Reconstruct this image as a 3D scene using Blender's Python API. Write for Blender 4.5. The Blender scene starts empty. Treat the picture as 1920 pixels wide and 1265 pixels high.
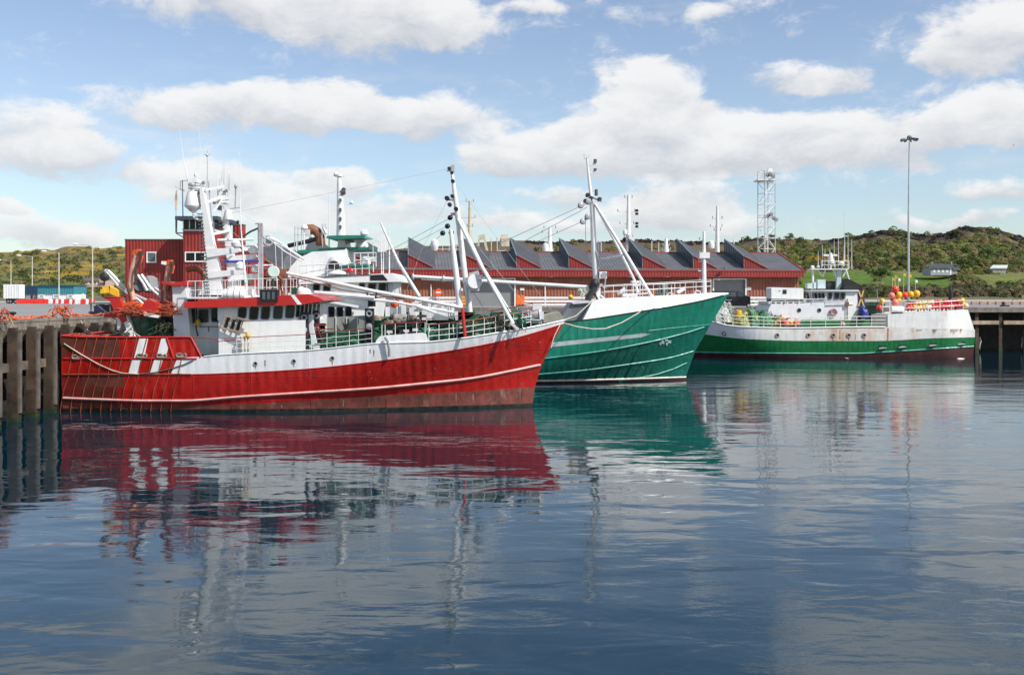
import bpy, bmesh, math, random
from mathutils import Vector, Matrix, noise as mnoise
random.seed(7)
C = bpy.context.scene.collection
F, CXP, HYP, CAMH = 1867.0, 960.0, 556.0, 7.4     # focal length in photo pixels, optical axis, horizon row, eye height above the water
QZ = 5.8                                          # quay level above the water
V = Vector
def P(px, py, D): return V(((px-CXP)/F*D, D, CAMH-(py-HYP)/F*D))
def XP(px, D): return (px-CXP)/F*D
def ZP(py, D): return CAMH-(py-HYP)/F*D
def lerp(a, b, t): return a+(b-a)*t
def clamp(t, a=0., b=1.): return max(a, min(b, t))
def sm(t):
    t = clamp(t); return t*t*(3-2*t)
def crv(pts):
    """smooth curve through (x, y) points"""
    n = len(pts); xs = [p[0] for p in pts]; ys = [p[1] for p in pts]
    d = [(ys[i+1]-ys[i])/(xs[i+1]-xs[i]) for i in range(n-1)]
    m = [d[0]]+[0 if d[i-1]*d[i] <= 0 else 2*d[i-1]*d[i]/(d[i-1]+d[i]) for i in range(1, n-1)]+[d[-1]]
    def f(x):
        if x <= xs[0]: return ys[0]+d[0]*(x-xs[0])
        if x >= xs[-1]: return ys[-1]+d[-1]*(x-xs[-1])
        i = 0
        while x > xs[i+1]: i += 1
        h = xs[i+1]-xs[i]; t = (x-xs[i])/h
        return ((2*t**3-3*t*t+1)*ys[i]+(t**3-2*t*t+t)*h*m[i]+(-2*t**3+3*t*t)*ys[i+1]+(t**3-t*t)*h*m[i+1])
    return f

# ---------------------------------------------------------------- mesh builder
PIECES = {'stanchion','hose_bundle','net_bundle','deck_flood','fairlead','rust_run','funnel_casing','deck_fitting','hanging_block','beacon','deck_locker','gap_shade_sheet','scupper','vent_housing','signal_lamp','fender_rope','floodlight','scrape_mark','mast_bracket','door_rib','sheave','junction_box','rope_reel','loose_line','crosstree','net_drum_flange','dark_slot','ground_plate'}
class MB:
    def __init__(s): s.v = []; s.f = []; s.mi = []; s.m = 0; s.cut = []
    def add(s, vs, fs, m=None):
        b = len(s.v); s.cut.append((b, len(s.f))); s.v += [V(p) for p in vs]
        for f in fs: s.f.append([b+i for i in f]); s.mi.append(s.m if m is None else m)
        return s
    def poly(s, pts, m=None): return s.add(pts, [list(range(len(pts)))], m)
    def box(s, x0, x1, y0, y1, z0, z1, m=None):
        vs = [(x, y, z) for z in (z0, z1) for y in (y0, y1) for x in (x0, x1)]
        return s.add(vs, [(0,2,3,1),(4,5,7,6),(0,1,5,4),(2,6,7,3),(0,4,6,2),(1,3,7,5)], m)
    def pbox(s, px0, px1, py0, py1, D, dep, m=None):
        return s.box(XP(px0,D), XP(px1,D), D, D+dep, ZP(py1,D), ZP(py0,D), m)
    def prism(s, pts, ext, m=None):
        n = len(pts); pts = [V(p) for p in pts]; e = V(ext)
        vs = pts+[p+e for p in pts]
        fs = [list(range(n))[::-1], list(range(n, 2*n))]+[(i, (i+1)%n, n+(i+1)%n, n+i) for i in range(n)]
        return s.add(vs, fs, m)
    def pprism(s, pp, D, dep, m=None): return s.prism([P(a, b, D) for a, b in pp], (0, dep, 0), m)
    def tube(s, pts, r, n=8, m=None, cap=True):
        pts = [V(p) for p in pts]; k = len(pts)
        rs = r if isinstance(r, (list, tuple)) else [r]*k
        up = None; vs = []; fs = []
        for i, p in enumerate(pts):
            t = (pts[min(i+1, k-1)]-pts[max(i-1, 0)])
            t = t.normalized() if t.length > 1e-9 else V((0,0,1))
            if up is None:
                a = V((0,0,1)) if abs(t.z) < .9 else V((1,0,0))
                up = (a-t*a.dot(t)).normalized()
            else:
                up = up-t*up.dot(t)
                up = up.normalized() if up.length > 1e-6 else V((1,0,0))
            w = t.cross(up)
            for j in range(n):
                an = 2*math.pi*(j+.5)/n
                vs.append(p+(up*math.cos(an)+w*math.sin(an))*rs[i])
        for i in range(k-1):
            for j in range(n):
                fs.append((i*n+j, i*n+(j+1)%n, (i+1)*n+(j+1)%n, (i+1)*n+j))
        if cap: fs += [list(range(n))[::-1], list(range((k-1)*n, k*n))]
        return s.add(vs, fs, m)
    def ptube(s, pp, r, n=8, m=None): return s.tube([P(*p) for p in pp], r, n, m)
    def bar(s, a, b, w, h, m=None):
        a, b = V(a), V(b); t = (b-a).normalized()
        u = V((0,0,1)) if abs(t.z) < .95 else V((0,1,0))
        u = (u-t*u.dot(t)).normalized(); q = t.cross(u)
        c = [u*(h/2)*i+q*(w/2)*j for i, j in ((1,1),(1,-1),(-1,-1),(-1,1))]
        return s.add([a+x for x in c]+[b+x for x in c], [(0,1,2,3),(7,6,5,4)]+[(i,4+i,4+(i+1)%4,(i+1)%4) for i in range(4)], m)
    def pbar(s, a, b, w, h, m=None): return s.bar(P(*a), P(*b), w, h, m)
    def lathe(s, prof, o, axis=(0,0,1), n=16, m=None):
        o = V(o); ax = V(axis).normalized(); a = V((1,0,0)) if abs(ax.x) < .9 else V((0,1,0))
        u = (a-ax*a.dot(ax)).normalized(); w = ax.cross(u); vs = []; fs = []
        for r, h in prof:
            for j in range(n):
                an = 2*math.pi*j/n; vs.append(o+ax*h+(u*math.cos(an)+w*math.sin(an))*r)
        for i in range(len(prof)-1):
            for j in range(n): fs.append((i*n+j, i*n+(j+1)%n, (i+1)*n+(j+1)%n, (i+1)*n+j))
        fs += [list(range(n))[::-1], list(range((len(prof)-1)*n, len(prof)*n))]
        return s.add(vs, fs, m)
    def ball(s, c, r, n=14, k=9, sq=1., m=None):
        return s.lathe([(max(r*math.sin(math.pi*i/k), .002), -r*sq*math.cos(math.pi*i/k)) for i in range(k+1)], c, n=n, m=m)
    def disc(s, c, r, dep, axis, n=18, m=None): return s.lathe([(r, 0), (r, dep)], c, axis, n, m)
    def ring(s, c, R, r, axis, n=20, k=8, m=None):
        c = V(c); ax = V(axis).normalized(); a = V((1,0,0)) if abs(ax.x) < .9 else V((0,1,0))
        u = (a-ax*a.dot(ax)).normalized(); w = ax.cross(u); vs = []; fs = []
        for i in range(n):
            A = 2*math.pi*i/n; d = u*math.cos(A)+w*math.sin(A)
            for j in range(k):
                B = 2*math.pi*j/k; vs.append(c+d*(R+r*math.cos(B))+ax*r*math.sin(B))
        for i in range(n):
            for j in range(k): fs.append((i*k+j, ((i+1)%n)*k+j, ((i+1)%n)*k+(j+1)%k, i*k+(j+1)%k))
        return s.add(vs, fs, m)
    def grid(s, rows, m=None, flip=False):
        b = len(s.v); n = len(rows[0]); s.cut.append((b, len(s.f)))
        for r in rows: s.v += [V(p) for p in r]
        for i in range(len(rows)-1):
            for j in range(n-1):
                q = [b+i*n+j, b+i*n+j+1, b+(i+1)*n+j+1, b+(i+1)*n+j]
                s.f.append(q[::-1] if flip else q)
                s.mi.append(m(i, j) if callable(m) else (s.m if m is None else m))
        return s
    def mound(s, c, rx, ry, h, seed=0, n=26, k=9, rough=.25, m=None):
        c = V(c); rows = []
        for i in range(k+1):
            t = i/k; row = []
            for j in range(n+1):
                A = 2*math.pi*(j%n)/n; rr = math.sin(t*math.pi/2)
                q = V((rr*math.cos(A)*rx, rr*math.sin(A)*ry, 0))
                z = h*max(0, math.cos(t*math.pi/2))**.6
                nz = mnoise.noise(V((q.x*1.3+seed*7, q.y*1.3, seed)))+.6*mnoise.noise(V((q.x*3.4, q.y*3.4+seed*3, seed)))
                row.append(c+q*(1+rough*.5*nz)+V((0, 0, max(0, z*(1+rough*nz*1.3)) if i < k else 0)))
            rows.append(row)
        return s.grid(rows, m)
    def build(s, name, mats, parent=None, label=None, cat=None, group=None, kind=None, origin=None, angle=38):
        if not isinstance(mats, (list, tuple)): mats = [mats]
        if name in PIECES and parent is not None and len(s.cut) > 1:
            o = None
            for (b, f), (b2, f2) in zip(s.cut, s.cut[1:]+[(len(s.v), len(s.f))]):
                q = MB(); q.v = s.v[b:b2]; q.f = [[i-b for i in x] for x in s.f[f:f2]]; q.mi = s.mi[f:f2]; q.cut = [(0, 0)]
                if q.f: o = q.build(name, mats, parent, angle=angle)
            return o
        lo = V([min(p[i] for p in s.v) for i in range(3)]); hi = V([max(p[i] for p in s.v) for i in range(3)])
        c = V(origin) if origin else (V(((lo.x+hi.x)/2, (lo.y+hi.y)/2, lo.z)) if parent is None else (lo+hi)/2)
        me = bpy.data.meshes.new(name)
        me.from_pydata([p-c for p in s.v], [], s.f)
        for a in mats: me.materials.append(a)
        me.polygons.foreach_set('material_index', s.mi)
        bm = bmesh.new(); bm.from_mesh(me); bmesh.ops.recalc_face_normals(bm, faces=bm.faces); bm.to_mesh(me); bm.free()
        me.polygons.foreach_set('use_smooth', [True]*len(me.polygons))
        me.set_sharp_from_angle(angle=math.radians(angle)); me.update()
        o = bpy.data.objects.new(name, me); C.objects.link(o)
        o['_w'] = c[:]
        if parent is not None: o.parent = parent; o.location = c-V(parent['_w'])
        else: o.location = c
        return tag(o, label, cat, group, kind)
def tag(o, label=None, cat=None, group=None, kind=None):
    for k, v in (('label', label), ('category', cat), ('group', group), ('kind', kind)):
        if v: o[k] = v
    return o
def thing(name, label, cat, loc, group=None):
    o = bpy.data.objects.new(name, None); C.objects.link(o); o.location = loc; o['_w'] = V(loc)[:]
    o.empty_display_size = .5
    return tag(o, label, cat, group)
def copy_tree(o, parent=None):
    c = o.copy(); C.objects.link(c)
    if parent is not None: c.parent = parent
    for ch in list(o.children): copy_tree(ch, c)
    return c
def repeat(o, loc, label, rz=0, group=None, scale=None):
    c = copy_tree(o); c.location = loc; c.rotation_euler.z = rz; c['label'] = label; c['_w'] = V(loc)[:]
    if group: c['group'] = group
    if scale: c.scale = (scale,)*3
    return c

# ---------------------------------------------------------------- materials
def N(nt, t, **kw):
    n = nt.nodes.new(t)
    for k, v in kw.items():
        if k.startswith('i_'):
            k = k[2:]; n.inputs[int(k) if k.isdigit() else k.replace('_', ' ')].default_value = v
        else: setattr(n, k, v)
    return n
def mixc(nt, a, b, fac, bt='MIX'):
    m = N(nt, 'ShaderNodeMix', data_type='RGBA', blend_type=bt, clamp_factor=True)
    for s, x in ((0, fac), (6, a), (7, b)):
        if isinstance(x, (int, float)): m.inputs[s].default_value = x
        elif isinstance(x, (tuple, list)): m.inputs[s].default_value = (*x[:3], 1)
        else: nt.links.new(x, m.inputs[s])
    return m.outputs[2]
def mathn(nt, op, a, b=None, c=None, cl=False):
    m = N(nt, 'ShaderNodeMath', operation=op, use_clamp=cl)
    for i, x in enumerate((a, b, c)):
        if x is None: continue
        if isinstance(x, (int, float)): m.inputs[i].default_value = x
        else: nt.links.new(x, m.inputs[i])
    return m.outputs[0]
def rng(nt, x, a, b, c=0., d=1.):
    m = N(nt, 'ShaderNodeMapRange'); m.interpolation_type = 'SMOOTHSTEP'
    nt.links.new(x, m.inputs[0])
    for i, v in enumerate((a, b, c, d)): m.inputs[i+1].default_value = v
    return m.outputs[0]
def noisef(nt, co, scale, detail=4, rough=.55, stretch=None, off=0, dist=0):
    if stretch or off:
        mp = N(nt, 'ShaderNodeMapping'); nt.links.new(co, mp.inputs[0])
        mp.inputs[3].default_value = stretch or (1,1,1); mp.inputs[1].default_value = (off, off*.7, off*1.3); co = mp.outputs[0]
    n = N(nt, 'ShaderNodeTexNoise'); nt.links.new(co, n.inputs['Vector'])
    n.inputs['Scale'].default_value = scale; n.inputs['Detail'].default_value = detail; n.inputs['Roughness'].default_value = rough
    n.inputs['Distortion'].default_value = dist
    return n.outputs[0]
MATS = {}
RUST = (.17, .055, .018)
def mat(name, col, rough=.5, metal=0., var=.14, vs=1.2, rust=0., rcol=RUST, streak=.22, rs=1.6, dirt=0., dcol=(.06,.05,.04), bump=0., bs=8., dent=0., spec=.5, fade=0., fcol=(.6,.5,.45), rgrad=None, soft=.05, frames=0.):
    """painted / weathered surface: tone variation, rust runs, grime, faded patches, dents"""
    if name in MATS: return MATS[name]
    m = bpy.data.materials.new(name); m.use_nodes = True; nt = m.node_tree
    b = nt.nodes['Principled BSDF']; co = N(nt, 'ShaderNodeNewGeometry').outputs['Position']
    n1 = noisef(nt, co, vs, 5, .6)
    c = mixc(nt, tuple(x*(1-var) for x in col), tuple(min(1, x*(1+var)) for x in col), rng(nt, n1, .3, .7))
    if fade: c = mixc(nt, c, fcol, mathn(nt, 'MULTIPLY', rng(nt, noisef(nt, co, .9, 8, .72, (1,1,.6), 17), .52, .75), fade))
    if dirt: c = mixc(nt, c, dcol, mathn(nt, 'MULTIPLY', rng(nt, noisef(nt, co, 2.2, 6, .65, (1,1,.12), 5), .45, .8), dirt))
    if rust:
        r1 = noisef(nt, co, rs, 7, .68, (1, 1, streak), 9); r2 = noisef(nt, co, rs*2.7, 6, .65, None, 3)
        k = mathn(nt, 'ADD', mathn(nt, 'MULTIPLY', r1, .65), mathn(nt, 'MULTIPLY', r2, .35))
        if rgrad:
            sx = N(nt, 'ShaderNodeSeparateXYZ'); nt.links.new(co, sx.inputs[0]); dd = mathn(nt, 'ABSOLUTE', mathn(nt, 'SUBTRACT', sx.outputs[0], rgrad[0]))
            k = mathn(nt, 'ADD', k, rng(nt, dd, rgrad[1], 0., 0., rgrad[2]))
        c = mixc(nt, c, rcol, rng(nt, k, .75-.32*rust-soft, .75-.32*rust+soft, 0, .92))
    nt.links.new(c, b.inputs['Base Color'])
    b.inputs['Metallic'].default_value = metal; b.inputs['Specular IOR Level'].default_value = spec
    nt.links.new(rng(nt, noisef(nt, co, 3., 4), .3, .75, max(.03, rough-.12), min(1, rough+.12)), b.inputs['Roughness'])
    nrm = None
    if dent:
        bp = N(nt, 'ShaderNodeBump', i_Strength=1., i_Distance=dent)
        hgt = noisef(nt, co, .75, 3, .55, (1,1,.55), 21)
        if frames:      # plating sunk between the frames, and a welded plate seam every few metres
            sx = N(nt, 'ShaderNodeSeparateXYZ'); nt.links.new(co, sx.inputs[0]); x = sx.outputs[0]; z = sx.outputs[2]
            fr_ = mathn(nt, 'MULTIPLY', mathn(nt, 'COSINE', mathn(nt, 'MULTIPLY', x, 2*math.pi/.62)), rng(nt, noisef(nt, co, .5, 3, .6, None, 13), .35, .7, 0, frames))
            sv = rng(nt, mathn(nt, 'ABSOLUTE', mathn(nt, 'SUBTRACT', mathn(nt, 'FRACT', mathn(nt, 'MULTIPLY', x, 1/3.7)), .5)), 0., .012, .22, 0.)
            sh_ = rng(nt, mathn(nt, 'ABSOLUTE', mathn(nt, 'SUBTRACT', mathn(nt, 'FRACT', mathn(nt, 'MULTIPLY', z, 1/1.55)), .5)), 0., .02, .14, 0.)
            hgt = mathn(nt, 'ADD', mathn(nt, 'ADD', hgt, fr_), mathn(nt, 'ADD', sv, sh_))
        nt.links.new(hgt, bp.inputs['Height']); nrm = bp.outputs[0]
    if bump:
        bp2 = N(nt, 'ShaderNodeBump', i_Strength=bump, i_Distance=.03)
        nt.links.new(noisef(nt, co, bs, 6, .65), bp2.inputs['Height'])
        if nrm: nt.links.new(nrm, bp2.inputs['Normal'])
        nrm = bp2.outputs[0]
    if nrm: nt.links.new(nrm, b.inputs['Normal'])
    MATS[name] = m; return m
white = mat('white_paint', (.78,.78,.765), .38, var=.04, rust=.10, dirt=.14, rs=1.1)
white_mast = mat('white_mast_paint', (.70,.705,.70), .35, var=.05, rust=.10, dirt=.16, rs=2.5)
white_dirty = mat('stained_white_paint', (.72,.71,.68), .45, var=.05, rust=.30, rcol=(.50,.27,.12), rs=.5, streak=.14, dirt=.22, rgrad=(39.5,7.5,.20), soft=.16)
white_hull = mat('white_hull_paint', (.72,.73,.735), .32, var=.04, rust=.14, dirt=.16, dent=.03, rs=.9, streak=.1, frames=.30)
grey_white = mat('grey_white_paint', (.62,.63,.64), .45, var=.05, rust=.12, dirt=.18)
red_brown = mat('rust_brown_plating', (.125,.034,.022), .55, var=.35, vs=.8, rust=.45, rcol=(.075,.032,.022), rs=1.4, fade=.3, fcol=(.21,.07,.045), dent=.03)
red_hull = mat('red_hull_paint', (.36,.011,.007), .27, var=.13, dent=.05, fade=.48, fcol=(.42,.075,.05), rust=.24, rcol=(.16,.025,.015), rs=.9, streak=.25, dirt=.45, dcol=(.17,.012,.01), frames=.30)
red_stern = mat('worn_red_stern_paint', (.17,.011,.009), .42, var=.3, rust=.78, rcol=(.095,.032,.018), rs=.7, streak=.5, dent=.03)
red_boot = mat('brown_boot_paint', (.17,.042,.032), .55, var=.3, rust=.55, rcol=(.075,.032,.018), rs=1.5, streak=.05, fade=.75, fcol=(.34,.22,.18), dirt=.35, dcol=(.05,.03,.02), soft=.09)
pink_line = mat('faded_pink_line', (.62,.34,.31), .5, rust=.15, var=.2)
red_trim = mat('red_trim_paint', (.46,.018,.014), .32, var=.1, rust=.08)
rail_red = mat('red_rail_paint', (.26,.022,.02), .45, rust=.25)
rib_rust = mat('rusty_rib_steel', (.27,.055,.03), .5, var=.3, rust=.25, rcol=(.42,.17,.08), rs=3)
teal_hull = mat('teal_hull_paint', (.017,.205,.138), .26, var=.12, dent=.045, fade=.36, fcol=(.05,.23,.2), rust=.03, frames=.30)  # fade patches paint both wear and reflections on the teal plating
teal_low = mat('shaded_hull_teal', (.007,.110,.078), .3, var=.14, dent=.045, fade=.30, fcol=(.045,.21,.18), rust=.03, frames=.30)  # hull teal again, darkened to paint the low shade and dark reflection
teal_line = mat('pale_teal_bead', (.06,.30,.25), .45, var=.3, fade=.45, fcol=(.25,.42,.37))
teal_trim = mat('teal_trim_paint', (.015,.17,.13), .4, var=.12)
pale_stripe = mat('pale_grey_stripe', (.45,.52,.53), .4, var=.15)
green_hull = mat('green_hull_paint', (.010,.135,.040), .32, var=.14, dent=.035, rust=.1, frames=.30)
slime = mat('waterline_slime', (.018,.016,.010), .5, var=.5, vs=3)
boot_dark = mat('dark_red_boot_paint', (.062,.022,.017), .5, var=.3, rust=.25, rcol=(.05,.03,.02))
deck_green = mat('green_deck_paint', (.045,.14,.085), .6, var=.3, rust=.25)
mach_green = mat('green_machine_paint', (.008,.085,.038), .4, var=.3, rust=.2, rcol=(.05,.045,.03), rs=3)
dark = mat('dark_steel', (.018,.018,.02), .5, var=.4, rust=.25, rcol=(.06,.035,.02))
black = mat('black_rubber', (.010,.010,.011), .6)
grey = mat('grey_steel', (.27,.28,.29), .45, var=.2, rust=.2)
galv = mat('galvanised_steel', (.46,.48,.5), .38, metal=.3, var=.12)
grey_dk = mat('dark_grey_paint', (.09,.10,.11), .5, var=.2, rust=.15)
glass = mat('dark_window_glass', (.007,.009,.010), .08, var=.3, spec=.28)
glass_green = mat('green_tinted_glass', (.008,.034,.028), .08, var=.5, vs=3, spec=.35)
rustp = mat('rusty_pipe_steel', (.20,.075,.035), .6, var=.3, rust=.5, rcol=(.075,.03,.018), rs=4)
pinkrust = mat('faded_pink_boom_paint', (.58,.31,.24), .55, var=.2, rust=.14, rcol=(.2,.08,.04), rs=3)
orange = mat('orange_paint', (.62,.10,.015), .45, var=.25, rust=.28, rs=4)
wood = mat('weathered_timber', (.36,.27,.19), .75, var=.3, dirt=.4, bump=.5, bs=20)
rope = mat('pale_rope', (.50,.46,.37), .8, var=.2, bump=.6, bs=60)
rope_org = mat('orange_rope', (.52,.11,.035), .7, var=.35, bump=.5, bs=40)
rope_dk = mat('dark_wire_rope', (.10,.10,.10), .6)
blue = mat('blue_paint', (.02,.05,.30), .4, var=.2)
yellow = mat('yellow_paint', (.60,.36,.02), .45, var=.2, rust=.12)
# ================================================================ render settings, camera, light
sc = bpy.context.scene
sc.view_settings.view_transform = 'Standard'; sc.view_settings.look = 'None'
sc.view_settings.exposure = 0.42; sc.view_settings.gamma = 1.0
cam = bpy.data.cameras.new('camera'); camo = bpy.data.objects.new('camera', cam); C.objects.link(camo)
camo.location = (0, 0, CAMH); camo.rotation_euler = (math.radians(90), 0, 0)
cam.sensor_width = 36; cam.lens = 36*F/1920; cam.shift_y = -(632.5-HYP)/1920; cam.clip_end = 6000; cam.clip_start = .5
sc.camera = camo
SUN_EL, SUN_AZ = 46., 34.                     # elevation; degrees turned from +X towards the camera
ts = V((math.cos(math.radians(SUN_EL))*math.cos(math.radians(SUN_AZ)), -math.cos(math.radians(SUN_EL))*math.sin(math.radians(SUN_AZ)), math.sin(math.radians(SUN_EL))))
sl = bpy.data.lights.new('sun', 'SUN'); sl.energy = 4.3; sl.angle = math.radians(.5); sl.color = (1, .955, .89)
so = bpy.data.objects.new('sun', sl); C.objects.link(so); so.rotation_euler = ts.to_track_quat('Z', 'Y').to_euler()

# ================================================================ sky with procedural clouds (a function of direction only)
w = bpy.data.worlds.new('World'); sc.world = w; w.use_nodes = True; nt = w.node_tree; nt.nodes.clear()
sky = N(nt, 'ShaderNodeTexSky', sky_type='NISHITA', sun_disc=False, sun_elevation=math.radians(SUN_EL), sun_rotation=math.radians(90+SUN_AZ), air_density=1.0, dust_density=.6, ozone_density=1.6)
tc = N(nt, 'ShaderNodeTexCoord'); sep = N(nt, 'ShaderNodeSeparateXYZ'); nt.links.new(tc.outputs['Generated'], sep.inputs[0])
az0 = mathn(nt, 'ARCTAN2', sep.outputs[0], sep.outputs[1]); el0 = mathn(nt, 'ARCSINE', sep.outputs[2])
cmb = N(nt, 'ShaderNodeCombineXYZ'); nt.links.new(az0, cmb.inputs[0]); nt.links.new(mathn(nt, 'MULTIPLY', el0, 1.5), cmb.inputs[1])
pc = cmb.outputs[0]
w1 = noisef(nt, pc, 9, 5, .55, None, 2.3); w2 = noisef(nt, pc, 9, 5, .55, None, 8.1)
az = mathn(nt, 'MULTIPLY_ADD', mathn(nt, 'SUBTRACT', w1, .5), .075, az0); el = mathn(nt, 'MULTIPLY_ADD', mathn(nt, 'SUBTRACT', w2, .5), .05, el0)
CL = [(470,-15,235,62,1.1),(690,25,215,72,1.2),(850,50,110,45,.8),(440,212,180,40,1.),(610,205,170,48,1.1),(800,222,135,50,1.1),(330,215,90,24,.7),
 (50,235,120,60,1.),(110,295,160,46,1.2),(215,185,70,40,.35),(380,328,130,30,1.1),(480,365,200,36,.9),(95,440,135,36,1.),(15,400,45,14,.9),(640,342,70,16,.9),
 (760,385,110,26,.8),(900,405,90,20,.6),(650,425,300,30,.5),(560,395,110,26,.6),(1235,190,105,78,1.3),(1160,255,120,60,1.1),(1330,260,150,66,1.2),(1000,285,140,46,1.1),(930,310,80,26,.8),
 (1480,260,190,52,1.2),(1660,262,180,56,1.2),(1800,235,110,46,1.),(1900,225,70,56,1.2),(1250,300,260,34,.8),(1280,372,115,46,1.2),(1190,405,150,32,.6),(1400,412,80,30,.5),
 (1475,140,75,26,.9),(1570,148,75,26,.95),(1860,62,130,74,1.3),(1770,105,70,30,.5),(1870,352,120,21,1.),(1835,400,60,16,.85),(1740,412,90,14,.7),(980,8,60,18,.7),
 (1345,6,60,16,.6),(1055,360,80,18,.75),(1010,420,140,18,.5),(1190,15,70,20,.4),(1480,55,60,20,.3),(240,60,90,35,.28),(1100,15,40,18,.35),
 (60,-150,330,62,1.1),(330,-185,300,55,1.),(1700,-95,260,70,1.1),(1880,-160,300,70,1.2),(1560,-170,190,40,.9),(900,-330,700,90,.8),(-500,100,340,90,1.2),(2500,150,400,120,1.2)]
Dn = 0.; Sn = 0.
for px, py, rx, ry, wt in CL:
    a = math.atan((px-CXP)/F); e = math.atan((HYP-py)/F*math.cos(a)); ca = math.cos(a)**2
    ra = rx/F*ca*1.24; re = ry/F*math.cos(a)*1.24
    dx = mathn(nt, 'MULTIPLY_ADD', az, 1/ra, -a/ra); dy = mathn(nt, 'MULTIPLY_ADD', el, 1/re, -e/re)
    d2 = mathn(nt, 'MULTIPLY_ADD', dx, dx, mathn(nt, 'MULTIPLY', dy, dy))
    wv = mathn(nt, 'SUBTRACT', 1., d2, cl=True)
    Dn = mathn(nt, 'MULTIPLY_ADD', wv, wt, Dn); Sn = mathn(nt, 'MULTIPLY_ADD', mathn(nt, 'MULTIPLY', wv, dy), wt, Sn)
fb = noisef(nt, pc, 15, 11, .66, (1,1.25,1), 4.4, .3); fb2 = noisef(nt, pc, 17, 9, .60, (1,1.25,1), 4.4, .25)
# clouds over the rest of the sky, behind and above the viewer
elsewhere = mathn(nt, 'MULTIPLY', rng(nt, noisef(nt, tc.outputs['Generated'], 2.2, 5, .6, (1,1,2)), .48, .62, 0, .9), mathn(nt, 'MAXIMUM', rng(nt, sep.outputs[1], .35, -.1), rng(nt, el0, .55, .8)))
Dd = mathn(nt, 'ADD', mathn(nt, 'ADD', mathn(nt, 'MINIMUM', Dn, 1.15), elsewhere), mathn(nt, 'MULTIPLY_ADD', fb, 2.7, -1.38))
alpha = mathn(nt, 'MULTIPLY', rng(nt, Dd, .06, .84), .92)
wisp = mathn(nt, 'MULTIPLY', rng(nt, noisef(nt, pc, 7, 8, .62, (1,2.4,1), 1.7), .5, .75), .30)
alpha = mathn(nt, 'MAXIMUM', alpha, wisp)
# thin milky air low over the land
alpha = mathn(nt, 'MAXIMUM', alpha, rng(nt, el0, .14, -.02, 0., .10))
shade = mathn(nt, 'DIVIDE', Sn, mathn(nt, 'ADD', Dn, .05))
relief = mathn(nt, 'SUBTRACT', noisef(nt, pc, 22, 6, .58, (1,1.25,1), 3.1), noisef(nt, pc, 22, 6, .58, (1,1.25,1), 3.125))
lit = mathn(nt, 'ADD', mathn(nt, 'MULTIPLY_ADD', shade, .38, .60), mathn(nt, 'MULTIPLY_ADD', fb, .9, -.45), cl=True)
ccol = mixc(nt, (.42,.44,.475), (.71,.705,.70), rng(nt, lit, .15, .85))
bs_ = N(nt, 'ShaderNodeBackground'); bs_.inputs[1].default_value = .120
skc = mixc(nt, sky.outputs[0], mixc(nt, (.80,.85,.90), (1.05,.965,.94), rng(nt, el0, .0, .22)), 1., 'MULTIPLY')   # clean sea air: little whitening low down
nt.links.new(skc, bs_.inputs[0])
bc_ = N(nt, 'ShaderNodeBackground'); bc_.inputs[1].default_value = 1.0; nt.links.new(ccol, bc_.inputs[0])
mx = N(nt, 'ShaderNodeMixShader'); nt.links.new(alpha, mx.inputs[0]); nt.links.new(bs_.outputs[0], mx.inputs[1]); nt.links.new(bc_.outputs[0], mx.inputs[2])
wo = N(nt, 'ShaderNodeOutputWorld'); nt.links.new(mx.outputs[0], wo.inputs[0])

# ================================================================ water
wm = bpy.data.materials.new('harbour_water'); wm.use_nodes = True; nt = wm.node_tree; b = nt.nodes['Principled BSDF']
b.inputs['IOR'].default_value = 1.52; b.inputs['Specular Tint'].default_value = (.72,.90,1,1); b.inputs['Roughness'].default_value = .015
co = N(nt, 'ShaderNodeNewGeometry').outputs['Position']
nt.links.new(mixc(nt, (.0002,.0140,.0250), (.0003,.0170,.029), rng(nt, noisef(nt, co, .05, 3), .35, .65)), b.inputs['Base Color'])
sp_ = N(nt, 'ShaderNodeSeparateXYZ'); nt.links.new(co, sp_.inputs[0])
openw = rng(nt, mathn(nt, 'MULTIPLY_ADD', sp_.outputs[1], .25, sp_.outputs[0]), 18, 62)   # breeze reaches the open right-hand side
patch = mathn(nt, 'ADD', rng(nt, noisef(nt, co, .045, 4, .55, (.55,1.,1), 3.7), .40, .70), mathn(nt, 'MULTIPLY', openw, 1.3))                     # breeze-ruffled and smooth patches
h1 = noisef(nt, co, .34, 1.2, .5, (.38,1,1), 1.1, .5); h2 = noisef(nt, co, .85, 2, .5, (.5,1,1), 6.3, .5); h3 = noisef(nt, co, 3.6, 4, .6, (.6,1,1), 2.9)
h = mathn(nt, 'ADD', mathn(nt, 'MULTIPLY', h1, .062), mathn(nt, 'ADD', mathn(nt, 'MULTIPLY', h2, .0205), mathn(nt, 'MULTIPLY', h3, mathn(nt, 'MULTIPLY_ADD', patch, .0042, .0008))))
bp = N(nt, 'ShaderNodeBump', i_Strength=1., i_Distance=1.); nt.links.new(h, bp.inputs['Height']); nt.links.new(bp.outputs[0], b.inputs['Normal'])
MB().grid([[(x, y, 0) for x in (-700, -120, 120, 900)] for y in (-60, 20, 140, 900)]).build('water', wm, kind='structure', label='dark blue rippled harbour water')

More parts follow.
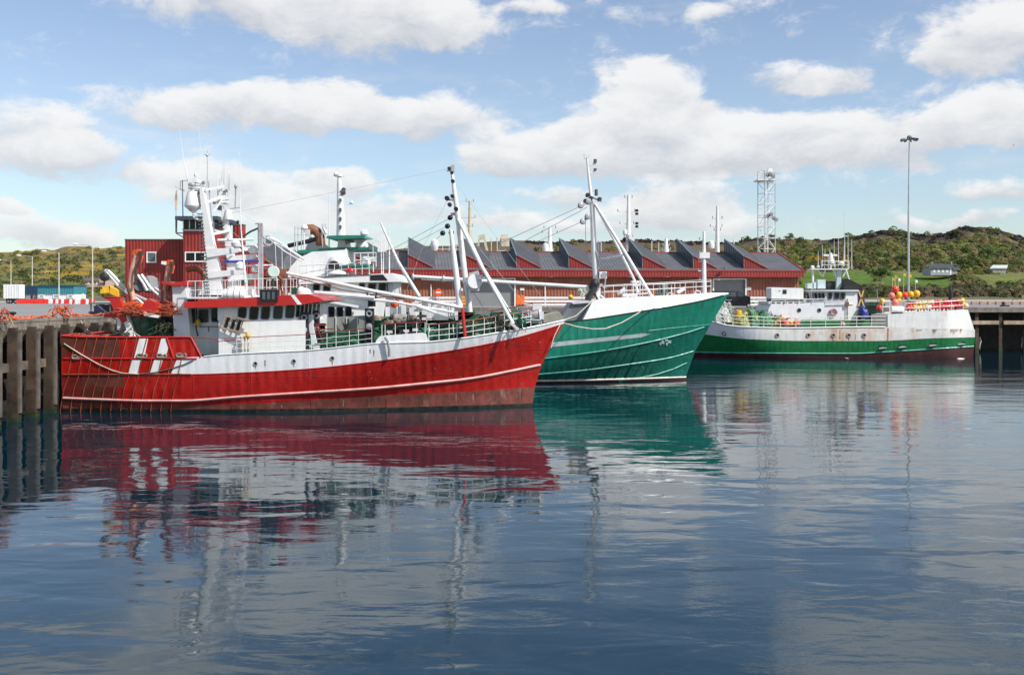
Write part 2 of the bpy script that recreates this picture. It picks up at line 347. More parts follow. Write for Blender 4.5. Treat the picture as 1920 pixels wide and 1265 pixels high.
# ================================================================ hills
ridge = crv([(-700,490),(-200,478),(0,473),(45,470),(82,467),(100,470),(125,463),(160,461),(185,465),(235,463),(320,462),(420,468),(560,470),(700,471),(760,466),(850,460),(905,456),(975,451),(1010,453),(1045,456),(1082,451),(1130,455),(1185,450),(1250,452),(1330,455),(1385,453),(1420,445),(1450,447),(1500,449),(1560,447),(1600,442),(1640,436),(1655,432),(1690,431),(1702,438),(1740,441),(1768,438),(1790,431),(1820,425),(1850,426),(1878,431),(1900,440),(1922,446),(2000,450),(2200,440),(2700,460)])
def nz(x, y, s, sd): return mnoise.noise(V((x*s, y*s, sd)))
def fbm(x, y, s, sd): return nz(x,y,s,sd)+.5*nz(x,y,s*2.1,sd+3)+.25*nz(x,y,s*4.3,sd+7)
D0, D1 = 277., 900.
def hill_D(t): return D0*(D1/D0)**t
def hill(px, t):
    """ground point of the hill side for azimuth column px and 0..1 from the shore to the ridge"""
    D = hill_D(min(t, 1))+(max(t-1, 0))*900
    tt = min(t, 1); g = tt**.95
    py = lerp(564.5 if px < 700 else 561.5, ridge(px), g)
    X = (px-CXP)/F*D; z = ZP(py, D)
    if t > 1: z = ZP(ridge(px), D1)-(t-1)*90
    amp = sm(tt*3)*(1.0+1.8*tt)
    z += amp*.75*fbm(X, D, .022, 4)*(1 if t < .9 else .6)
    if px > 1380 and t > .78: z += 2.6*abs(nz(X*1., D*.4, .09, 9))*sm((t-.78)*9)*(1 if t <= 1 else 1)-1.0
    return V((X, D, z))
def in_poly(x, y, pl):
    c = False; j = len(pl)-1
    for i in range(len(pl)):
        if (pl[i][1] > y) != (pl[j][1] > y) and x < (pl[j][0]-pl[i][0])*(y-pl[i][1])/(pl[j][1]-pl[i][1])+pl[i][0]: c = not c
        j = i
    return c
FIELDS = [[(1500,512),(1570,506),(1600,508),(1634,512),(1640,540),(1560,543),(1490,543)],[(1646,511),(1700,512),(1740,517),(1786,524),(1794,543),(1654,543)],[(1816,516),(1870,518),(2100,520),(2100,536),(1850,533)]]
def row_y(px, t): return lerp(564.5 if px < 700 else 561.5, ridge(px), min(t, 1)**.95)
def hcol(px, t):
    p = hill(px, t); X, D = p.x, p.y; y = row_y(px, t)
    n = fbm(X, D, .014, 1); n2 = fbm(X, D, .05, 2); n3 = fbm(X, D, .03, 8)
    for i, f in enumerate(FIELDS):
        if in_poly(px+6*nz(X, D, .05, 5), y+1.2*nz(X, D, .08, 6), f):
            k = .85+.2*n2
            return (.125*k, .205*k, .038*k) if i < 2 else (.18*k, .21*k, .06*k)
    green, olive, brown, heath = V((.085,.115,.035)), V((.115,.115,.045)), V((.155,.105,.06)), V((.075,.06,.04))
    c = green.lerp(olive, sm(.5+n)).lerp(brown, sm(n2*.9+.15))
    if px < 700:
        c = c.lerp(V((.13,.09,.045)), .6*sm(t*1.6-.7+.4*n))
        g = sm((n3+.45*n2-.16)*3.2)*sm((t-.30)*5)
        c = c.lerp(V((.36,.21,.018)), .65*g)
    elif px < 1380: c = c.lerp(V((.12,.085,.05)), .8).lerp(heath, sm((t-.7)*3))
    else:
        r = sm((t-.80)*7+1.0*n2)
        c = c.lerp(V((.085,.06,.045)), r*.85)
        if t > .86: c = c.lerp(V((.042,.038,.036)), sm(.4+1.6*n3+(t-.9)*5)*.95)
    if t < .10: c = c.lerp(V((.12,.10,.08)), .7)
    return tuple(c*1.5)
ts_ = [i/58 for i in range(59)]+[1.03, 1.1, 1.3]; pxs = [-900+i*7 for i in range(540)]
mb = MB(); mb.grid([[hill(px, t) for px in pxs] for t in ts_])
mb.add([V((-900-CXP, 0, 0))], [])  # keeps the bounding box honest
mb.v.pop()
hm = bpy.data.materials.new('heath_hillside'); hm.use_nodes = True; nt = hm.node_tree; b = nt.nodes['Principled BSDF']
va = N(nt, 'ShaderNodeVertexColor', layer_name='ground'); co = N(nt, 'ShaderNodeNewGeometry').outputs['Position']
c = mixc(nt, va.outputs[0], (.45,.45,.4), rng(nt, noisef(nt, co, .35, 8, .7), .35, .7), 'MULTIPLY')
nt.links.new(mixc(nt, va.outputs[0], c, .8), b.inputs['Base Color']); b.inputs['Roughness'].default_value = .95; b.inputs['Specular IOR Level'].default_value = .1
bp = N(nt, 'ShaderNodeBump', i_Strength=.8, i_Distance=2.); nt.links.new(noisef(nt, co, .22, 8, .68), bp.inputs['Height']); nt.links.new(bp.outputs[0], b.inputs['Normal'])
ho = mb.build('hills', hm, kind='structure', label='heath and rock hills behind the harbour', angle=180)
at = ho.data.color_attributes.new('ground', 'FLOAT_COLOR', 'POINT')
cols = [(*hcol(px, t), 1) for t in ts_ for px in pxs]
at.data.foreach_set('color', [x for q in cols for x in q])

# shrubs: leafy clumps scattered over the slopes
def leaf_mat(name):
    m = bpy.data.materials.new(name); m.use_nodes = True; nt = m.node_tree; b = nt.nodes['Principled BSDF']
    va = N(nt, 'ShaderNodeVertexColor', layer_name='leaf'); nt.links.new(va.outputs[0], b.inputs['Base Color'])
    b.inputs['Roughness'].default_value = .85; b.inputs['Specular IOR Level'].default_value = .1
    tl_ = N(nt, 'ShaderNodeBsdfTranslucent'); nt.links.new(va.outputs[0], tl_.inputs[0]); ms = N(nt, 'ShaderNodeMixShader'); ms.inputs[0].default_value = .48
    nt.links.new(b.outputs[0], ms.inputs[1]); nt.links.new(tl_.outputs[0], ms.inputs[2]); nt.links.new(ms.outputs[0], nt.nodes['Material Output'].inputs[0]); return m
leafm = leaf_mat('shrub_leaves')
def clump(vs, fs, cs, c, r, h, col, n, rnd, q=.42):
    n = int(n*2.1); q *= .62; col = tuple(x*1.42 for x in col)
    for _ in range(n):
        a = rnd.uniform(0, 6.283); u = rnd.uniform(.0, 1.); rr = math.sqrt(1-u*u)*rnd.uniform(.7, 1.08)
        d = V((math.cos(a)*rr, math.sin(a)*rr, u)); p = V(c)+V((d.x*r, d.y*r, d.z*h*rnd.uniform(.85,1.1)))
        nr = (d+V((rnd.uniform(-.45,.45), rnd.uniform(-.45,.45), rnd.uniform(-.1,.7)))).normalized()
        t1 = nr.orthogonal().normalized(); t2 = nr.cross(t1); s = r*q*rnd.uniform(.6, 1.25)
        i = len(vs); vs += [p+t1*s, p+t2*s, p-t1*s*rnd.uniform(.6,1), p-t2*s*rnd.uniform(.6,1)]; fs.append((i, i+1, i+2, i+3))
        k = rnd.uniform(.7, 1.3); cs += [(min(1, col[0]*k), min(1, col[1]*k), min(1, col[2]*k), 1)]*4
def foliage(name, vs, fs, cs, origin, mats, **kw):
    o = V(origin); me = bpy.data.meshes.new(name); me.from_pydata([p-o for p in vs], [], fs); me.materials.append(mats)
    a = me.color_attributes.new('leaf', 'FLOAT_COLOR', 'POINT'); a.data.foreach_set('color', [x for q in cs for x in q])
    ob = bpy.data.objects.new(name, me); C.objects.link(ob); ob.location = o; ob['_w'] = o[:]
    return tag(ob, **kw)
rnd = random.Random(11)
vs, fs, cs, gv, gf, gc = [], [], [], [], [], []
for _ in range(5600):
    px = rnd.choice((rnd.uniform(-120, 480), rnd.uniform(1380, 2080), rnd.uniform(1380, 2080), rnd.uniform(700, 1400)))
    t = rnd.uniform(.02, .99)
    y = row_y(px, t)
    if any(in_poly(px, y, f) or in_poly(px, y+3.5, f) for f in FIELDS): continue
    p = hill(px, t); n3 = fbm(p.x, p.y, .03, 8); n = fbm(p.x, p.y, .014, 1); n2 = fbm(p.x, p.y, .05, 2)
    if px < 700:
        if t < .06 or rnd.random() < .25: continue
        yel = sm((n3+.45*n2-.10)*3.2)*sm((t-.30)*5) > .5
        r = rnd.uniform(1.2, 2.6)*(.75+.6*t)
        if yel: clump(gv, gf, gc, p+V((0,0,-.3)), r*.9, r*.7, rnd.choice(((.36,.215,.014),(.28,.16,.016),(.15,.125,.03),(.11,.11,.03))), 14, rnd, .38)
        else: clump(vs, fs, cs, p+V((0,0,-.3)), r, r*.85, rnd.choice(((.065,.085,.028),(.085,.10,.035),(.115,.10,.045),(.05,.07,.03))), 18, rnd)
    else:
        if px < 1380 and rnd.random() < .6: continue
        if t > .84 and (n3 > -.35 or t > .95) and rnd.random() < .9: continue
        r = rnd.uniform(1.3, 3.3)*(.7+.9*t)
        if t < .16: r = rnd.uniform(1.0, 2.2)
        colr = rnd.choice(((.075,.105,.03),(.11,.13,.04),(.15,.16,.055),(.13,.11,.05),(.10,.085,.045),(.05,.07,.03),(.17,.135,.075)))
        if px > 1500 and .5 < t < .62 and px < 1600 and rnd.random() < .35: colr = (.30,.19,.02)
        clump(vs, fs, cs, p+V((0,0,-.3)), r, r*rnd.uniform(.7, 1.15), colr, 24, rnd)
# dark rock outcrops along the skyline
rv, rf_, rc = [], [], []
for _ in range(620):
    px = rnd.choice((rnd.uniform(1560, 1730), rnd.uniform(1740, 1960), rnd.uniform(990, 1400), rnd.uniform(1400, 2050))); t = 1-abs(rnd.gauss(0, .05))
    if px < 1500 and t < .95: continue
    p = hill(px, min(t, .995)); r = rnd.uniform(1.4, 4.2); k = rnd.uniform(.5, 1.3)
    clump(rv, rf_, rc, p+V((0,0,-.9*r*.5)), r*1.3, r*.75, (.046*k,.040*k,.036*k), 8, rnd, .85)
# dense scrub hedge along the shore and the field edges on the right
for _ in range(420):
    px = rnd.uniform(1500, 2060); t = rnd.uniform(.03, .12) if rnd.random() < .7 else rnd.uniform(.42, .5)
    p = hill(px, t); r = rnd.uniform(1.2, 2.4)
    clump(vs, fs, cs, p+V((0,0,-.3)), r, r*1.1, rnd.choice(((.05,.06,.03),(.085,.08,.045),(.06,.05,.035),(.13,.115,.08))), 24, rnd)
foliage('shrubs', vs, fs, cs, hill(1700, .3), leafm, label='green and brown scrub covering the hill slopes', kind='stuff')
rockm = leaf_mat('outcrop_rock')
foliage('rocks', rv, rf_, rc, hill(1700, .95), rockm, label='dark rock outcrops along the skyline of the hills', kind='stuff')
foliage('gorse', gv, gf, gc, hill(120, .5), leafm, label='yellow flowering gorse on the left hill', kind='stuff')
# trees one can tell apart near the field edges
def tree_proto(seed, h, spread, col):
    r = random.Random(seed); o = thing('hill_tree', 'x', 'tree', (0,0,0), 'trees on the slope above the fields')
    t = MB(); t.tube([(0,0,-.4),(.1,0,h*.25),(.0,.1,h*.5),(.1,0,h*.75)], [h*.045,h*.035,h*.028,h*.012], 7)
    tips = []
    for i in range(7):
        a = i*2.4; z = h*r.uniform(.3,.55); q = V((math.cos(a)*spread*r.uniform(.5,.85), math.sin(a)*spread*r.uniform(.5,.85), z+h*r.uniform(.15,.35)))
        t.tube([(0,0,z), q*.5+V((0,0,z*.5)), q], [h*.018, h*.012, h*.005], 5); tips.append(q)
    t.build('trunk', wood, o)
    vs, fs, cs = [], [], []
    for q in tips+[V((0,0,h*.8)), V((.3,0,h*.6))]:
        for j in range(3):
            rr = spread*r.uniform(.25,.48); c = q+V((r.uniform(-1,1), r.uniform(-1,1), r.uniform(-.5,.8)))*spread*.25
            clump(vs, fs, cs, c, rr, rr*.9, tuple(x*r.uniform(.75,1.25) for x in col), 22, r, .30)
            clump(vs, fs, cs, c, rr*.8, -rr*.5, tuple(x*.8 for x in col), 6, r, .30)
    f = foliage('crown', vs, fs, cs, (0,0,0), leafm); f.parent = o; f.location = (0,0,0)
    return o
protos = [tree_proto(1, 7, 3.2, (.08,.12,.03)), tree_proto(2, 5.5, 2.8, (.12,.13,.05)), tree_proto(3, 6, 3.4, (.055,.085,.03))]
first = [True]*3
for i, (px, t, k, s, lb) in enumerate([(1808,.36,2,1.0,'dark green tree just right of the grey farmhouse'),(1826,.40,0,1.,'fresh green tree between the farmhouse and the pale barn roof'),(1664,.42,1,.9,'rounded tree behind the left end of the green fields'),(1690,.45,2,.9,'dark tree beside the tall light mast on the slope'),(1718,.44,0,.8,'green tree left of the grey farmhouse'),(1638,.47,1,1.,'brownish tree above the gap between the two green fields'),(1905,.42,1,1.1,'broad olive tree at the far right beyond the barn roof'),(1850,.52,2,1.,'dark tree on the slope above the barn roof'),(1480,.95,0,1.2,'green tree on the skyline right of the lattice tower'),(1445,.95,2,1.1,'dark tree on the skyline behind the lattice tower'),(1590,.97,1,1.0,'lone tree on the rocky skyline left of the light mast'),(1655,.20,2,.9,'dark bush-like tree in the hedge between the two fields')]):
    p = hill(px, t)+V((0,0,-.2))
    if first[k]: o = protos[k]; first[k] = False; o.location = p; o['label'] = lb; o['_w'] = p[:]; o.scale = (s,)*3
    else: o = repeat(protos[k], p, lb, i*1.3, scale=s)

# ================================================================ quays
tarmac = mat('quay_tarmac', (.215,.21,.205), .85, var=.14, vs=.12, dirt=.25, bump=.4, bs=6)
conc = mat('stained_concrete', (.20,.175,.145), .85, var=.3, vs=.9, dirt=.75, dcol=(.035,.035,.03), bump=.5, bs=7)
conc_b = mat('brown_stained_block', (.125,.10,.072), .85, var=.4, vs=1.3, dirt=.75, dcol=(.03,.028,.022), bump=.5, bs=7)
conc_dk = mat('under_slab_shade_concrete', (.016,.016,.015), .7, var=.4, dirt=.5)  # near-black tone paints in the shade under the quay slab
pile_m = mat('weathered_pile', (.056,.036,.023), .8, var=.5, vs=1.1, dirt=.8, dcol=(.03,.028,.022), rust=.25, rcol=(.12,.055,.03), rs=1.2, bump=.6, bs=9)
weed = mat('green_weed', (.018,.030,.008), .7, var=.5, vs=3, bump=.8, bs=12)
QX, QY = -30.4, 131.
mb = MB(); mb.box(-520, QX, 15, 285, QZ-.45, QZ, 0); mb.box(QX+.001, 170, QY, 285, QZ-.45, QZ, 0)
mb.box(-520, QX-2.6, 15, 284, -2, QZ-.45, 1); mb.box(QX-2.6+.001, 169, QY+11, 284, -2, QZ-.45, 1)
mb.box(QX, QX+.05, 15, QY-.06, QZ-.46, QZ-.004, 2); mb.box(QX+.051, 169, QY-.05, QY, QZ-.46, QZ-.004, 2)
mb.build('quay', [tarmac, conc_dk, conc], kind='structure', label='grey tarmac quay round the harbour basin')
mb = MB(); mb.box(QX-.65, QX+.08, 16, QY-.1, QZ+.001, QZ+.14); mb.build('quay_kerb', conc, kind='structure', label='concrete kerb along the left quay edge')
mb = MB(); mb.box(QX+.3, 169, QY-.05, QY+.6, QZ, QZ+.18); mb.build('pier_kerb', conc, kind='structure', label='concrete kerb along the back quay edge')
def pile(x, y):
    o = thing('fender_pile', 'x', 'quay pile', (x, y, 0), 'fender piles of the left quay')
    m = MB(); m.box(x-.22, x+.36, y, y+.5, -1.5, 5.35); m.box(x-.2, x+.24, y+.07, y+.43, 5.35, 5.55)
    m.build('post', pile_m, o)
    m = MB(); m.box(x+.361, x+.47, y+.12, y+.42, .5, 5.25); m.build('rubbing_strip', mat('grey_timber_strip', (.105,.092,.078), .8, var=.4, dirt=.7), o)
    m = MB(); m.box(x-.24, x+.375, y-.02, y+.52, -.6, .3)
    m.build('weed_band', weed, o)
    m = MB(); m.box(x-.23, x+.37, y-.012, y+.512, .3, 1.7); m.build('wet_band', mat('wet_pile', (.05,.035,.025), .5, var=.4, rust=.3, rcol=(.10,.04,.02), dirt=.6, dcol=(.012,.014,.008)), o)
    m = MB(); m.box(x-.45, x+.30, y+.5, y+1.5, 3.0, 3.5); m.build('waler_block', conc_b, o)
    m = MB(); m.box(x-1.2, x-.1, y+.56, y+1.6, QZ-1.1, QZ-.455); m.build('cap_block', conc_b, o)
    return o
words_ = ['nearest', 'second', 'third', 'fourth', 'fifth', 'sixth', 'seventh', 'eighth', 'ninth', 'tenth', 'eleventh']
p0 = None
for i in range(11):
    y = 56.6+i*2.3; lb = f'weathered fender pile of the left quay, {words_[i]} from the camera'
    if p0 is None: p0 = pile(QX+.75, y); p0['label'] = lb
    else: repeat(p0, (QX+.75, y, 0), lb)
def pier_pile(x, y):
    o = thing('pier_pile', 'x', 'pier pile', (x, y, 0), 'piles of the back pier')
    m = MB(); m.box(x-.22, x+.22, y, y+.4, -1.5, QZ-.45); m.build('post', pile_m, o)
    m = MB(); m.box(x-.25, x+.25, y-.03, y+.42, -.4, .7); m.build('weed_band', weed, o); return o
p1 = None
for i, (px, lb) in enumerate(((1832,'dark pier pile right beside the stern of the white and green trawler'),(1876,'brown pier pile between the trawler stern and the picture edge'),(1923,'pier pile at the far right edge of the pier'))):
    x = XP(px, QY+.3)
    if p1 is None: p1 = pier_pile(x, QY+.3); p1['label'] = lb
    else: repeat(p1, (x, QY+.3, 0), lb)
for px0, px1, lb in ((1800,1872,'horizontal timber waler on the pier behind the white trawler stern'),(1881,1960,'horizontal timber waler on the pier at the right picture edge')):
    m = MB(); m.box(XP(px0,131.2), XP(px1,131.2), 131.0, 131.28, ZP(608,131.2), ZP(601,131.2)); m.build('waler_beam', wood, label=lb, cat='timber beam', group='walers of the back pier')
for px, lb in ((1837,'pale rag hanging under the pier next to the trawler stern'),(1917,'pale rag hanging under the pier at the right edge')):
    m = MB(); m.ptube([(px,632,132.5),(px+1,640,132.4),(px-1,648,132.45),(px,655,132.5)], [.1,.16,.13,.05], 6); m.build('hanging_rag', rope, label=lb, cat='rag')
# steel ladder, tangled rope, hoses and bollards on the left quay
D = 59.6; x = QX+.42
m = MB()
for dy in (0, .42): m.tube([(x, D+dy, -.4), (x, D+dy, 5.5), (x-.35, D+dy, QZ+.5)], .035, 6)
for i in range(19): m.tube([(x, D, .1+i*.3), (x, D+.42, .1+i*.3)], .022, 5)
m.build('quay_ladder', mat('pale_rusty_ladder', (.33,.25,.15), .6, var=.3, rust=.4), label='pale rusty ladder down the left quay between two piles', cat='ladder')
m = MB(); m.tube([(x+.12, D+.1, 3.6),(x+.2,D+.2,3.2),(x+.12,D+.05,2.8),(x+.22,D+.25,2.3),(x+.3,D+.3,1.9)], [.10,.16,.12,.11,.05], 7)
m.build('tangled_rope', rope, label='pale tangled rope hanging on the quay ladder', cat='rope')
def hose(name, pts, r, mt, lb, cat='rope', n=7): return MB().tube(pts, r, n).build(name, mt, label=lb, cat=cat)
def wig(y0, y1, n, xa, za, seed):
    r = random.Random(seed); return [(QX-.5+xa*math.sin(i*1.7+seed)*r.uniform(.4,1), lerp(y0,y1,i/(n-1)), QZ+.22+za*max(0,math.sin(i*2.3+seed))*r.uniform(.3,1)) for i in range(n)]
m = MB()
for s in range(4): m.tube(wig(60.2, 66.5, 16, .35, .22, s), .045, 6)
m.build('orange_net_line', rope_org, label='long orange rope heaped along the left quay edge', cat='rope')
def heap(cx, cy, lb, s=1.):
    m = MB(); r = random.Random(int(cy*10))
    for k in range(9):
        a = r.uniform(-.5,.5); pts = []
        for i in range(11):
            t = i/10; pts.append((cx+a+(t-.5)*1.1*s+r.uniform(-.1,.1), cy+r.uniform(-.5,.5)*s+k*.1, QZ+.18+math.sin(t*math.pi)*r.uniform(.5,1.)*.95*s))
        m.tube(pts, .032, 6)
    return m.build('rope_heap', rope_org, label=lb, cat='rope heap', group='orange rope heaps on the left quay')
heap(QX-.1, 58.6, 'orange rope heap spilling over the quay edge by the ladder', .85); heap(QX-.3, 67.3, 'orange rope heap on the quay next to the red trawler stern', .95)
heap(QX-.2, 54.9, 'orange rope heap at the left picture edge of the quay', 1.0)
m = MB()
for s in range(3): m.tube(wig(69.0, 76.0, 14, .3, .2, s+9), .045, 6)
m.build('orange_net_line', rope_org, label='orange rope along the quay behind the red trawler stern', cat='rope')
def bollard(x, y, lb):
    m = MB(); m.lathe([(.26,0),(.2,.12),(.17,.42),(.3,.5),(.33,.58),(.2,.64)], (x,y,QZ), n=14); return m.build('bollard', dark, label=lb, cat='bollard', group='mooring bollards on the quay')
bollard(QX-1.6, 63.6, 'black iron bollard on the left quay beyond the ladder')
# pallets and boxes of gear on the quay behind the red stern: a trailer-mounted pump
t = thing('pump_trailer', 'dark machine with blue engine on the quay behind the red stern', 'machine', (XP(190,82), 82, QZ))
m = MB(); m.pbox(166,212,584,588,82,2.2); m.build('chassis', dark, t)
m = MB(); m.pbox(169,171,570,584,82,.1); m.pbox(205,207,570,584,82,.1); m.pbox(169,171,570,584,84,.1); m.pbox(205,207,570,584,84,.1); m.pbox(166,211,567.5,570,81.9,2.3); m.build('canopy_frame', grey_dk, t)
m = MB(); m.pbox(176,194,573,584,82.4,1.2); m.pbox(180,190,570.5,573,82.6,.6); m.build('engine', mat('blue_engine_paint', (.05,.10,.26), .5, rust=.2), t)
m = MB(); m.pbox(195,205,571,584,82.2,1.5); m.build('fuel_tank', black, t)
for px in (174, 204):
    m = MB(); m.disc(P(px,590,81.9), .28, .2, (0,1,0)); m.build('wheel', black, t)
# ================================================================ boats: hulls lofted from sheer, knuckle and water lines
class Hull:
    def __init__(s, Dc, levels): s.Dc = Dc; s.L = levels
    def pt(s, k, u, side=-1):
        l = s.L[k]; px = lerp(l['p0'], l['p1'], u); B = l['B'](u); D = s.Dc-B
        p = V((XP(px, D), D, l['z'])) if 'z' in l else P(px, l['y'](px), D)
        return p if side < 0 else V((p.x, s.Dc+B, p.z))
    def yk(s, k, px):
        l = s.L[k]; u = clamp((px-l['p0'])/(l['p1']-l['p0'])); D = s.Dc-l['B'](u)
        return (HYP+(CAMH-l['z'])*F/D if 'z' in l else l['y'](px)), D
    def D(s, px, py):
        q = [s.yk(k, px) for k in range(len(s.L))]
        for i in range(len(q)-1):
            if q[i+1][0] <= py <= q[i][0]: return lerp(q[i][1], q[i+1][1], (q[i][0]-py)/max(1e-6, q[i][0]-q[i+1][0]))
        return q[-1][1] if py < q[-1][0] else q[0][1]
    def on(s, px, py, off=0.): return P(px, py, s.D(px, py)-off)
    def mesh(s, n, matf, top=True):
        mb = MB(); us = [i/n for i in range(n+1)]
        for side in (-1, 1):
            mb.grid([[s.pt(k, u, side) for u in us] for k in range(len(s.L))], lambda k, i: matf(k, lerp(s.L[k]['p0'], s.L[k]['p1'], us[i])))
        K = len(s.L)
        for k in range(K-1):
            mb.add([s.pt(k,0,-1), s.pt(k,0,1), s.pt(k+1,0,1), s.pt(k+1,0,-1)], [(0,1,2,3)], matf(k, s.L[k]['p0']))
        return mb
    def plate(s, pp, off=.02, sub=1):
        """flat patch following the plating: outline in photo coordinates"""
        mb = MB(); pts = [s.on(a, b, off) for a, b in pp]; back = [s.on(a, b, -.01) for a, b in pp]; n = len(pts)
        return mb.add(pts+back, [list(range(n))]+[(i, (i+1)%n, n+(i+1)%n, n+i) for i in range(n)])
    def line(s, pp, r, off=.0, n=6, step=14):
        pts = []
        for (a, b), (c, d) in zip(pp[:-1], pp[1:]):
            k = max(1, int(abs(c-a)/step))
            pts += [s.on(lerp(a,c,i/k), lerp(b,d,i/k), off) for i in range(k)]
        return MB().tube(pts+[s.on(*pp[-1], off)], r, n)
def taper(u, s, p): return 1. if u < s else max(0., 1-((u-s)/(1-s))**p)
def rrect(px0, px1, py0, py1, r=3, lean=0., n=3):
    """rounded rectangle in photo coordinates, leaning by `lean` px from bottom to top"""
    o = []; r = min(r, (px1-px0)*.45, (py1-py0)*.45)
    for cx, cy, a0 in ((px1-r, py0+r, -90), (px1-r, py1-r, 0), (px0+r, py1-r, 90), (px0+r, py0+r, 180)):
        for i in range(n+1):
            a = math.radians(a0+90*i/n); x = cx+r*math.cos(a); y = cy+r*math.sin(a)
            o.append((x+lean*(py1-y)/(py1-py0), y))
    return o
def window(parent, pp, Df, name='window', fm=None, gm=None, fr=.035, off=.04):
    """glazed opening: frame mesh with its pane as a sub-part; Df = depth or depth of a photo point"""
    f = Df if callable(Df) else (lambda a, b: Df)
    pts = [P(a, b, f(a, b)-off) for a, b in pp]
    fo = MB().tube(pts+[pts[0]], fr, 5, cap=False).build(name, fm or grey_dk, parent)
    back = [p+V((0, off+.02, 0)) for p in pts]; n = len(pts)
    MB().add(pts+back, [list(range(n))]+[(i, (i+1)%n, n+(i+1)%n, n+i) for i in range(n)]).build('pane', gm or glass, fo)
    return fo
def plan(pp, z0, z1):
    """vertical prism over a plan outline given as (photo column, depth)"""
    return [V((XP(a, d), d, z0)) for a, d in pp], (0, 0, z1-z0)
def railing(parent, pp, Df, posts, hgt, mt, name='railing', r=.025, bars=(1., .66, .33), topm=None):
    f = Df if callable(Df) else (lambda a: Df)
    fy = crv(pp); m = MB(); t = MB()
    for a in posts: m.tube([P(a, fy(a), f(a)), P(a, fy(a), f(a))+V((0,0,hgt))], r, 6)
    a0, a1 = min(posts), max(posts); xs = [a0+(a1-a0)*i/24 for i in range(25)]
    for b in bars: (t if (b == bars[0] and topm) else m).tube([P(a, fy(a), f(a))+V((0,0,hgt*b)) for a in xs], r*(1.3 if b == bars[0] else 1), 6)
    o = m.build(name, mt, parent)
    if topm: t.build('handrail', topm, o)
    return o
def whip(parent, px, py0, py1, D, lean=0, r=.014, name='whip_aerial', mt=None):
    return MB().ptube([(px, py0, D), (px+lean*.5, (py0+py1)/2, D), (px+lean, py1, D)], [r*1.6, r*1.1, r*.6], 5).build(name, mt or white_mast, parent)
def lamp_head(m, p, s=.16, d=(.4,-.8,-.45)):
    m.lathe([(s*.35,-s*.9),(s*.8,-s*.5),(s,0),(s*.92,s*.02)], p, d, 10)
def dome(parent, px, py, D, r, h=1.0, name='radome'):
    z = P(px, py, D); return MB().lathe([(r*.75,-r*.55*h),(r,-r*.3*h),(r,r*.15*h),(r*.85,r*.5*h),(r*.5,r*.78*h),(.01,r*.88*h)], z, n=14).build(name, white_mast, parent)
def winch(parent, px, py, D, s, m1=None, m2=None, name='winch'):
    """drum between two flanges on a bed frame with a side motor; px, py = foot centre"""
    o = P(px, py, D); m = MB()
    for dx in (-.62, .62): m.disc(o+V((dx*s,0,.62*s)), .55*s, .07*s, (1,0,0), 18)
    m.disc(o+V((-.6*s,0,.62*s)), .3*s, 1.2*s, (1,0,0), 14)
    m.box(o.x-.8*s,o.x+.8*s,o.y-.5*s,o.y+.5*s,o.z,o.z+.1*s); m.box(o.x+.72*s,o.x+1.15*s,o.y-.28*s,o.y+.28*s,o.z+.1*s,o.z+.95*s)
    for dx in (-.78,.72): m.prism([o+V((dx*s,-.5*s,.1*s)),o+V((dx*s,.5*s,.1*s)),o+V((dx*s,.16*s,.72*s)),o+V((dx*s,-.16*s,.72*s))], (.06*s,0,0))
    w = m.build(name, m1 or mach_green, parent)
    MB().lathe([(.3*s,0),(.43*s,.05*s),(.43*s,1.1*s),(.3*s,1.15*s)], o+V((-.57*s,0,.62*s)), (1,0,0), 16).build('wound_wire', m2 or rope_dk, w)
    return w

# ================================================================ red trawler
RD = 67.3
RB = lambda full, s, p, a=.86: (lambda u: full*lerp(a, 1., sm(u/.14))*taper(u, s, p))
sheer_r = crv([(100,672),(300,671),(376,668.5),(420,664.5),(500,660.5),(573,657),(640,650.5),(700,644),(803,640.5),(850,636),(877,632.5),(930,624),(972,617.5),(1010,610.5),(1058,600)])
band_r = crv([(100,702),(362,701.5),(444,699),(569,692),(700,678),(820,661),(892,649),(972,631.5),(1057,606.5)])
pink_r = crv([(100,745),(200,749),(275,751),(344,751),(444,744),(569,736),(700,727.5),(800,718),(880,709.5),(964,694),(1016,683)])
boot_r = crv([(100,752),(275,759),(412,758),(569,751),(700,742),(850,735),(1004,725)])
rh = Hull(RD, [dict(p0=118,p1=988,z=-1.3,B=RB(2.6,.35,1.5)), dict(p0=117,p1=998,z=0.,B=RB(3.45,.42,1.7)), dict(p0=117,p1=999,z=.2,B=RB(3.47,.42,1.7)), dict(p0=117,p1=1003,y=boot_r,B=RB(3.55,.44,1.75)),
    dict(p0=116.5,p1=1016,y=pink_r,B=RB(3.65,.46,1.85)), dict(p0=115.5,p1=1034,y=lambda x: .5*(pink_r(x)+band_r(x)),B=RB(3.75,.49,2.1)),
    dict(p0=115,p1=1056.5,y=band_r,B=RB(3.82,.52,2.4)), dict(p0=115,p1=1059,y=sheer_r,B=RB(3.86,.54,2.55))])
red = thing('fishing_trawler', 'red hulled trawler with white topside band and white wheelhouse, nearest the camera', 'trawler', (XP(560,RD), RD, 0), 'moored trawlers')
def red_mat(k, px):
    k -= 1
    if k <= 0: return 5
    if k < 2: return 2
    if k == 5: return 1 if px > 338 else 0
    q = px+(13 if k == 5 else 23 if k == 4 else 36)
    if k >= 4 and 172 < q < 247: return 4
    if q < 247: return 3
    return 0
rh.mesh(96, red_mat).build('hull', [red_hull, white_hull, red_boot, red_stern, red_brown, slime], red, angle=30)
rh.line([(x, pink_r(x)) for x in range(119, 1012, 12)]+[(1013,684)], .085, .03).build('rubbing_strake', pink_line, red)
rh.line([(x, band_r(x)) for x in range(119, 362, 10)], .05, .02).build('knuckle_rail', rib_rust, red)
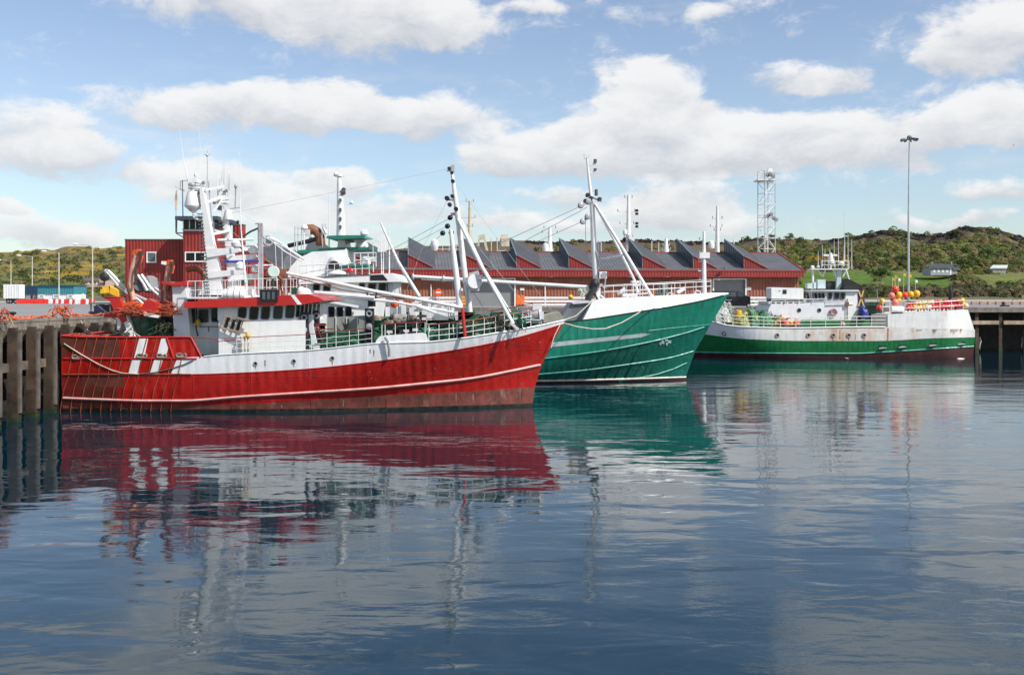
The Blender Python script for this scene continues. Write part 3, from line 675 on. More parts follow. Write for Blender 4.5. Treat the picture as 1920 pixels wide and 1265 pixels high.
rh.line([(x, 672) for x in range(119, 376, 10)], .05, .02).build('bulwark_rail', red_trim, red)
rh.line([(x, band_r(x)) for x in range(362, 1056, 12)], .03, .0).build('sheer_bead', red_trim, red)
# stern bulwark: raised side plating above the sheer
by = crv([(113,629.5),(160,632),(250,632.5),(358,632.5)])
def bul(px, v, side=-1):
    D = rh.yk(7, px)[1]; y = lerp(sheer_r(px), by(px), v)
    p = P(px, y, D); return p if side < 0 else V((p.x, 2*RD-D, p.z))
mb = MB()
for sd, off in ((-1,0),(1,0)):
    xs = [115+i*(358-115)/20 for i in range(21)]
    mb.grid([[bul(x, v, sd) for x in xs] for v in (0,.5,1)], lambda r, i: (2 if xs[i] > 152 else 1) if xs[i] < 218 else 0)
    mb.add([bul(358,1,sd), bul(358,0,sd), bul(377,0,sd)], [(0,1,2)], 0)
mb.add([bul(115,0,-1), bul(115,1,-1), bul(115,1,1), bul(115,0,1)], [(0,1,2,3)], 1)
mb.build('stern_bulwark', [red_hull, red_stern, red_brown], red)
m = MB()
for sd in (-1, 1):
    m.tube([bul(x, 1.01, sd) for x in range(115, 359, 9)]+[bul(377,0,sd)], .07, 6)
m.tube([bul(115,1.01,-1), bul(115,1.01,1)], .07, 6)
m.build('bulwark_cap', red_trim, red)
# white flashes on the stern plating
for pp in ([(261,634),(278,634),(270,670.5),(251.5,670.5)], [(302.5,634),(310,634),(315.6,651.5),(310,670.5),(293,670.5)]):
    pts = [P(a, b, rh.yk(7, a)[1]-.02) for a, b in pp]
    MB().prism(pts, (0,.015,0)).build('white_flash', white_hull, red)
for pp in ([(248,675),(265.6,675),(258,700),(240.6,700)], [(289,675),(305,675),(297,700),(281,700)], [(331,675),(341,675),(341,700),(321,700)]):
    rh.plate(pp).build('white_flash', white_hull, red)
# slanting rub ribs round the stern
for k in range(-2, 12):
    x = 144+18.8*k; m = MB()
    def seg(pts, off=.03):
        m.tube([P(a, b, (rh.yk(7, a)[1] if b < 671 else rh.D(a, b))-off) for a, b in pts], .034, 5)
    if x > 126 and x < 300: seg([(x,633),(x-5,652),(x-10,671)])
    if x-10 > 117: seg([(x-10,672),(x-17,702)])
    if x-18 > 118: seg([(x-18+3,704),(x-24,728),(x-28,750),(x-31,771)])
    if m.v: m.build('hull_rib', rib_rust, red)
MB().tube([P(313,633,rh.yk(7,313)[1]-.03), P(326,671,rh.yk(7,326)[1]-.03)], .06, 5).build('hull_rib', red_trim, red)
for a, b in ((266,667),(303,667),(340,666),(144,669)):
    MB().ring(P(a, b, rh.yk(7, a)[1]-.03), .01, .07, (0,1,0), 8).build('fairlead', rope, red) if 0 else None
    m = MB(); D = rh.yk(7, a)[1]-.05; m.tube([P(x, y, D) for x, y in rrect(a-9, a+9, b-3.5, b+3.5, 3)]+[P(a, b-3.5, D)], .05, 5); m.pbox(a-8, a+8, b-2.5, b+2.5, D+.02, .03)
    m.build('freeing_port', rust_ := mat('rusty_port_frame', (.25,.2,.16), .6, rust=.4), red)
for a, b in ((479,681.5),(551,677),(623,671.5)):
    m = MB(); D = rh.D(a,b)-.02; m.ring(P(a,b,D), .12, .03, (0,1,0), 16, 6); o = m.build('porthole', grey, red)
    MB().disc(P(a,b,D-.005), .12, .03, (0,1,0), 14).build('pane', glass, o)
m = MB()
for a, b in ((497,677),(862,655),(1035,634)): m.disc(rh.on(a, b, .01), .05, .03, (0,1,0), 10)
m.build('scupper', dark, red)
# scuffs, bare patches and rust weeps on the plating
rz0 = random.Random(41); scf = mat('scuffed_red_paint', (.46,.16,.12), .6, var=.4, vs=5); rsn = mat('rust_weep', (.13,.045,.02), .8, var=.5, vs=4); smu = mat('dark_smudge', (.10,.022,.016), .7, var=.4, vs=4)
def patch(px, py, w_, h_, mt, nm, n=7, off=.012):
    rh.plate([(px+w_*math.cos(i*6.283/n)*rz0.uniform(.5,1.1), py+h_*math.sin(i*6.283/n)*rz0.uniform(.5,1.1)) for i in range(n)], off).build(nm, mt, red)
for cx, cy, sx_, sy_, k in ((955,642,16,9,12),(985,640,10,12,7),(1000,668,8,14,8),(900,662,22,8,9),(820,694,30,8,7),(700,702,26,7,6)):
    for i in range(k): patch(rz0.gauss(cx,sx_), rz0.gauss(cy,sy_), rz0.uniform(.5,2.2), rz0.uniform(.5,1.6), scf, 'scuff_mark')
for px, py, L in ((479,686,6),(551,682,7),(569,695,14),(587,696,22),(592,697,12),(580,697,9),(623,677,9),(694,655,9),(701,656,14),(497,680,8),(862,658,12),(1036,638,10)):
    w_ = rz0.uniform(.5,1.3); rh.plate([(px-w_,py),(px+w_,py),(px+w_*.5,py+L*.7),(px,py+L),(px-w_*.5,py+L*.6)], .012).build('rust_run', rsn if py < 690 else smu, red)
for i in range(34):
    px = rz0.uniform(420, 990); py = boot_r(px)+rz0.uniform(2,8); L = rz0.uniform(5,20); w_ = rz0.uniform(.4,1.6)
    rh.plate([(px-w_,py),(px+w_,py),(px+w_*.6,min(py+L,766)),(px-w_*.5,min(py+L*.9,766))], .012).build('rust_run', rz0.choice((rsn, rsn, rsn, smu, smu, mat('pale_lime_stain', (.25,.16,.13), .8, var=.4, vs=4))), red)
# decks
def deck(h, k, pa, pb, dz, n=40):
    us = [(pa+(pb-pa)*i/n-h.L[k]['p0'])/(h.L[k]['p1']-h.L[k]['p0']) for i in range(n+1)]
    return MB().grid([[h.pt(k,u,-1)+V((0,.04,-dz)) for u in us], [h.pt(k,u,1)+V((0,-.04,-dz)) for u in us]])
deck(rh, 7, 117, 1050, .12).build('deck', deck_green, red)
rh_edge = [rh.pt(7, i/60) for i in range(17, 61)]
MB().tube([p+V((0,0,.0)) for p in rh_edge], .05, 6).build('gunwale', white_hull, red)
# steel box fairing on the rail amidships
pp = [(703,645),(706,637),(712,630.5),(720,629.5),(790,624.5),(797,627),(803,641)]
MB().prism([P(a,b,rh.yk(7,a)[1]-.03) for a,b in pp], (0,.9,0)).build('rail_fairing', white_hull, red)
MB().ptube([(722,632,63.3),(727,640,63.3),(730,655,63.35),(730,668,63.45)], .09, 8).build('discharge_hose', grey, red)
# wheelhouse
WD = 64.3
zz = lambda y: ZP(y, WD)
mb = MB(); mb.prism(*plan([(410,WD),(573,WD),(573,70.3),(410,70.3)], zz(667), zz(600)))
mb.prism(*plan([(408,WD),(552,WD),(585,65.7),(606,67.3),(585,68.9),(552,70.3),(408,70.3)], zz(600)+.001, zz(570)))
mb.build('wheelhouse', white, red)
mb = MB(); mb.prism(*plan([(356,65.7),(413,65.7),(413,69),(356,69)], zz(667), zz(576))); mb.build('aft_cabin', grey_white, red)
mb = MB(); mb.prism([P(a,b,64.9) for a,b in ((323,537),(348,537),(357,633),(326,633))], (0,1.6,0)); mb.prism([P(a,b,68.6) for a,b in ((323,537),(348,537),(357,633),(326,633))], (0,1.4,0)); mb.build('funnel_casing', grey_white, red)
mb = MB(); mb.pprism([(303,527.5),(326,530),(349,526),(349,535),(325,536),(303,532)], 64.6, 5.8); mb.build('gantry_top', red_trim, red)
mb = MB(); mb.pprism([(345,566),(345,577.5),(440,574.8),(566,571.2),(609,563.5),(600,559),(578,551),(500,555.5),(440,560)], 63.75, 7.1)
vis = mb.build('visor', red_trim, red)
mb = MB(); mb.pprism([(545,553.5),(552,553),(566,570.6),(558,571.2)], 63.735, .03); mb.build('white_flash', white, vis)
MB().prism(*plan([(350,64.2),(560,64.2),(590,66),(596,67.3),(590,68.6),(560,70.3),(350,70.3)], zz(560), zz(556.5))).build('bridge_roof', grey_white, red)
for a0,a1,b0,b1,ln in ((446,461,576.5,596,1.5),(467,483,576,598.5,2),(489,504.5,575.3,598,2),(512,528.5,574.5,597,2),(535,551,573,595.5,2)):
    window(red, rrect(a0,a1,b0,b1,3.2,ln), WD, gm=glass_green if a0 > 500 else glass)
fd = lambda a, b: (WD+(a-552)/33*1.4 if a < 585 else 65.7+(a-585)/21*1.6)
for a0,a1 in ((554.5,560.5),(563,568),(571,575.5),(578.5,582.5),(586,590),(594,597.5)): window(red, rrect(a0,a1,571.5+(a0-554)*-.03,594-(a0-554)*.12,1.2,2.), fd, fr=.025)
for a0,a1,b0,b1 in ((357.5,366,579,605),(372.5,390,581,604),(397,414.5,579.5,603)): window(red, rrect(a0,a1,b0,b1,2.6), 65.7, gm=glass_green)
m = MB(); m.pbar((375,612.5,65.65),(410,612,65.65),.04,.04); m.pbar((391,612.5,65.65),(391,622,65.65),.04,.04); m.build('grab_rail', dark, red)
m = MB(); m.ptube([(369,527,65.2),(368.5,560,64.6),(369,600,65.5),(367,613,65.5),(371,630,65.5)], .045, 6); m.build('cable', dark, red)
m = MB(); m.lathe([(.05,0),(.16,.1),(.18,.35),(.08,.5)], P(371,612,65.4), n=10); m.build('yellow_box', yellow, red)
# open shutter rack on the near side
rk = MB(); rk.pbar((413,614.5,64.1),(465,625,63.9),.16,.10); rk.pbar((445,596,64.0),(467,602,63.9),.2,.10)
for a in (419,431,443,453): rk.pbar((a+4,593+(a-419)*.14,64.05),(a-4,615+(a-419)*.2,64.05),.10,.06)
rk.pbar((420,591,64.05),(446,600,64.05),.06,.05)
o = rk.build('shutter_rack', wood, red)
m = MB()
for a in (424,436,447): m.pprism([(a+2,594+(a-419)*.14),(a+7,595+(a-419)*.14),(a,616+(a-419)*.15),(a-5,614+(a-419)*.15)], 64.2, .05)
m.build('gap_shade_sheet', black, o)  # black sheets stand in for the shaded gaps behind the battens
m = MB()
for a in (452,458,464): m.ptube([(a,630,63.9),(a+2,645,63.8),(a+1,660,63.9)], .06, 6)
m.build('fender_rope', rope, red)
MB().ball(P(465,629,63.8), .16, sq=1.2).build('yellow_float', yellow, red)
# bridge deck gear
rb = crv([(345,562),(480,556),(575,550)])
railing(red, [(352,561),(430,558.5),(520,554.5)], 64.3, [352+i*14 for i in range(13)], 1.15, white_mast, r=.022, bars=(1.,.5))
railing(red, [(500,555),(575,551)], 69.5, [500+i*12.5 for i in range(7)], 1.1, white_mast, r=.022, bars=(1.,.5))
m = MB(); p = P(418,552,64.1); m.lathe([(.05,0),(.3,.05),(.37,.25),(.37,1.25),(.3,1.45),(.05,1.5)], p, (1,0,0), 18); rf = m.build('liferaft_canister', white, red)
m = MB()
for k in (.35,.75,1.15): m.lathe([(.38,0),(.385,.0),(.385,.05),(.38,.05)], p+V((k,0,0)), (1,0,0), 18)
m.box(p.x+.1,p.x+1.4,p.y-.3,p.y+.3,p.z-.5,p.z-.33); m.build('cradle_band', grey, rf)
m = MB(); m.pbox(487,520,543,565,63.6,.7); bx = m.build('black_crate', black, red)
m = MB()
for a in (492,501,510): m.pbox(a,a+5,547,561,63.58,.03)
m.pbox(486,521,542,544,63.57,.75); m.build('crate_slat', grey_dk, bx)
m = MB(); o_ = P(513,510,64.6); m.lathe([(.15,-.28),(.34,-.15),(.38,.18),(.36,.2)], o_, (.2,-.95,.1), 16); sl_ = m.build('searchlight', white_mast, red)
MB().disc(o_+V((.04,-.2,.02)), .33, .03, (.2,-.95,.1), 16).build('lens', mat('pale_green_lens', (.45,.58,.52), .12), sl_)
m = MB(); m.ptube([(511,545,64.6),(511.5,522,64.6)], .07, 8); m.build('searchlight_post', mach_green, sl_)
m = MB(); m.pbox(546,561,540,552,65,1.0); m.build('green_tub', mach_green, red)
m = MB(); m.mound(P(570,553,65.2), .5, .45, .5, 3); m.build('canvas_cover', white_dirty, red)
m = MB(); m.pbox(430,445,556,559,66,1); m.pbox(340,372,531,556,69.5,1.0); m.pbox(440,470,536,554,69,1.6); m.build('deck_locker', white, red)
m = MB(); m.pbox(435,462,521,531,70,1.5); m.build('green_locker', mach_green, red)
m = MB(); m.ptube([(350,506,66.8),(358,503.5,66.8),(368,503.5,66.8),(378,508,66.8),(384,516,66.8),(386,530,66.8),(386,552,66.8)], .21, 12); m.build('exhaust_pipe', rustp, red)
# main mast: two tapering box legs with rungs, joined by radar arms
def leg(outl, D, dep, name='mast_leg'):
    return MB().pprism(outl, D, dep).build(name, white_mast, mast)
mast = MB().pbox(372,470,553,560,65.2,4.2).build('mast_base', white_mast, red)
L1 = leg([(372,556),(376,545),(387,518),(385,468),(378,402),(374,352),(379,351),(389,400),(402,466),(410,500),(416,556)], 65.2, .55)
L2 = leg([(425,556),(426,520),(424,480),(417,420),(413,398),(420,396),(431,440),(440,500),(446,556)], 69.2, .55)
for Lx, D, a0, a1, y0, y1, n in ((L1,65.15,380,394,400,553,24),(L2,69.15,418,427,415,553,22)):
    m = MB()
    for i in range(n):
        t = i/(n-1); y = lerp(y0,y1,t); a = lerp(a0,a1,t)-3+ (-2 if D < 66 else 0); m.ptube([(a-4.2,y,D),(a-4.2,y+1.6,D-.12),(a+4,y+1.6,D-.12),(a+4,y,D)], .042, 4)
    m.build('rung', grey_dk, Lx)
def arm(outl, D, dep=.5): return MB().pprism(outl, D, dep).build('radar_arm', white_mast, mast)
arm([(385,466),(447,465),(450,471),(440,474),(388,483)], 65.1); arm([(387,508),(455,506),(459,511),(450,514),(390,522)], 65.1)
arm([(425,480),(478,476),(482,482),(470,486),(428,492)], 69.0); arm([(426,514),(486,513),(489,518),(475,522),(428,528)], 69.0)
m = MB(); m.pbar((400,398,67.4),(418,372,67.6),.12,.12); m.pbar((378,382,65.4),(420,368,69.3),.2,.16); m.pbar((392,440,65.4),(430,432,69.4),.2,.16); m.pbar((384,356,65.4),(418,350,69.2),.14,.14); m.build('mast_brace', white_mast, mast)
for a0,a1,y,D,mt in ((408,476,449.5,65.3,white_mast),(416,485,490,65.4,blue),(452,506,461.5,69.2,white_mast),(456,512,497.5,69.2,white_mast)):
    m = MB(); m.tube([P(a0,y+.6,D-.1),P((a0+a1)/2,y,D),P(a1,y-.6,D+.1)], .085 if mt is not white_mast or D < 66 else .06, 8); sc_ = m.build('radar_scanner', mt, mast)
    c = (a0+a1)/2; MB().lathe([(.28,-.42),(.33,-.2),(.22,-.08),(.1,0)], P(c,y,D), n=12).build('radar_gearbox', white_mast, sc_)
for a, y, D, r in ((443,459,65.4,.30),(475,470,69.2,.34),(451,500,65.4,.34),(481,505,69.2,.36),(459,468,68,.2)): dome(mast, a, y, D, r)
m = MB(); p = P(362,398,65.6); m.lathe([(.05,0),(.20,.05),(.55,.38),(.56,.44),(.37,1.30),(.33,1.36),(.02,1.4)], p, n=20); m.build('satellite_dome', white_mast, mast)
m = MB(); m.ptube([(362,398,65.6),(364,409,65.5),(372,412,65.4),(388,414,65.4)], .07, 8); m.build('dome_bracket', white_mast, mast)
m = MB(); p = P(428,412,69.3); m.lathe([(.32,0),(.34,.05),(.2,.7),(.05,.75)], p, n=14); m.build('satellite_dome', white_mast, mast)
# mast head: platform rings, lights, aerial frames
m = MB()
m.ring(P(366,353,65.6), .38, .04, (0,0,1), 16, 6); m.ring(P(366,347,65.6), .38, .03, (0,0,1), 16, 6); m.ring(P(415,380,69.4), .5, .04, (0,0,1), 16, 6); m.ring(P(415,374,69.4), .5, .03, (0,0,1), 16, 6)
m.pbar((356,353,65.6),(385,360,65.6),.12,.14); m.pbar((397,372,69.3),(430,381,69.4),.12,.14)
m.ptube([(366,352,65.6),(367,330,65.6)], .05, 6); m.pbox(361,368,334,342,65.4,.4); m.build('mast_platform', white_mast, mast)
m = MB(); m.ball(P(373,342,65.5), .17); m.ball(P(367,328,65.6), .12, sq=1.6); m.ball(P(417,368,69.3), .12); m.build('beacon', white_mast, mast)
m = MB()
for a,y in ((357,346),(360,351),(381,343),(402,380),(407,390),(420,364),(424,358)): lamp_head(m, P(a,y,65.4 if a < 400 else 69.2), .13)
m.build('deck_flood', grey, mast)
m = MB()
for a,b,y,D in ((364,372,357,65.5),(409,414,385,69.2),(418,421,358,69.3)): m.pbox(a,b,y,y+9,D,.3)
m.build('junction_box', grey_dk, mast)
m = MB(); m.ptube([(388,350,66.5),(389,325,66.5),(388.5,292,66.5)], .03, 5); m.pbar((381,290,66.5),(396,289,66.5),.03,.03); m.ball(P(388.5,291,66.5), .1); m.pbar((388.5,282,66.5),(388.5,292,66.5),.03,.03); m.ptube([(398,420,66.8),(391,340,66.6)], .05, 6); m.build('wind_vane_post', galv, mast)
for a,y0,y1,ln,D,r in ((354,345,298,-10,65.6,.035),(344,298,240,-8,65.6,.014),(409,380,316,-1,69.2,.04),(431,370,358,0,69.2,.02),(415,360,330,1,69.2,.02),(380,352,300,3,65.6,.012),(462,545,430,-10,64.5,.06),(452,430,335,-3,64.5,.028),(451,335,285,-2,64.5,.012),(484,552,470,1,66,.02),(378,300,236,-6,65.6,.01),(372,330,286,2,66,.01),(396,330,290,-1,66,.01)):
    whip(mast, a, y0, y1, D, ln, r)
m = MB(); m.ptube([(441,391,69.3),(442,352,69.3)], .045, 6); m.ball(P(442,349.5,69.3), .11, sq=1.4); m.pbar((428,392,69.3),(451,389,69.3),.06,.06); m.build('stub_aerial', grey, mast)
m = MB(); m.ptube([(343,405,65.6),(342,338,65.6)], .035, 5); m.pbar((338,340,65.6),(353,338,65.6),.03,.03); m.pbar((338,340,65.6),(338,356,65.6),.03,.03); m.pbar((328,350,65.6),(346,359,65.6),.02,.02); m.pbar((337,355,65.6),(346,357,65.6),.04,.04); m.ptube([(343,405,65.6),(360,412,65.5),(374,405,65.4)], .03, 5); m.build('aerial_frame', grey_dk, mast)
m = MB(); m.pprism([(327,374),(330,357),(332,362),(333,380),(330,397),(328,392)], 65.6, .05); m.build('house_flag', mat('faded_flag', (.7,.42,.28), .8, var=.35), mast)
MB().ptube([(330,405,65.6),(331,356,65.6)], .02, 5).build('flag_staff', grey, mast)
rz_ = random.Random(17)
for i in range(22):
    a = rz_.choice((rz_.uniform(352,382), rz_.uniform(402,436))); D = 65.5 if a < 390 else 69.2; y = rz_.uniform(340,405); whip(mast, a, y, y-rz_.uniform(10,48), D+rz_.uniform(-.4,.6), rz_.uniform(-3,2), rz_.uniform(.010,.022), mt=rz_.choice((white_mast, galv, grey)))
for i in range(9):
    a = rz_.choice((rz_.uniform(356,374), rz_.uniform(404,424))); D = 65.4 if a < 390 else 69.1; y = rz_.uniform(352,412); MB().pbar((a,y,D),(a+rz_.uniform(8,18),y+rz_.uniform(-5,4),D),.04,.05).build('mast_bracket', galv, mast)
for i in range(12):
    a = rz_.uniform(400,545); y = rz_.uniform(548,556); whip(red, a, y, y-rz_.uniform(25,95), rz_.uniform(65,70), rz_.uniform(-3,3), rz_.uniform(.010,.018), mt=rz_.choice((white_mast, galv)))
# dark derrick post with hook between mast and boom
m = MB(); m.ptube([(486,552,68.4),(486,418,68.4)], .10, 8); m.ptube([(491,552,68.6),(490,420,68.6)], .12, 8); m.pbar((478,420,68.4),(492,419,68.4),.06,.06); m.build('derrick_post', grey, red)
m = MB(); m.ptube([(484,428,68.4),(470,434,68.4),(452,446,68.2),(440,452,68)], .07, 6); m.build('derrick_arm', dark, red)
m = MB(); m.ptube([(505,446,69),(520,452,69),(545,470,69),(570,486,69)], .09, 8); m.ptube([(509,452,69),(535,472,69),(566,490,69)], .05, 6); m.ring(P(504,450,69), .35, .035, (0,1,0), 16, 6); m.ring(P(504,450,69.2), .28, .03, (.3,1,0), 16, 6); m.build('folding_aerial', grey_white, red)
for a,y0,y1,ln in ((520,545,372,-8),(530,545,430,-2),(545,548,470,0),(556,548,478,1)): whip(red, a, y0, y1, 68.5, ln, .018)

# foremast, sheer-leg, boom
fm = MB().ptube([(881,585,66.9),(878,560,66.9),(866,470,66.9),(859,410,66.9),(851,350,66.9),(846,312,66.9)], [.19,.20,.20,.19,.14,.09], 14).build('foremast', white_mast, red)
m = MB(); m.ptube([(862,576,66.2),(856,520,66.2),(848,455,66.2),(845,430,66.2)], [.22,.20,.16,.12], 12); m.build('derrick_mast', white_mast, red)
m = MB(); m.ptube([(859,411,66.7),(900,494,65.6),(962,607,64.6)], .125, 10); m.ptube([(864,412,67.2),(905,500,69),(958,588,69.9)], .09, 10); m.pbar((869,528,66.6),(911,520,65.4),.2,.16); m.pbar((957,605,64.6),(972,618,64.5),.18,.14); m.build('mast_strut', white_mast, red)
m = MB(); m.lathe([(.48,-.3),(.5,-.25),(.5,.0),(.25,.05),(.25,.3),(.5,.34),(.5,.5),(.48,.55)], P(888,529,66.2), (.2,-.95,.1), 18); m.pbox(880,898,528,545,66,.5); wn = m.build('mast_winch', grey_white, red)
m = MB(); m.pbar((881,521,66.5),(905,516,66.3),.05,.05); m.pbar((880,516,66.5),(898,511,66.5),.08,.3); m.build('winch_guard', galv, wn)
m = MB()
for a,y,s in ((838,372,.2),(843,384,.18),(848,368,.16),(855,392,.18),(849,340,.16),(847,324,.14),(842,316,.14)): lamp_head(m, P(a,y,66.6), s*.95, (-.3,-.7,-.4))
m.build('deck_flood', grey_dk, fm)
m = MB(); m.pbox(846,852,309,322,66.7,.3); m.pbar((837,321,66.9),(852,318,66.9),.06,.1); m.pbar((836,373,66.9),(855,376,66.9),.1,.16); m.pbar((845,402,66.9),(862,400,66.9),.1,.2); m.build('mast_bracket', galv, fm)
m = MB()
for a,y in ((844,408),(839,424),(830,437),(846,436)): m.lathe([(.05,-.2),(.16,-.1),(.18,0),(.16,.1),(.05,.2)], P(a,y,66.4), (.4,-.8,.2), 12)
m.build('hanging_block', dark, fm)
bmo = MB().ptube([(532,511,66.6),(600,524,66.4),(700,546,66.2),(790,562,66.0),(866,577,65.9)], [.09,.12,.13,.13,.10], 12).build('cargo_boom', white_mast, red)
MB().ptube([(545,518,66.5),(640,543,66.3),(760,561,66.1)], .04, 6).build('hydraulic_pipe', rustp, bmo)
m = MB(); m.pbox(523,536,505,522,66.3,.6); m.ptube([(527,520,66.4),(525,535,66.4),(520,545,66.4)], .12, 7); m.ptube([(520,515,66.2),(530,525,66.2),(532,538,66.2)], .06, 6); m.build('boom_head', rustp, bmo)
m = MB(); m.ptube([(590,548,65.2),(640,553,65.1),(702,558,65.0)], .12, 8); m.ptube([(640,556,65.1),(740,566,65.0),(850,586,64.9)], .09, 8); m.ptube([(780,573,64.9),(818,587,64.8)], .10, 8); m.build('stowed_derrick', grey_white, red)
def wires(parent, ls, mt=rope_dk, r=.016, name='rigging_wire'):
    for l in ls: MB().tube([q if isinstance(q, V) else P(*q) for q in l], r, 4).build(name, mt, parent)
wires(red, [[(844,409,66.4),(740,465,67.5),(560,531,68)],[(839,424,66.4),(730,480,67),(548,517,67)],[(831,437,66.4),(760,500,66.8),(566,528,66.6)],[(873,440,66.5),(878,575,66.4)],[(868,440,67.2),(874,575,67.2)],[(886,545,66),(905,575,65.6)],[(851,316,66.9),(1040,596,67.1)]][:6])
wires(red, [[(852,340,66.9),(1048,600,67.2)],[(846,316,66.9),(432,400,67.5)],[(430,430,69.2),(575,548,69.5)],[(400,372,67.4),(486,420,68.4)],[(851,352,66.9),(790,470,67),(745,590,67.4)],[(858,402,66.6),(846,572,66.2)],[(862,420,67),(1010,603,69.6)]], galv, .012)
m = MB(); m.ptube([(867,578,64.1),(872,632,63.95)], .11, 10); m.build('samson_post', red_trim, red)
# rails
def rD(a): return rh.yk(7, a)[1]+.12
railing(red, [(x, sheer_r(x)) for x in (804,850,900,950,1012)], rD, [804,823,842,857,887,908,929,946,963,980,995,1011], 1.08, white_mast, topm=rail_red)
railing(red, [(x, sheer_r(x)) for x in (418,500,580,640,700)], rD, [418,444,472,501,529,556,584,613,630,655,672,697], 1.02, white_mast, topm=rail_red, r=.02)
railing(red, [(724,634),(795,630)], rD, [716,722,741,761,781,797], .9, white_mast, topm=rail_red, bars=(1.,))
railing(red, [(x, sheer_r(x)-14) for x in (800,850,900,950,1000)], lambda a: 2*RD-rh.yk(7,a)[1]-.2, [800,822,845,870,895,920,945,970,1000], 1.08, white_mast, topm=rail_red)
railing(red, [(590,640),(690,632)], 69.9, [590,610,630,650,670,690], 1.1, white_mast, topm=rail_red)
MB().tube([bul(358,1.0)+V((0,.1,0)), P(400,634,63.6), P(410,640,63.6), P(440,637,63.6)], .035, 6).build('grab_rail', rail_red, red)
# gallows posts, hopper boxes and winches on the working deck
for a0,a1,y0,y1,D in ((563,577,585,660,64.6),(589,597,582,642,65.8),(684,700,578,650,64.4)):
    m = MB(); m.pbox(a0,a0+3,y0,y1,D,.5); m.pbox(a1-3,a1,y0,y1,D,.5); m.pbox(a0+3.02,a1-3.02,y0,y1,D+.3,.15)
    n = int((y1-y0)/9)
    for i in range(n): m.pbox(a0-.5,a1+.5,y0+i*9,y0+i*9+2.2,D-.03,.1)
    g = m.build('gallows_post', dark, red)
    m = MB(); m.ring(P((a0+a1)/2,y0+10,D-.1), .16, .06, (0,1,0), 14, 6); m.lathe([(.05,-.1),(.2,-.06),(.12,0),(.2,.06),(.05,.1)], P((a0+a1)/2,y0+34,D-.1), (0,1,0), 14); m.build('sheave', grey, g)
m = MB(); m.pprism([(578,590),(586,589),(586,612),(592,640),(598,655),(588,657),(580,620)], 64.9, .4); m.build('towing_bracket', grey_white, red)
m = MB(); m.pprism([(612,595),(690,591),(690,621),(612,621)], 67.0, .1); hp = m.build('hopper_panel', mat('weathered_grey_panel', (.25,.26,.24), .6, rust=.2, dirt=.4), red)
m = MB()
for a in (612,630,650,670,689): m.pbar((a,594,66.95),(a,622,66.95),.06,.05)
m.build('stiffener', white_dirty, hp)
m = MB(); m.pprism([(639,596),(642,604),(646,608),(651,608),(655,602),(657,596),(654,606),(650,616),(648,624),(645,616)], 66.7, .08); m.build('steer_head', dark, hp)
m = MB(); m.pbox(600,690,624,656,66.0,2.2); m.pbox(700,735,597,636,66.4,2); m.pbox(742,772,606,640,66.6,1.6); m.build('fish_hopper', mach_green, red)
m = MB(); m.pbox(604,686,622,624,65.9,2.4); m.pbox(700,736,594,597,66.3,2.2)
for a in (604,625,646,667,684): m.pbox(a,a+1.6,624,655,65.95,.06)
m.build('hopper_rim', deck_green, red)
m = MB(); m.pbox(592,625,616,618,65.6,.1); m.pbox(592,612,608,610,65.6,.1); m.pbar((592,606,65.6),(605,640,65.6),.06,.06); m.build('red_grate', rail_red, red)
winch(red, 752, 612, 66.4, .80, grey_dk, grey); winch(red, 835, 625, 67.6, .95); winch(red, 905, 612, 68.4, 1.0); winch(red, 985, 602, 68.2, .8); winch(red, 1000, 600, 66.4, .6, grey_white, grey)
winch(red, 780, 640, 66, .7)
m = MB(); m.pprism([(872,620),(880,596),(895,588),(914,592),(922,610),(926,628),(876,632)], 65.3, 1.6); gn = m.build('anchor_winch', mach_green, red)
m = MB(); m.disc(P(900,606,65.25), .42, .1, (0,1,0), 20); m.ring(P(900,606,65.2), .42, .06, (0,1,0), 20, 6); m.ptube([(882,622,65.1),(890,600,65.1),(902,590,65.1),(914,602,65.1),(918,624,65.1)], .06, 6); m.build('winch_guard', mat('olive_hose', (.10,.12,.05), .7), gn)
m = MB(); m.pbox(816,840,577,600,66.4,1.0); m.build('control_box', white, red)
m = MB(); m.pbox(999,1016,570,606,66.6,.9); m.build('bow_locker', grey_white, red)
m = MB(); rr = random.Random(5)
for i in range(46):
    a = rr.uniform(700, 990); D = rr.uniform(64.9, 69.5); y = sheer_r(a)-rr.uniform(0, 16); L = rr.uniform(6, 26)
    m.ptube([(a,y,D),(a+L*.4,y-rr.uniform(2,14),D+.1),(a+L,y-rr.uniform(-4,6),D+.2)], rr.uniform(.025,.07), 5)
m.build('hose_bundle', dark, red)
m = MB()
for i in range(26):
    a = rr.uniform(600, 985); D = rr.uniform(65.2, 69.5); y = sheer_r(a)-rr.uniform(0, 6); s = rr.uniform(3, 11); m.pbox(a,a+s,y-rr.uniform(8,24),y,D,rr.uniform(.2,.8))
m.build('deck_fitting', mach_green, red)
m = MB()
for i in range(22):
    a = rr.uniform(690, 1000); D = rr.uniform(65.0, 69.5); y = sheer_r(a)-rr.uniform(0, 5); m.ptube([(a,y,D),(a+rr.uniform(-2,2),y-rr.uniform(8,30),D)], rr.uniform(.025,.06), 6)
    if i%3 == 0: m.pbox(a-5,a+5,y-22,y-17,D,.3)
m.build('stanchion', grey_white, red)
m = MB()
for i in range(60):
    a = rr.uniform(700, 1000); D = rr.uniform(64.6, 69.8); y = sheer_r(a)-rr.uniform(4, 26); pts = [(a,y,D)]
    for k in range(4): pts.append((pts[-1][0]+rr.uniform(-3,7), pts[-1][1]+rr.uniform(-5,5), D+rr.uniform(-.1,.1)))
    m.ptube(pts, rr.uniform(.018,.035), 4)
m.build('loose_line', rope, red)
m = MB()
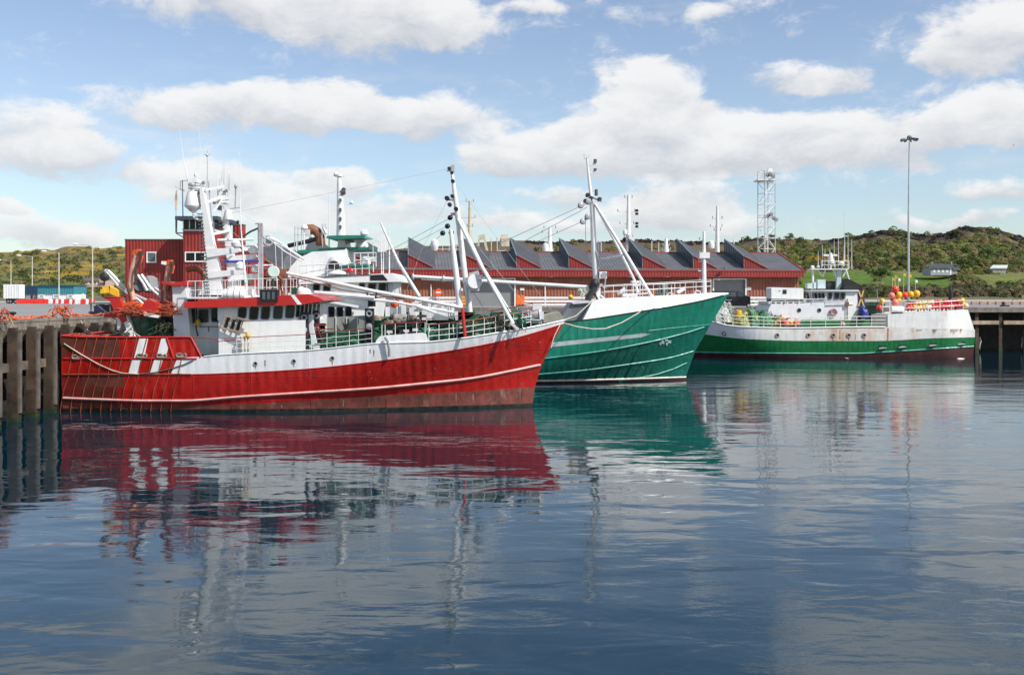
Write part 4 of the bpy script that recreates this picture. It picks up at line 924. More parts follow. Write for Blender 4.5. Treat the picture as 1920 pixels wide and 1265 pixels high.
for i in range(18):
    a = rr.uniform(815, 990); D = rr.uniform(65.3, 69.3); y = sheer_r(a)-rr.uniform(2, 10); m.lathe([(.1,-.2),(.3,-.2),(.3,-.14),(.16,-.12),(.16,.12),(.3,.14),(.3,.2),(.1,.2)], P(a,y-rr.uniform(4,14),D), (rr.uniform(-1,1),-.8,.1), 14)
m.build('rope_reel', deck_green, red)
m = MB()
for i in range(14):
    a = rr.uniform(705, 870); D = rr.uniform(65.0, 66.5); y = 600+rr.uniform(-8,10); m.mound(P(a,y,D), rr.uniform(.15,.4), .3, rr.uniform(.15,.35), i, 10, 4)
m.build('net_bundle', mat('mixed_brown_net', (.16,.12,.09), .9, var=.7, vs=5, bump=1, bs=30), red)
MB().ball(P(739,570,65.4), .25).build('orange_float', mat('orange_float_plastic', (.85,.10,.012), .4), red)
m = MB(); m.ball(P(697,562,66), .28, sq=1.3); m.pbar((688,548,66),(692,570,66),.1,.1); m.pbar((706,548,66),(702,570,66),.1,.1); m.pbar((690,572,66),(704,572,66),.2,.2); m.build('rope_hauler', dark, red)
# stern gear: gantry, cranes, net drum, cable drums
gt = MB(); gt.pprism([(193,557),(224,558),(229,575),(238,601),(229,605),(216,588),(207,566)], 64.6, .5); gt.pprism([(262,580),(276,560),(290,566),(300,590),(288,592),(268,590)], 64.4, 1.2); gt.pbox(195,330,588,595,65.2,.5); gt.pbox(192,225,556,558.5,64.6,5.4); gt.build('stern_gantry', red_trim, red)
m = MB(); m.pprism([(229,593),(238,590),(252,631),(241,631)], 64.7, .5); m.pprism([(220,593),(229,593),(222,631),(219,631)], 64.75, .2); m.pbox(240,320,586,592,65.0,.6); m.pprism([(268,584),(300,592),(296,596),(270,592)], 64.3, .3); m.pbar((230,628,64.6),(245,612,64.6),.1,.1); m.build('gantry_leg', white, red)
def crane(bx, by_, pts, D, sc):
    m = MB(); m.lathe([(.5*sc,0),(.55*sc,.12),(.34*sc,.2),(.34*sc,.75*sc),(.2*sc,.8*sc)], P(bx,by_,D), n=12); m.pbox(bx-11*sc,bx+4*sc,by_-22*sc,by_-9*sc,D-.25,.5); m.pprism([(bx-5*sc,by_-24*sc),(bx+9*sc,by_-20*sc),(bx+14*sc,by_-8*sc),(bx+2*sc,by_-6*sc)], D-.45, .25); m.pbar((bx-14*sc,by_-4*sc,D-.4),(bx+16*sc,by_-9*sc,D-.4),.2*sc,.2); m.lathe([(.16*sc,-.3),(.2*sc,-.25),(.2*sc,.25),(.16*sc,.3)], P(bx+11*sc,by_-13*sc,D-.4), (1,0,0), 10); m.pbar((bx-20*sc,by_-17*sc,D-.3),(bx+13*sc,by_-17*sc,D-.3),.28*sc,.3)
    for i in range(4): m.pbox(bx-16*sc+i*7*sc,bx-12*sc+i*7*sc,by_-14*sc,by_-3*sc,D-.5,.15)
    cr = m.build('deck_crane', orange, red)
    m = MB(); m.ptube([(a,b,D) for a,b in pts], [.15*sc+.012*i for i in range(len(pts))][::-1], 10); m.build('crane_boom', pinkrust, cr)
    m = MB(); a,b = pts[-1]; m.pbox(a-3,a+4,b-3,b+6,D-.2,.4); m.ptube([(a-5,b-1,D),(a-7,b+8,D)], .14, 7); m.ptube([(a+4,b,D-.2),(a+8,b+10,D-.2),(a+5,b+22,D-.2)], .1, 7); m.build('crane_head', orange, cr)
    m = MB()
    for s in (0,1): m.ptube([(lerp(pts[1][0],pts[-1][0],t)+7*sc+2.5*math.sin(t*9+s), lerp(pts[1][1],pts[-1][1],t), D-.35) for t in [i/9 for i in range(10)]], .07, 6)
    m.build('hydraulic_hose', mat('oily_hose', (.06,.035,.025), .5, rust=.3), cr)
    m = MB(); m.ptube([(pts[0][0]-2,pts[0][1]-2,D),(pts[1][0]-3,pts[1][1],D)], .20*sc, 9); m.build('lift_cylinder', rustp, cr)
    return cr
crane(251, 588, [(250,562),(244,534),(249,500),(258,470)], 65.2, 1.0)
crane(314, 588, [(309,572),(309,545),(313,515),(317,490)], 65.8, .85)
MB().pbar((303,492,65.6),(312,494,65.6),.1,.2).build('crane_lamp', white, red)
for k,(a,y,D) in enumerate(((262,532,66.6),(280,533,67.4))):
    o_ = P(a,y,D); ax = V((.55,-.8,.1)); m = MB(); m.lathe([(.06,-.3),(.56,-.3),(.56,-.24),(.2,-.2),(.2,.3),(.56,.34),(.56,.4),(.06,.4)], o_, ax, 20); cd = m.build('cable_drum', grey_dk if k == 0 else grey, red)
    MB().lathe([(.3,-.19),(.46,-.18),(.46,.29),(.3,.3)], o_, ax, 18).build('wound_wire', mat('wound_steel_wire', (.22,.22,.21), .5, var=.3, vs=20), cd)
m = MB()
for pts in ([(197,507),(226,540),(262,566)],[(203,508),(235,541),(268,570)],[(199,507),(203,508)],[(228,541),(244,548)],[(258,516),(268,530),(276,545)],[(265,515),(282,540),(305,560)],[(290,540),(318,558)],[(235,545),(280,565)]):
    m.ptube([(a,b,66.0) for a,b in pts], .12 if pts[0][0] < 204 else .1, 8)
m.build('a_frame', galv, red)
m = MB(); m.lathe([(.08,-.2),(.30,-.12),(.26,0),(.30,.12),(.08,.2)], P(196,519,65.8), (.3,-.9,0), 16); m.ptube([(196,519,65.8),(195,535,65.8)], .05, 6); m.build('hanging_block', dark, red)
m = MB(); m.pbox(192,206,536,549,65.4,.8); m.pprism([(204,536),(220,544),(222,557),(206,550)], 65.4,.5); m.pbox(188,196,542,550,65.3,.6); m.build('power_block', yellow, red)
for k,(a,r) in enumerate(((270,1.05),(292,1.1))):
    o_ = P(a,617,65.6+k*2.0); m = MB(); ax = V((.35,-.93,0)); m.lathe([(.1,-.06),(r,-.06),(r,.06),(.1,.06)], o_, ax, 28); m.ring(o_+ax*.08, r*.96, .05, ax, 28, 6); m.ring(o_+ax*.08, r*.45, .05, ax, 20, 6)
    for i in range(6):
        d = V((math.cos(i*1.047)*.93, math.cos(i*1.047)*.35, math.sin(i*1.047))); m.bar(o_+ax*.08+d*.3, o_+ax*.08+d*r*.95, .06, .05)
    m.build('net_drum_flange', mach_green, red)
m = MB(); m.tube([P(270,617,65.6), P(292,617,67.6)], .75, 16); m.mound(P(284,619,66.4), .9, .7, .8, 4); m.build('stowed_net', mat('green_trawl_net', (.02,.10,.05), .9, var=.8, vs=6, bump=1, bs=40), red)
m = MB()
for i in range(5): a = rr.uniform(236,322); m.ptube([(a,rr.uniform(588,600),65),(a+rr.uniform(-8,8),612,65.1),(a+rr.uniform(-6,12),631,65)], rr.uniform(.02,.05), 5)
m.pbox(306,322,590,632,66.8,1); m.build('hose_bundle', dark, red)
m = MB(); m.mound(P(165,634,65.5), 1.5, 1.0, .22, 2); m.mound(P(212,634,65), 1.0, .8, .25, 6); m.build('net_bundle', mat('orange_brown_net', (.24,.06,.035), .9, var=.7, vs=5, bump=1, bs=30), red)
def netheap(parent, px, py, D, rx, ry, h, mt, sd, strands=22, sr=.035):
    m = MB(); r = random.Random(sd); m.mound(P(px,py,D), rx, ry, h*.75, sd, 30, 9, .5)
    for q in range(strands):
        x0 = r.uniform(-.95,.95)*rx; y0 = r.uniform(-1,1)*ry; k = max(.2, 1-(x0/rx)**2)
        m.tube([P(px,py,D)+V((x0+r.uniform(-.25,.25)*j, y0-.12*j, h*k*(.25+.75*math.sin(.5+j*.6))*r.uniform(.75,1.1))) for j in range(5)], sr*r.uniform(.7,1.3), 5)
    return m.build('stowed_net', mt, parent)
gnet = mat('green_trawl_net', (.02,.10,.05)); rnet = mat('red_orange_net', (.36,.07,.03), .9, var=.7, vs=6, bump=1, bs=40); bnet = mat('dark_olive_net', (.045,.055,.03), .9, var=.8, vs=5, bump=1, bs=40)
for i,(a,dy,D,rx,h,mt) in enumerate(((715,-6,66.2,.8,1.0,gnet),(768,-4,67.4,1.0,1.1,bnet),(815,-2,65.6,.8,.7,gnet),(850,-2,67.8,1.2,1.3,gnet),(893,-2,66.8,1.1,1.3,gnet),(935,-2,66.2,1.0,1.1,bnet),(968,-2,67.4,.9,1.2,gnet),(640,-2,64.9,1.3,.7,gnet))): netheap(red, a, sheer_r(a)+dy, D, rx, .8, h, mt, i+3)
for i,(a,y,D,rx,h,mt) in enumerate(((250,590,64.9,.75,.75,rnet),(283,592,65.2,.7,.55,rnet),(316,590,65.3,.6,.9,rnet),(232,632,65.2,.9,.5,bnet),(312,632,65.6,.6,1.1,bnet),(165,636,66,1.4,.4,rnet))): netheap(red, a, y, D, rx, .6, h, mt, i+31, 26, .03)
# mooring lines of the red trawler
def moor(pts, mt, lb, r=.035): return MB().tube(pts, r, 6).build('mooring_rope', mt, label=lb, cat='mooring rope')
def sag(a, b, s, n=12): return [a.lerp(b, i/n)-V((0,0,s*4*(i/n)*(1-i/n))) for i in range(n+1)]
q = V((QX-.6, 71, QZ+.3))
moor(sag(q, P(197,631,64.2), .5), rope, 'pale rope sagging from the quay to the red trawler stern bulwark')
moor(sag(P(175,565,66.5), P(268,634,64.3), .1), rope, 'straight pale rope running down from the stern gantry onto the red bulwark')
moor([rh.on(a, b, .06) for a, b in ((120,644),(150,663),(185,683),(210,694))]+[rh.on(a,b,.06) for a,b in ((230,699.5),(260,701))], rope, 'pale rope slanting down the rusty red stern plating')
moor([rh.on(a, b, .06) for a, b in ((262,701),(290,698),(320,691),(345,683),(364,674))], rope_dk, 'thin dark line drooping over the white flashes of the red stern')
moor([rh.on(1050,609,.03), P(1040,628,66.9), P(1036,640,66.9), P(1033,652,66.8)], rope, 'short pale rope end hanging down the red bow')
# ================================================================ teal trawler
TD = 88.6
top_t = crv([(460,640),(700,626),(900,612),(1052,604),(1111,597.7),(1166,589),(1253.5,574.7),(1308,565),(1367,550.6)])
ln1 = crv([(460,735),(800,695),(1020,672),(1126.6,658),(1210,642.5),(1286,624),(1332,609)])
ln2 = crv([(460,740),(800,720),(1008,701.6),(1089,694.5),(1177,683),(1253.5,671),(1304,657)])
bt_t = crv([(460,716),(1004,716.5),(1133,717.5),(1220,713),(1290,706)])
TB = lambda full, s, p: (lambda u: full*lerp(.85, 1., sm(u/.12))*taper(u, s, p))
th = Hull(TD, [dict(p0=470,p1=1278,z=-1.4,B=TB(3.4,.45,1.5)), dict(p0=470,p1=1285,z=0.,B=TB(4.1,.55,1.7)), dict(p0=470,p1=1286,z=.30,B=TB(4.2,.56,1.75)),
    dict(p0=470,p1=1304,y=ln2,B=TB(4.45,.60,2.0)), dict(p0=470,p1=1332,y=ln1,B=TB(4.7,.64,2.3)), dict(p0=470,p1=1350,y=lambda x: .5*ln1(x)+.5*top_t(x),B=TB(4.8,.67,2.5)), dict(p0=470,p1=1367,y=top_t,B=TB(4.85,.70,2.7))])
teal = thing('fishing_trawler', 'teal hulled trawler with high white whaleback bow, moored behind the red trawler', 'trawler', (XP(960,TD), TD, 0), 'moored trawlers')
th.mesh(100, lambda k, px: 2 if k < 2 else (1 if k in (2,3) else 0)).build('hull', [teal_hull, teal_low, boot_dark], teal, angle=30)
MB().tube([th.pt(2, i/90)+V((0,-.02,-.05)) for i in range(40, 91)], .085, 6).build('boot_top_line', mat('pinkish_white_line', (.55,.47,.42), .5, rust=.2), teal)
for f, a, b in ((ln1,900,1330),(ln2,900,1302)): th.line([(x, f(x)) for x in range(a, b, 10)], .055, .02).build('knuckle_rail', teal_line, teal)
th.line([(1160,714),(1172,712.3),(1200,708),(1231.6,701.6),(1262,692),(1288,680)], .06, .02).build('knuckle_rail', teal_line, teal)
th.line([(1215,620),(1260,615),(1329,608.5)], .03, .01).build('knuckle_rail', teal_line, teal)
th.line([(x, top_t(x)) for x in range(900, 1366, 12)], .05, .0).build('sheer_bead', dark, teal)
xs_ = list(range(960,1209,12)); mb = MB(); mb.grid([[th.on(x, 642-(x-1033)*.0985, .02) for x in xs_],[th.on(x, 650.5-(x-1033)*.109, .02) for x in xs_]]); mb.add([th.on(1199.9,624.6,.02),th.on(1219,625.6,.02),th.on(1199.9,633.2,.02)], [(0,1,2)]); mb.build('painted_stripe', pale_stripe, teal)
for i in range(-1, 8):
    x = 1072+18.6*i
    th.line([(x, ln1(x)+2),(x-9, ln1(x)+17),(x-19, ln2(x-19)-1)], .035, .025, 5, 30).build('hull_rib', teal_low, teal)
    x2 = x-19; yb = bt_t(x2-17)
    th.line([(x2, ln2(x2)+2),(x2-8, lerp(ln2(x2),yb,.5)),(x2-17, yb+4)], .035, .025, 5, 30).build('hull_rib', teal_low, teal)
for x2 in (1186,1205,1221,1233):
    yb = bt_t(x2-17) if x2 < 1200 else lerp(ln2(x2), bt_t(x2), .72)
    th.line([(x2, ln2(x2)+2),(x2-8, lerp(ln2(x2),yb,.5)),(x2-15, yb)], .035, .025, 5, 30).build('hull_rib', teal_low, teal)
m = MB(); r = random.Random(3)
for i in range(9):
    a = 1246+r.uniform(-16,16)*(1 if i > 5 else .5); y = 640+r.uniform(-4,6); m.add([th.on(a+dx,y+dy,.035) for dx,dy in ((-2,-1.5),(1.5,-3),(2,1),(-.5,3.5))], [(0,1,2,3)])
m.build('scrape_mark', mat('bare_scrape', (.4,.5,.48), .5), teal)
rz1 = random.Random(52); tsc = mat('scuffed_teal_paint', (.10,.30,.25), .6, var=.4, vs=4); trs = mat('rust_weep', (.13,.045,.02), .8)
for cx, cy, sx_, sy_, k in ((1230,640,22,8,12),(1275,600,18,12,7),(1120,625,40,10,9),(1180,690,45,8,10),(1290,660,8,18,7)):
    for i in range(k):
        px = rz1.gauss(cx,sx_); py = rz1.gauss(cy,sy_); w_ = rz1.uniform(.5,2.4); h_ = rz1.uniform(.4,1.4)
        if 1010 < px < 1290 and py < 706: th.plate([(px+w_*math.cos(j*1.047)*rz1.uniform(.5,1.1), py+h_*math.sin(j*1.047)*rz1.uniform(.5,1.1)) for j in range(6)], .015).build('scuff_mark', tsc, teal)
for px, L in ((1070,9),(1105,14),(1131,7),(1168,12),(1205,8),(1241,11),(1290,13),(1318,9)):
    py = top_t(px)+3; th.plate([(px-.6,py),(px+.6,py),(px+.3,py+L),(px-.3,py+L*.9)], .012).build('rust_run', trs, teal)
deck(th, 6, 480, 1100, .25).build('deck', deck_green, teal)
wt = crv([(1085,571),(1111,565),(1129,560.5),(1185,557.5),(1242,555),(1308,551),(1350,548.5),(1364,548.8)])
def wb(px, v, side):
    u = (px-470)/(1367-470); B = th.L[6]['B'](u); B2 = max(0, B-.55*clamp((1367-px)/60)); b_ = lerp(B, B2, v); D = TD-b_
    y = lerp(top_t(px), max(min(wt(px), top_t(px)-.4), 0), v); p = P(px, y, D); return p if side < 0 else V((p.x, TD+b_, p.z))
xs = [1093+i*(1366-1093)/40 for i in range(41)]; mb = MB()
def lft(x, v): return wb(x+(1111-1093)*v*clamp((1160-x)/67), v, -1), wb(x+18*v*clamp((1160-x)/67), v, 1)
for s in (0,1): mb.grid([[lft(x, v)[s] for x in xs] for v in (0,.5,1)])
mb.grid([[lft(x,1)[0] for x in xs],[lft(x,1)[1] for x in xs]])
mb.grid([[lft(1093,v)[0] for v in (0,.5,1)],[lft(1093,v)[1] for v in (0,.5,1)]])
mb.build('whaleback', mat('clean_white_paint', (.74,.74,.73), .35, rust=.04, dirt=.05), teal)
tr = lambda a: th.yk(6, a)[1]+.75
railing(teal, [(1125,561),(1185,557.5),(1242,555),(1308,551),(1333,549.8)], tr, [1133,1150,1168,1185,1205,1225,1245,1265,1285,1305,1322,1333], 1.05, white_mast, r=.03, bars=(1.,.6))
railing(teal, [(1125,561),(1185,557.5),(1242,555),(1308,551),(1333,549.8)], lambda a: 2*TD-tr(a), [1125,1150,1175,1200,1225,1250,1275,1300,1333], 1.25, white_mast, r=.025, bars=(1.,.5))
m = MB()
for a in (1257,1308): m.ring(P(a,554.5-(a-1257)*.08,tr(a)-.1), .26, .05, (0,1,0), 16, 6)
m.ptube([(1172,560,tr(1172)),(1180,554,tr(1180)),(1196,551,tr(1196)),(1215,550,tr(1215))], .06, 6); m.build('fairlead', white_mast, teal)
m = MB(); m.pbar((1240,552,TD),(1241,538,TD),.4,.4); m.disc(P(1241,541,TD-.3), .42, .5, (1,0,0), 16); m.pbox(1232,1246,548,554,TD-.5,1); m.ring(P(1236,544,TD-.4),.4,.06,(1,0,0),16,6); m.build('anchor_windlass', mat('green_grey_machine', (.10,.15,.13), .5, rust=.2), teal)
m = MB(); m.pbox(1168,1196,550,556,TD,1); m.pbar((1158,551,TD-1),(1172,541,TD-1),.2,.3); m.pbar((1270,548,TD),(1285,540,TD),.15,.3); m.build('deck_fitting', grey_white, teal)
# foremast
tm = MB().ptube([(1121,574,TD),(1120,555,TD),(1114,470,TD),(1110,384,TD)], [.29,.28,.26,.22], 14).build('foremast', white_mast, teal)
m = MB(); m.ptube([(1110,386,TD),(1107,358,TD),(1103,322,TD),(1100,292,TD)], [.17,.15,.11,.09], 10); m.pprism([(1094.5,288),(1098,288),(1101,294),(1103,290),(1107.5,289),(1103,296),(1096,297)], TD-.1, .3); m.pbar((1101,309,TD),(1120,306,TD),.16,.22); m.pbar((1102,325.5,TD),(1120,321.5,TD),.16,.22); m.pbar((1104,357,TD),(1118,355,TD),.2,.22); m.build('topmast', white_mast, tm)
m = MB()
for a,y,h in ((1116,302,7),(1116,318,4),(1118,361,12)): m.lathe([(.13,0),(.15,.05),(.15,h*.045),(.06,h*.05)], P(a,y+h*.5,TD-.05), n=10)
for a,y in ((1102,366),(1108,372),(1124,374),(1098,377)): lamp_head(m, P(a,y,TD-.4), .24, (.3,-.6,-.5))
m.pbar((1095,376,TD-.3),(1106,382,TD-.3),.3,.2); m.pbar((1112,371,TD-.3),(1128,378,TD-.3),.12,.1); m.build('deck_flood', grey_dk, tm)
m = MB()
for k in (0,1): m.ptube([(1104.5+k*5.5+4,446,TD-.45),(1101+k*5+5,380,TD-.4)][::1], .02, 4)
for i in range(16): y = 384+i*4.2; m.ptube([(1107,y,TD-.42),(1112,y,TD-.42)], .022, 4)
m.build('rung_ladder', galv, tm)
m = MB(); m.ptube([(1122,452,TD-.2),(1121,515,TD-.2),(1124,548,TD-.2)], .06, 6); m.ptube([(1118,470,TD-.3),(1125,500,TD-.3)], .05, 6); m.build('cable_run', galv, tm)
m = MB(); m.ptube([(1116,383,TD-.2),(1171,472,TD-1.6),(1222,556,TD-2.8)], .145, 10); m.build('mast_strut', white_mast, teal)
m = MB(); m.ptube([(1117,385,TD+.2),(1160,466,TD+1.6),(1190,526,TD+2.8),(1196,548,TD+3.)], .12, 10); m.build('mast_strut', white_mast, teal)
m = MB(); m.pbar((1122,486,TD),(1168,478,TD-1.5),.16,.14); m.pbar((1165,480,TD-1.5),(1163,478,TD+1.7),.14,.14); m.build('strut_brace', white_mast, teal)
m = MB(); m.pbox(1185,1203,526,530,TD+.2,1.2); m.pbox(1187,1201,533,536,TD+.2,1.2)
for a in (1188,1194,1200): m.pbar((a,526,TD+.2),(a,554,TD+.2),.06,.06)
m.build('lamp_platform', white_mast, teal)
m = MB(); m.pbox(1124,1138,509,522,TD-.8,.8); lb_ = m.build('flood_housing', white_mast, teal)
m = MB(); m.disc(P(1133,515.5,TD-.86), .26, .07, (0,1,0), 16); m.build('lens', grey, lb_)
m = MB(); m.ptube([(1135,522,TD-.5),(1135,530,TD-.5),(1131,540,TD-.5)], .06, 6); m.ptube([(1130,532,TD-.5),(1125,533,TD-.5)], .05, 6); m.pbar((1126,534,TD-.5),(1138,541,TD-.5),.05,.05); m.build('flood_bracket', white_mast, lb_)
m = MB(); m.pprism([(1113,574,),(1113,565),(1124,540),(1126,540),(1126,574)], TD-1.6, .12); m.pbar((1126,553,TD-1.6),(1137,563,TD-1.6),.14,.12); m.build('mast_bracket', white_mast, tm)
# boom and its tackle
m = MB(); m.ptube([(760,517,TD-1.5),(772,518,TD-1.5)], .18, 8); m.build('boom_tip', dark, bm_ := MB().ptube([(766,517.5,TD-1.5),(850,523,TD-1.3),(980,531,TD-1.),(1113,538.5,TD-.6)], [.13,.16,.17,.15], 12).build('cargo_boom', white_mast, teal))
m = MB(); m.ptube([(790,524,TD-1.5),(900,530,TD-1.2)], .05, 6); m.build('hydraulic_pipe', grey, bm_)
m = MB()
for a in (775,832,880): m.ring(P(a,518+(a-766)*.063,TD-1.45), .27, .05, (1,0,0), 12, 6)
m.build('boom_band', galv, bm_)
wires(teal, [[(1101,381,TD-.4),(900,465,TD-2),(740,528,TD-3)],[(1100,387,TD-.4),(900,480,TD-2),(720,545,TD-3)],[(1099,412,TD-.4),(980,465,TD-1.5),(760,540,TD-3)],[(1098,410,TD-.5),(1098,452,TD-.5)]] if 0 else [[P(1101,381,TD-.4),P(940,455,TD-2)],[P(1100,389,TD-.4),P(950,470,TD-2)],[P(1099,412,TD-.4),P(1010,452,TD-1.5)],[P(1098,410,TD-.5),P(1098,452,TD-.5)]], r=.03)
m = MB()
for a,y in ((1089,385),(1093,415),(1103,378),(1102,406)): m.lathe([(.06,-.22),(.26,-.14),(.29,0),(.26,.14),(.06,.22)], P(a,y,TD-.4), (.3,-.9,.2), 12)
m.build('hanging_block', grey, teal)
m = MB(); m.ball(P(1115,532,TD-1), .42, sq=1.1); m.ball(P(1111,537,TD-1), .35); m.ptube([(1116,540,TD-1.2),(1104,556,TD-1.5),(1096,585,TD-1.8),(1088,598,TD-2)], .28, 8); m.ptube([(1112,545,TD-1.4),(1120,560,TD-1.6),(1108,580,TD-1.9),(1096,597,TD-2.1)], .10, 6); m.build('black_fender_net', black, teal)
m = MB()
for i in range(14):
    a = random.Random(i).uniform(1080,1112); m.ptube([(a,541+i%4*3,TD-1),(a+8,545+i%5*2,TD-1.1),(a+3,555+i%3,TD-1.2)], .06, 5)
m.pbox(1084,1113,536,556,TD-.3,.2); m.build('bundled_net', mat('pale_grey_net', (.45,.45,.40), .9, var=.5, vs=6, bump=1, bs=30), teal)
# break of the whaleback, deck shelter
m = MB(); m.pprism([(1050,598),(1071,568),(1100,564),(1111,566),(1095,600),(1050,604)], TD-3.0, 6.0); m.build('deck_shelter', grey_dk if 0 else mat('mid_grey_paint', (.17,.18,.19), .5, var=.2, rust=.1), teal)
m = MB(); m.pprism([(1071,567),(1100,563),(1113,565),(1113,567),(1075,570)], TD-3.2, 6.4); m.build('shelter_roof', grey_white, teal)
m = MB(); m.pprism([(1018,592),(1050,585),(1058,600),(1020,607)], TD-3.4, 6.5); m.build('hatch_cover', mat('khaki_deck_panel', (.30,.29,.24), .7, rust=.15, dirt=.3), teal)
MB().ball(P(1070,557,TD-3.3), .22).build('marker_lamp', yellow, teal)
# wheelhouse, funnel and masts, seen over the red trawler
m = MB(); m.prism(*plan([(575,85),(738,85),(752,88.6),(738,92),(575,92)], ZP(556,85), ZP(517,85))); wh = m.build('wheelhouse', grey_white, teal)
m = MB(); m.pprism([(560,523),(600,519),(695,514),(735,512),(748,523),(749,528),(735,528.5),(612,530),(560,533)], 84.4, 8.6); m.build('bridge_roof', white, teal)
MB().pbar((596,519.3,84.36),(694,514.5,84.36),.06,.04).build('roof_edge', dark, teal)
MB().pprism([(694,515.5),(718,514.5),(727,525.5),(694,525.5)], 84.36, .05).build('front_screen', black, teal)
for a0,a1,y0,y1 in ((587,599,533,544),(606,619,534,545),(673,683,531.5,542),(690,704,531.5,543),(710,722.5,531,544.5)): window(teal, rrect(a0,a1,y0,y1,1.8,1.), 85, fr=.05)
for a0 in (727,732,737.5,742.5): window(teal, rrect(a0,a0+3.2,531,548,1,-1.5), lambda a,b: 85+(a-727)/16*2.5, fr=.04)
m = MB(); m.prism(*plan([(540,84.6),(700,84.6),(700,92.4),(540,92.4)], ZP(606,84.6), ZP(549,84.6))); m.pprism([(700,560),(722,558),(716,606),(700,606)], 84.7, 7.4); dh = m.build('deckhouse', white, teal)
for a0 in (616,632,648): window(dh, rrect(a0,a0+11,575,596,1.2), 84.6)
m = MB(); m.pbar((590,548.5,84.3),(650,551,84.3),.5,.3); m.pbar((648,551,84.25),(705,556,84.25),.42,.3); m.pbar((610,564,84.2),(672,575,84.2),.2,.2); m.build('stowed_derrick', white, teal)
m = MB(); m.pprism([(535,520),(545,500),(560,484),(585,472),(650,468),(652,516),(600,521)], 85.6, 5); m.build('funnel_casing', white, teal)
m = MB(); m.pprism([(632,466),(634,450),(646,450),(649,466)], 87, 3); m.pprism([(644,520),(650,466),(648,466),(636,520)], 85.9, .1); m.build('mast_pedestal', white, teal)
m = MB(); m.pprism([(553,474),(560,469),(634,463.5),(692,463),(692,466),(636,470),(556,475.5)], 86.3, 5.5); m.build('upper_wing', teal_trim, teal)
m = MB(); m.pprism([(611,446),(614,442),(643,441),(683,441),(684,446),(643,448),(630,448.5)], 85.5, 6); m.build('top_wing', teal_trim, teal)
m = MB(); m.pprism([(636,500),(640,496.5),(692,496.5),(692,501),(640,502)], 84.8, 5); m.build('awning', teal_trim, teal)
m = MB(); m.ptube([(639.5,443,88),(638.5,400,88),(636.5,345,88),(635.5,332,88)], [.42,.34,.22,.15], 12); tmm = m.build('mast_tower', white_mast, teal)
m = MB(); m.pbar((626,328.5,88),(646,331,88),.10,.16); m.pbar((640,385,88),(658,382,88),.06,.06); m.pbar((640,415,88),(652,412,88),.06,.06); m.ptube([(651,412,88),(652,405,88)],.03,5); m.build('crosstree', white_mast, tmm)
m = MB(); m.ball(P(630,327,88), .22); m.ball(P(659,380,88), .16); m.lathe([(.1,0),(.28,.1),(.28,.3)], P(636,333,88), n=10)
m.build('beacon', white_mast, tmm)
m = MB()
for y in (372,390,407,422): m.pbox(635.5,640,y,y+6,87.45,.2)
for y in (356,362): lamp_head(m, P(644,y,87.7), .22)
m.build('deck_flood', grey_dk, tmm)
m = MB(); m.ptube([(578,431,88),(586,430,88),(594,434,88),(600,443,88),(601.5,460,88)], [.5,.46,.42,.42,.42], 12); m.build('exhaust_pipe', rustp, teal)
MB().ptube([(540,461,88),(575,453,88),(606,444,88)], .2, 8).build('boom_arm', dark, teal)
m = MB(); m.lathe([(.1,-.18),(.44,-.16),(.47,0),(.44,.16),(.1,.18)], P(626,499,84.9), (.25,-.95,0), 20); m.build('tyre_fender', black, teal)
dome(teal, 636,494, 86, 1.0); dome(teal, 640,480, 89, .8)
m = MB(); m.mound(P(657,511,84.9), .45, .4, .4, 8); m.build('red_canopy', red_trim, teal)
MB().mound(P(634,514,84.9), .9, .5, .3, 9).build('life_raft', white, teal)
railing(teal, [(560,520),(690,514)], 84.6, [562+i*13 for i in range(11)], 1.0, white_mast, r=.03, bars=(1.,.5))
railing(teal, [(665,501),(706,500)], 85.4, [664,676,690,705], 1.2, white_mast, r=.04, bars=(1.,.5))
for a,y0,y1,ln,r in ((572,520,430,-2,.07),(617,470,360,0,.04),(606,478,420,-3,.02),(556,480,445,0,.05),(692,520,490,0,.05),(700,510,425,-1,.03),(716,520,440,-2,.04),(730,518,415,0,.05),(719,515,430,0,.03)): whip(teal, a, y0, y1, 87, ln, r)
m = MB(); m.pbox(708,722,445,472,88,1); m.pbox(712,720,440,445,88,.5); m.build('radar_box', white_mast, teal)
m = MB(); m.pbar((664,452,87),(712,452,87),.16,.2); m.pbar((672,430,87),(690,430.5,87),.10,.1); m.pbar((676,484,87),(704,486,87),.3,.4); m.build('radar_scanner', white_mast, teal)
for a,y,r_ in ((680,461,.5),(683,437,.36),(686,492,.45),(571,427,.3)): dome(teal, a, y, 87, r_)
m = MB(); m.pbox(570,581,430,441,87.5,.6); m.pbox(603,612,420,428,87.5,.5); m.ptube([(607,428,87.6),(612,438,87.6)], .15, 6); m.build('junction_box', grey_white, teal)
m = MB()
for a in (552,558,565): m.ptube([(a,472,87),(a+1,424,87)], .04, 5)
for y in (428,440,452): m.pbar((552,y,87),(570,y+1,87),.05,.05)
m.build('aerial_frame', galv, teal)
# leaning grey stay between the two boats: the teal boat's after sheer-leg
m = MB(); m.ptube([(714,418,85.5),(746,490,85),(786,556,84.5)], [.08,.14,.18], 10); m.build('after_strut', grey_white, teal)
# low fringe of gear on the teal boat's working deck
m = MB(); r = random.Random(8)
for i in range(26):
    a = r.uniform(720,860); D = r.uniform(84.5,90); m.pbox(a,a+r.uniform(4,12),r.uniform(562,585),600,D,.6)
m.build('deck_fitting', grey_white, teal)
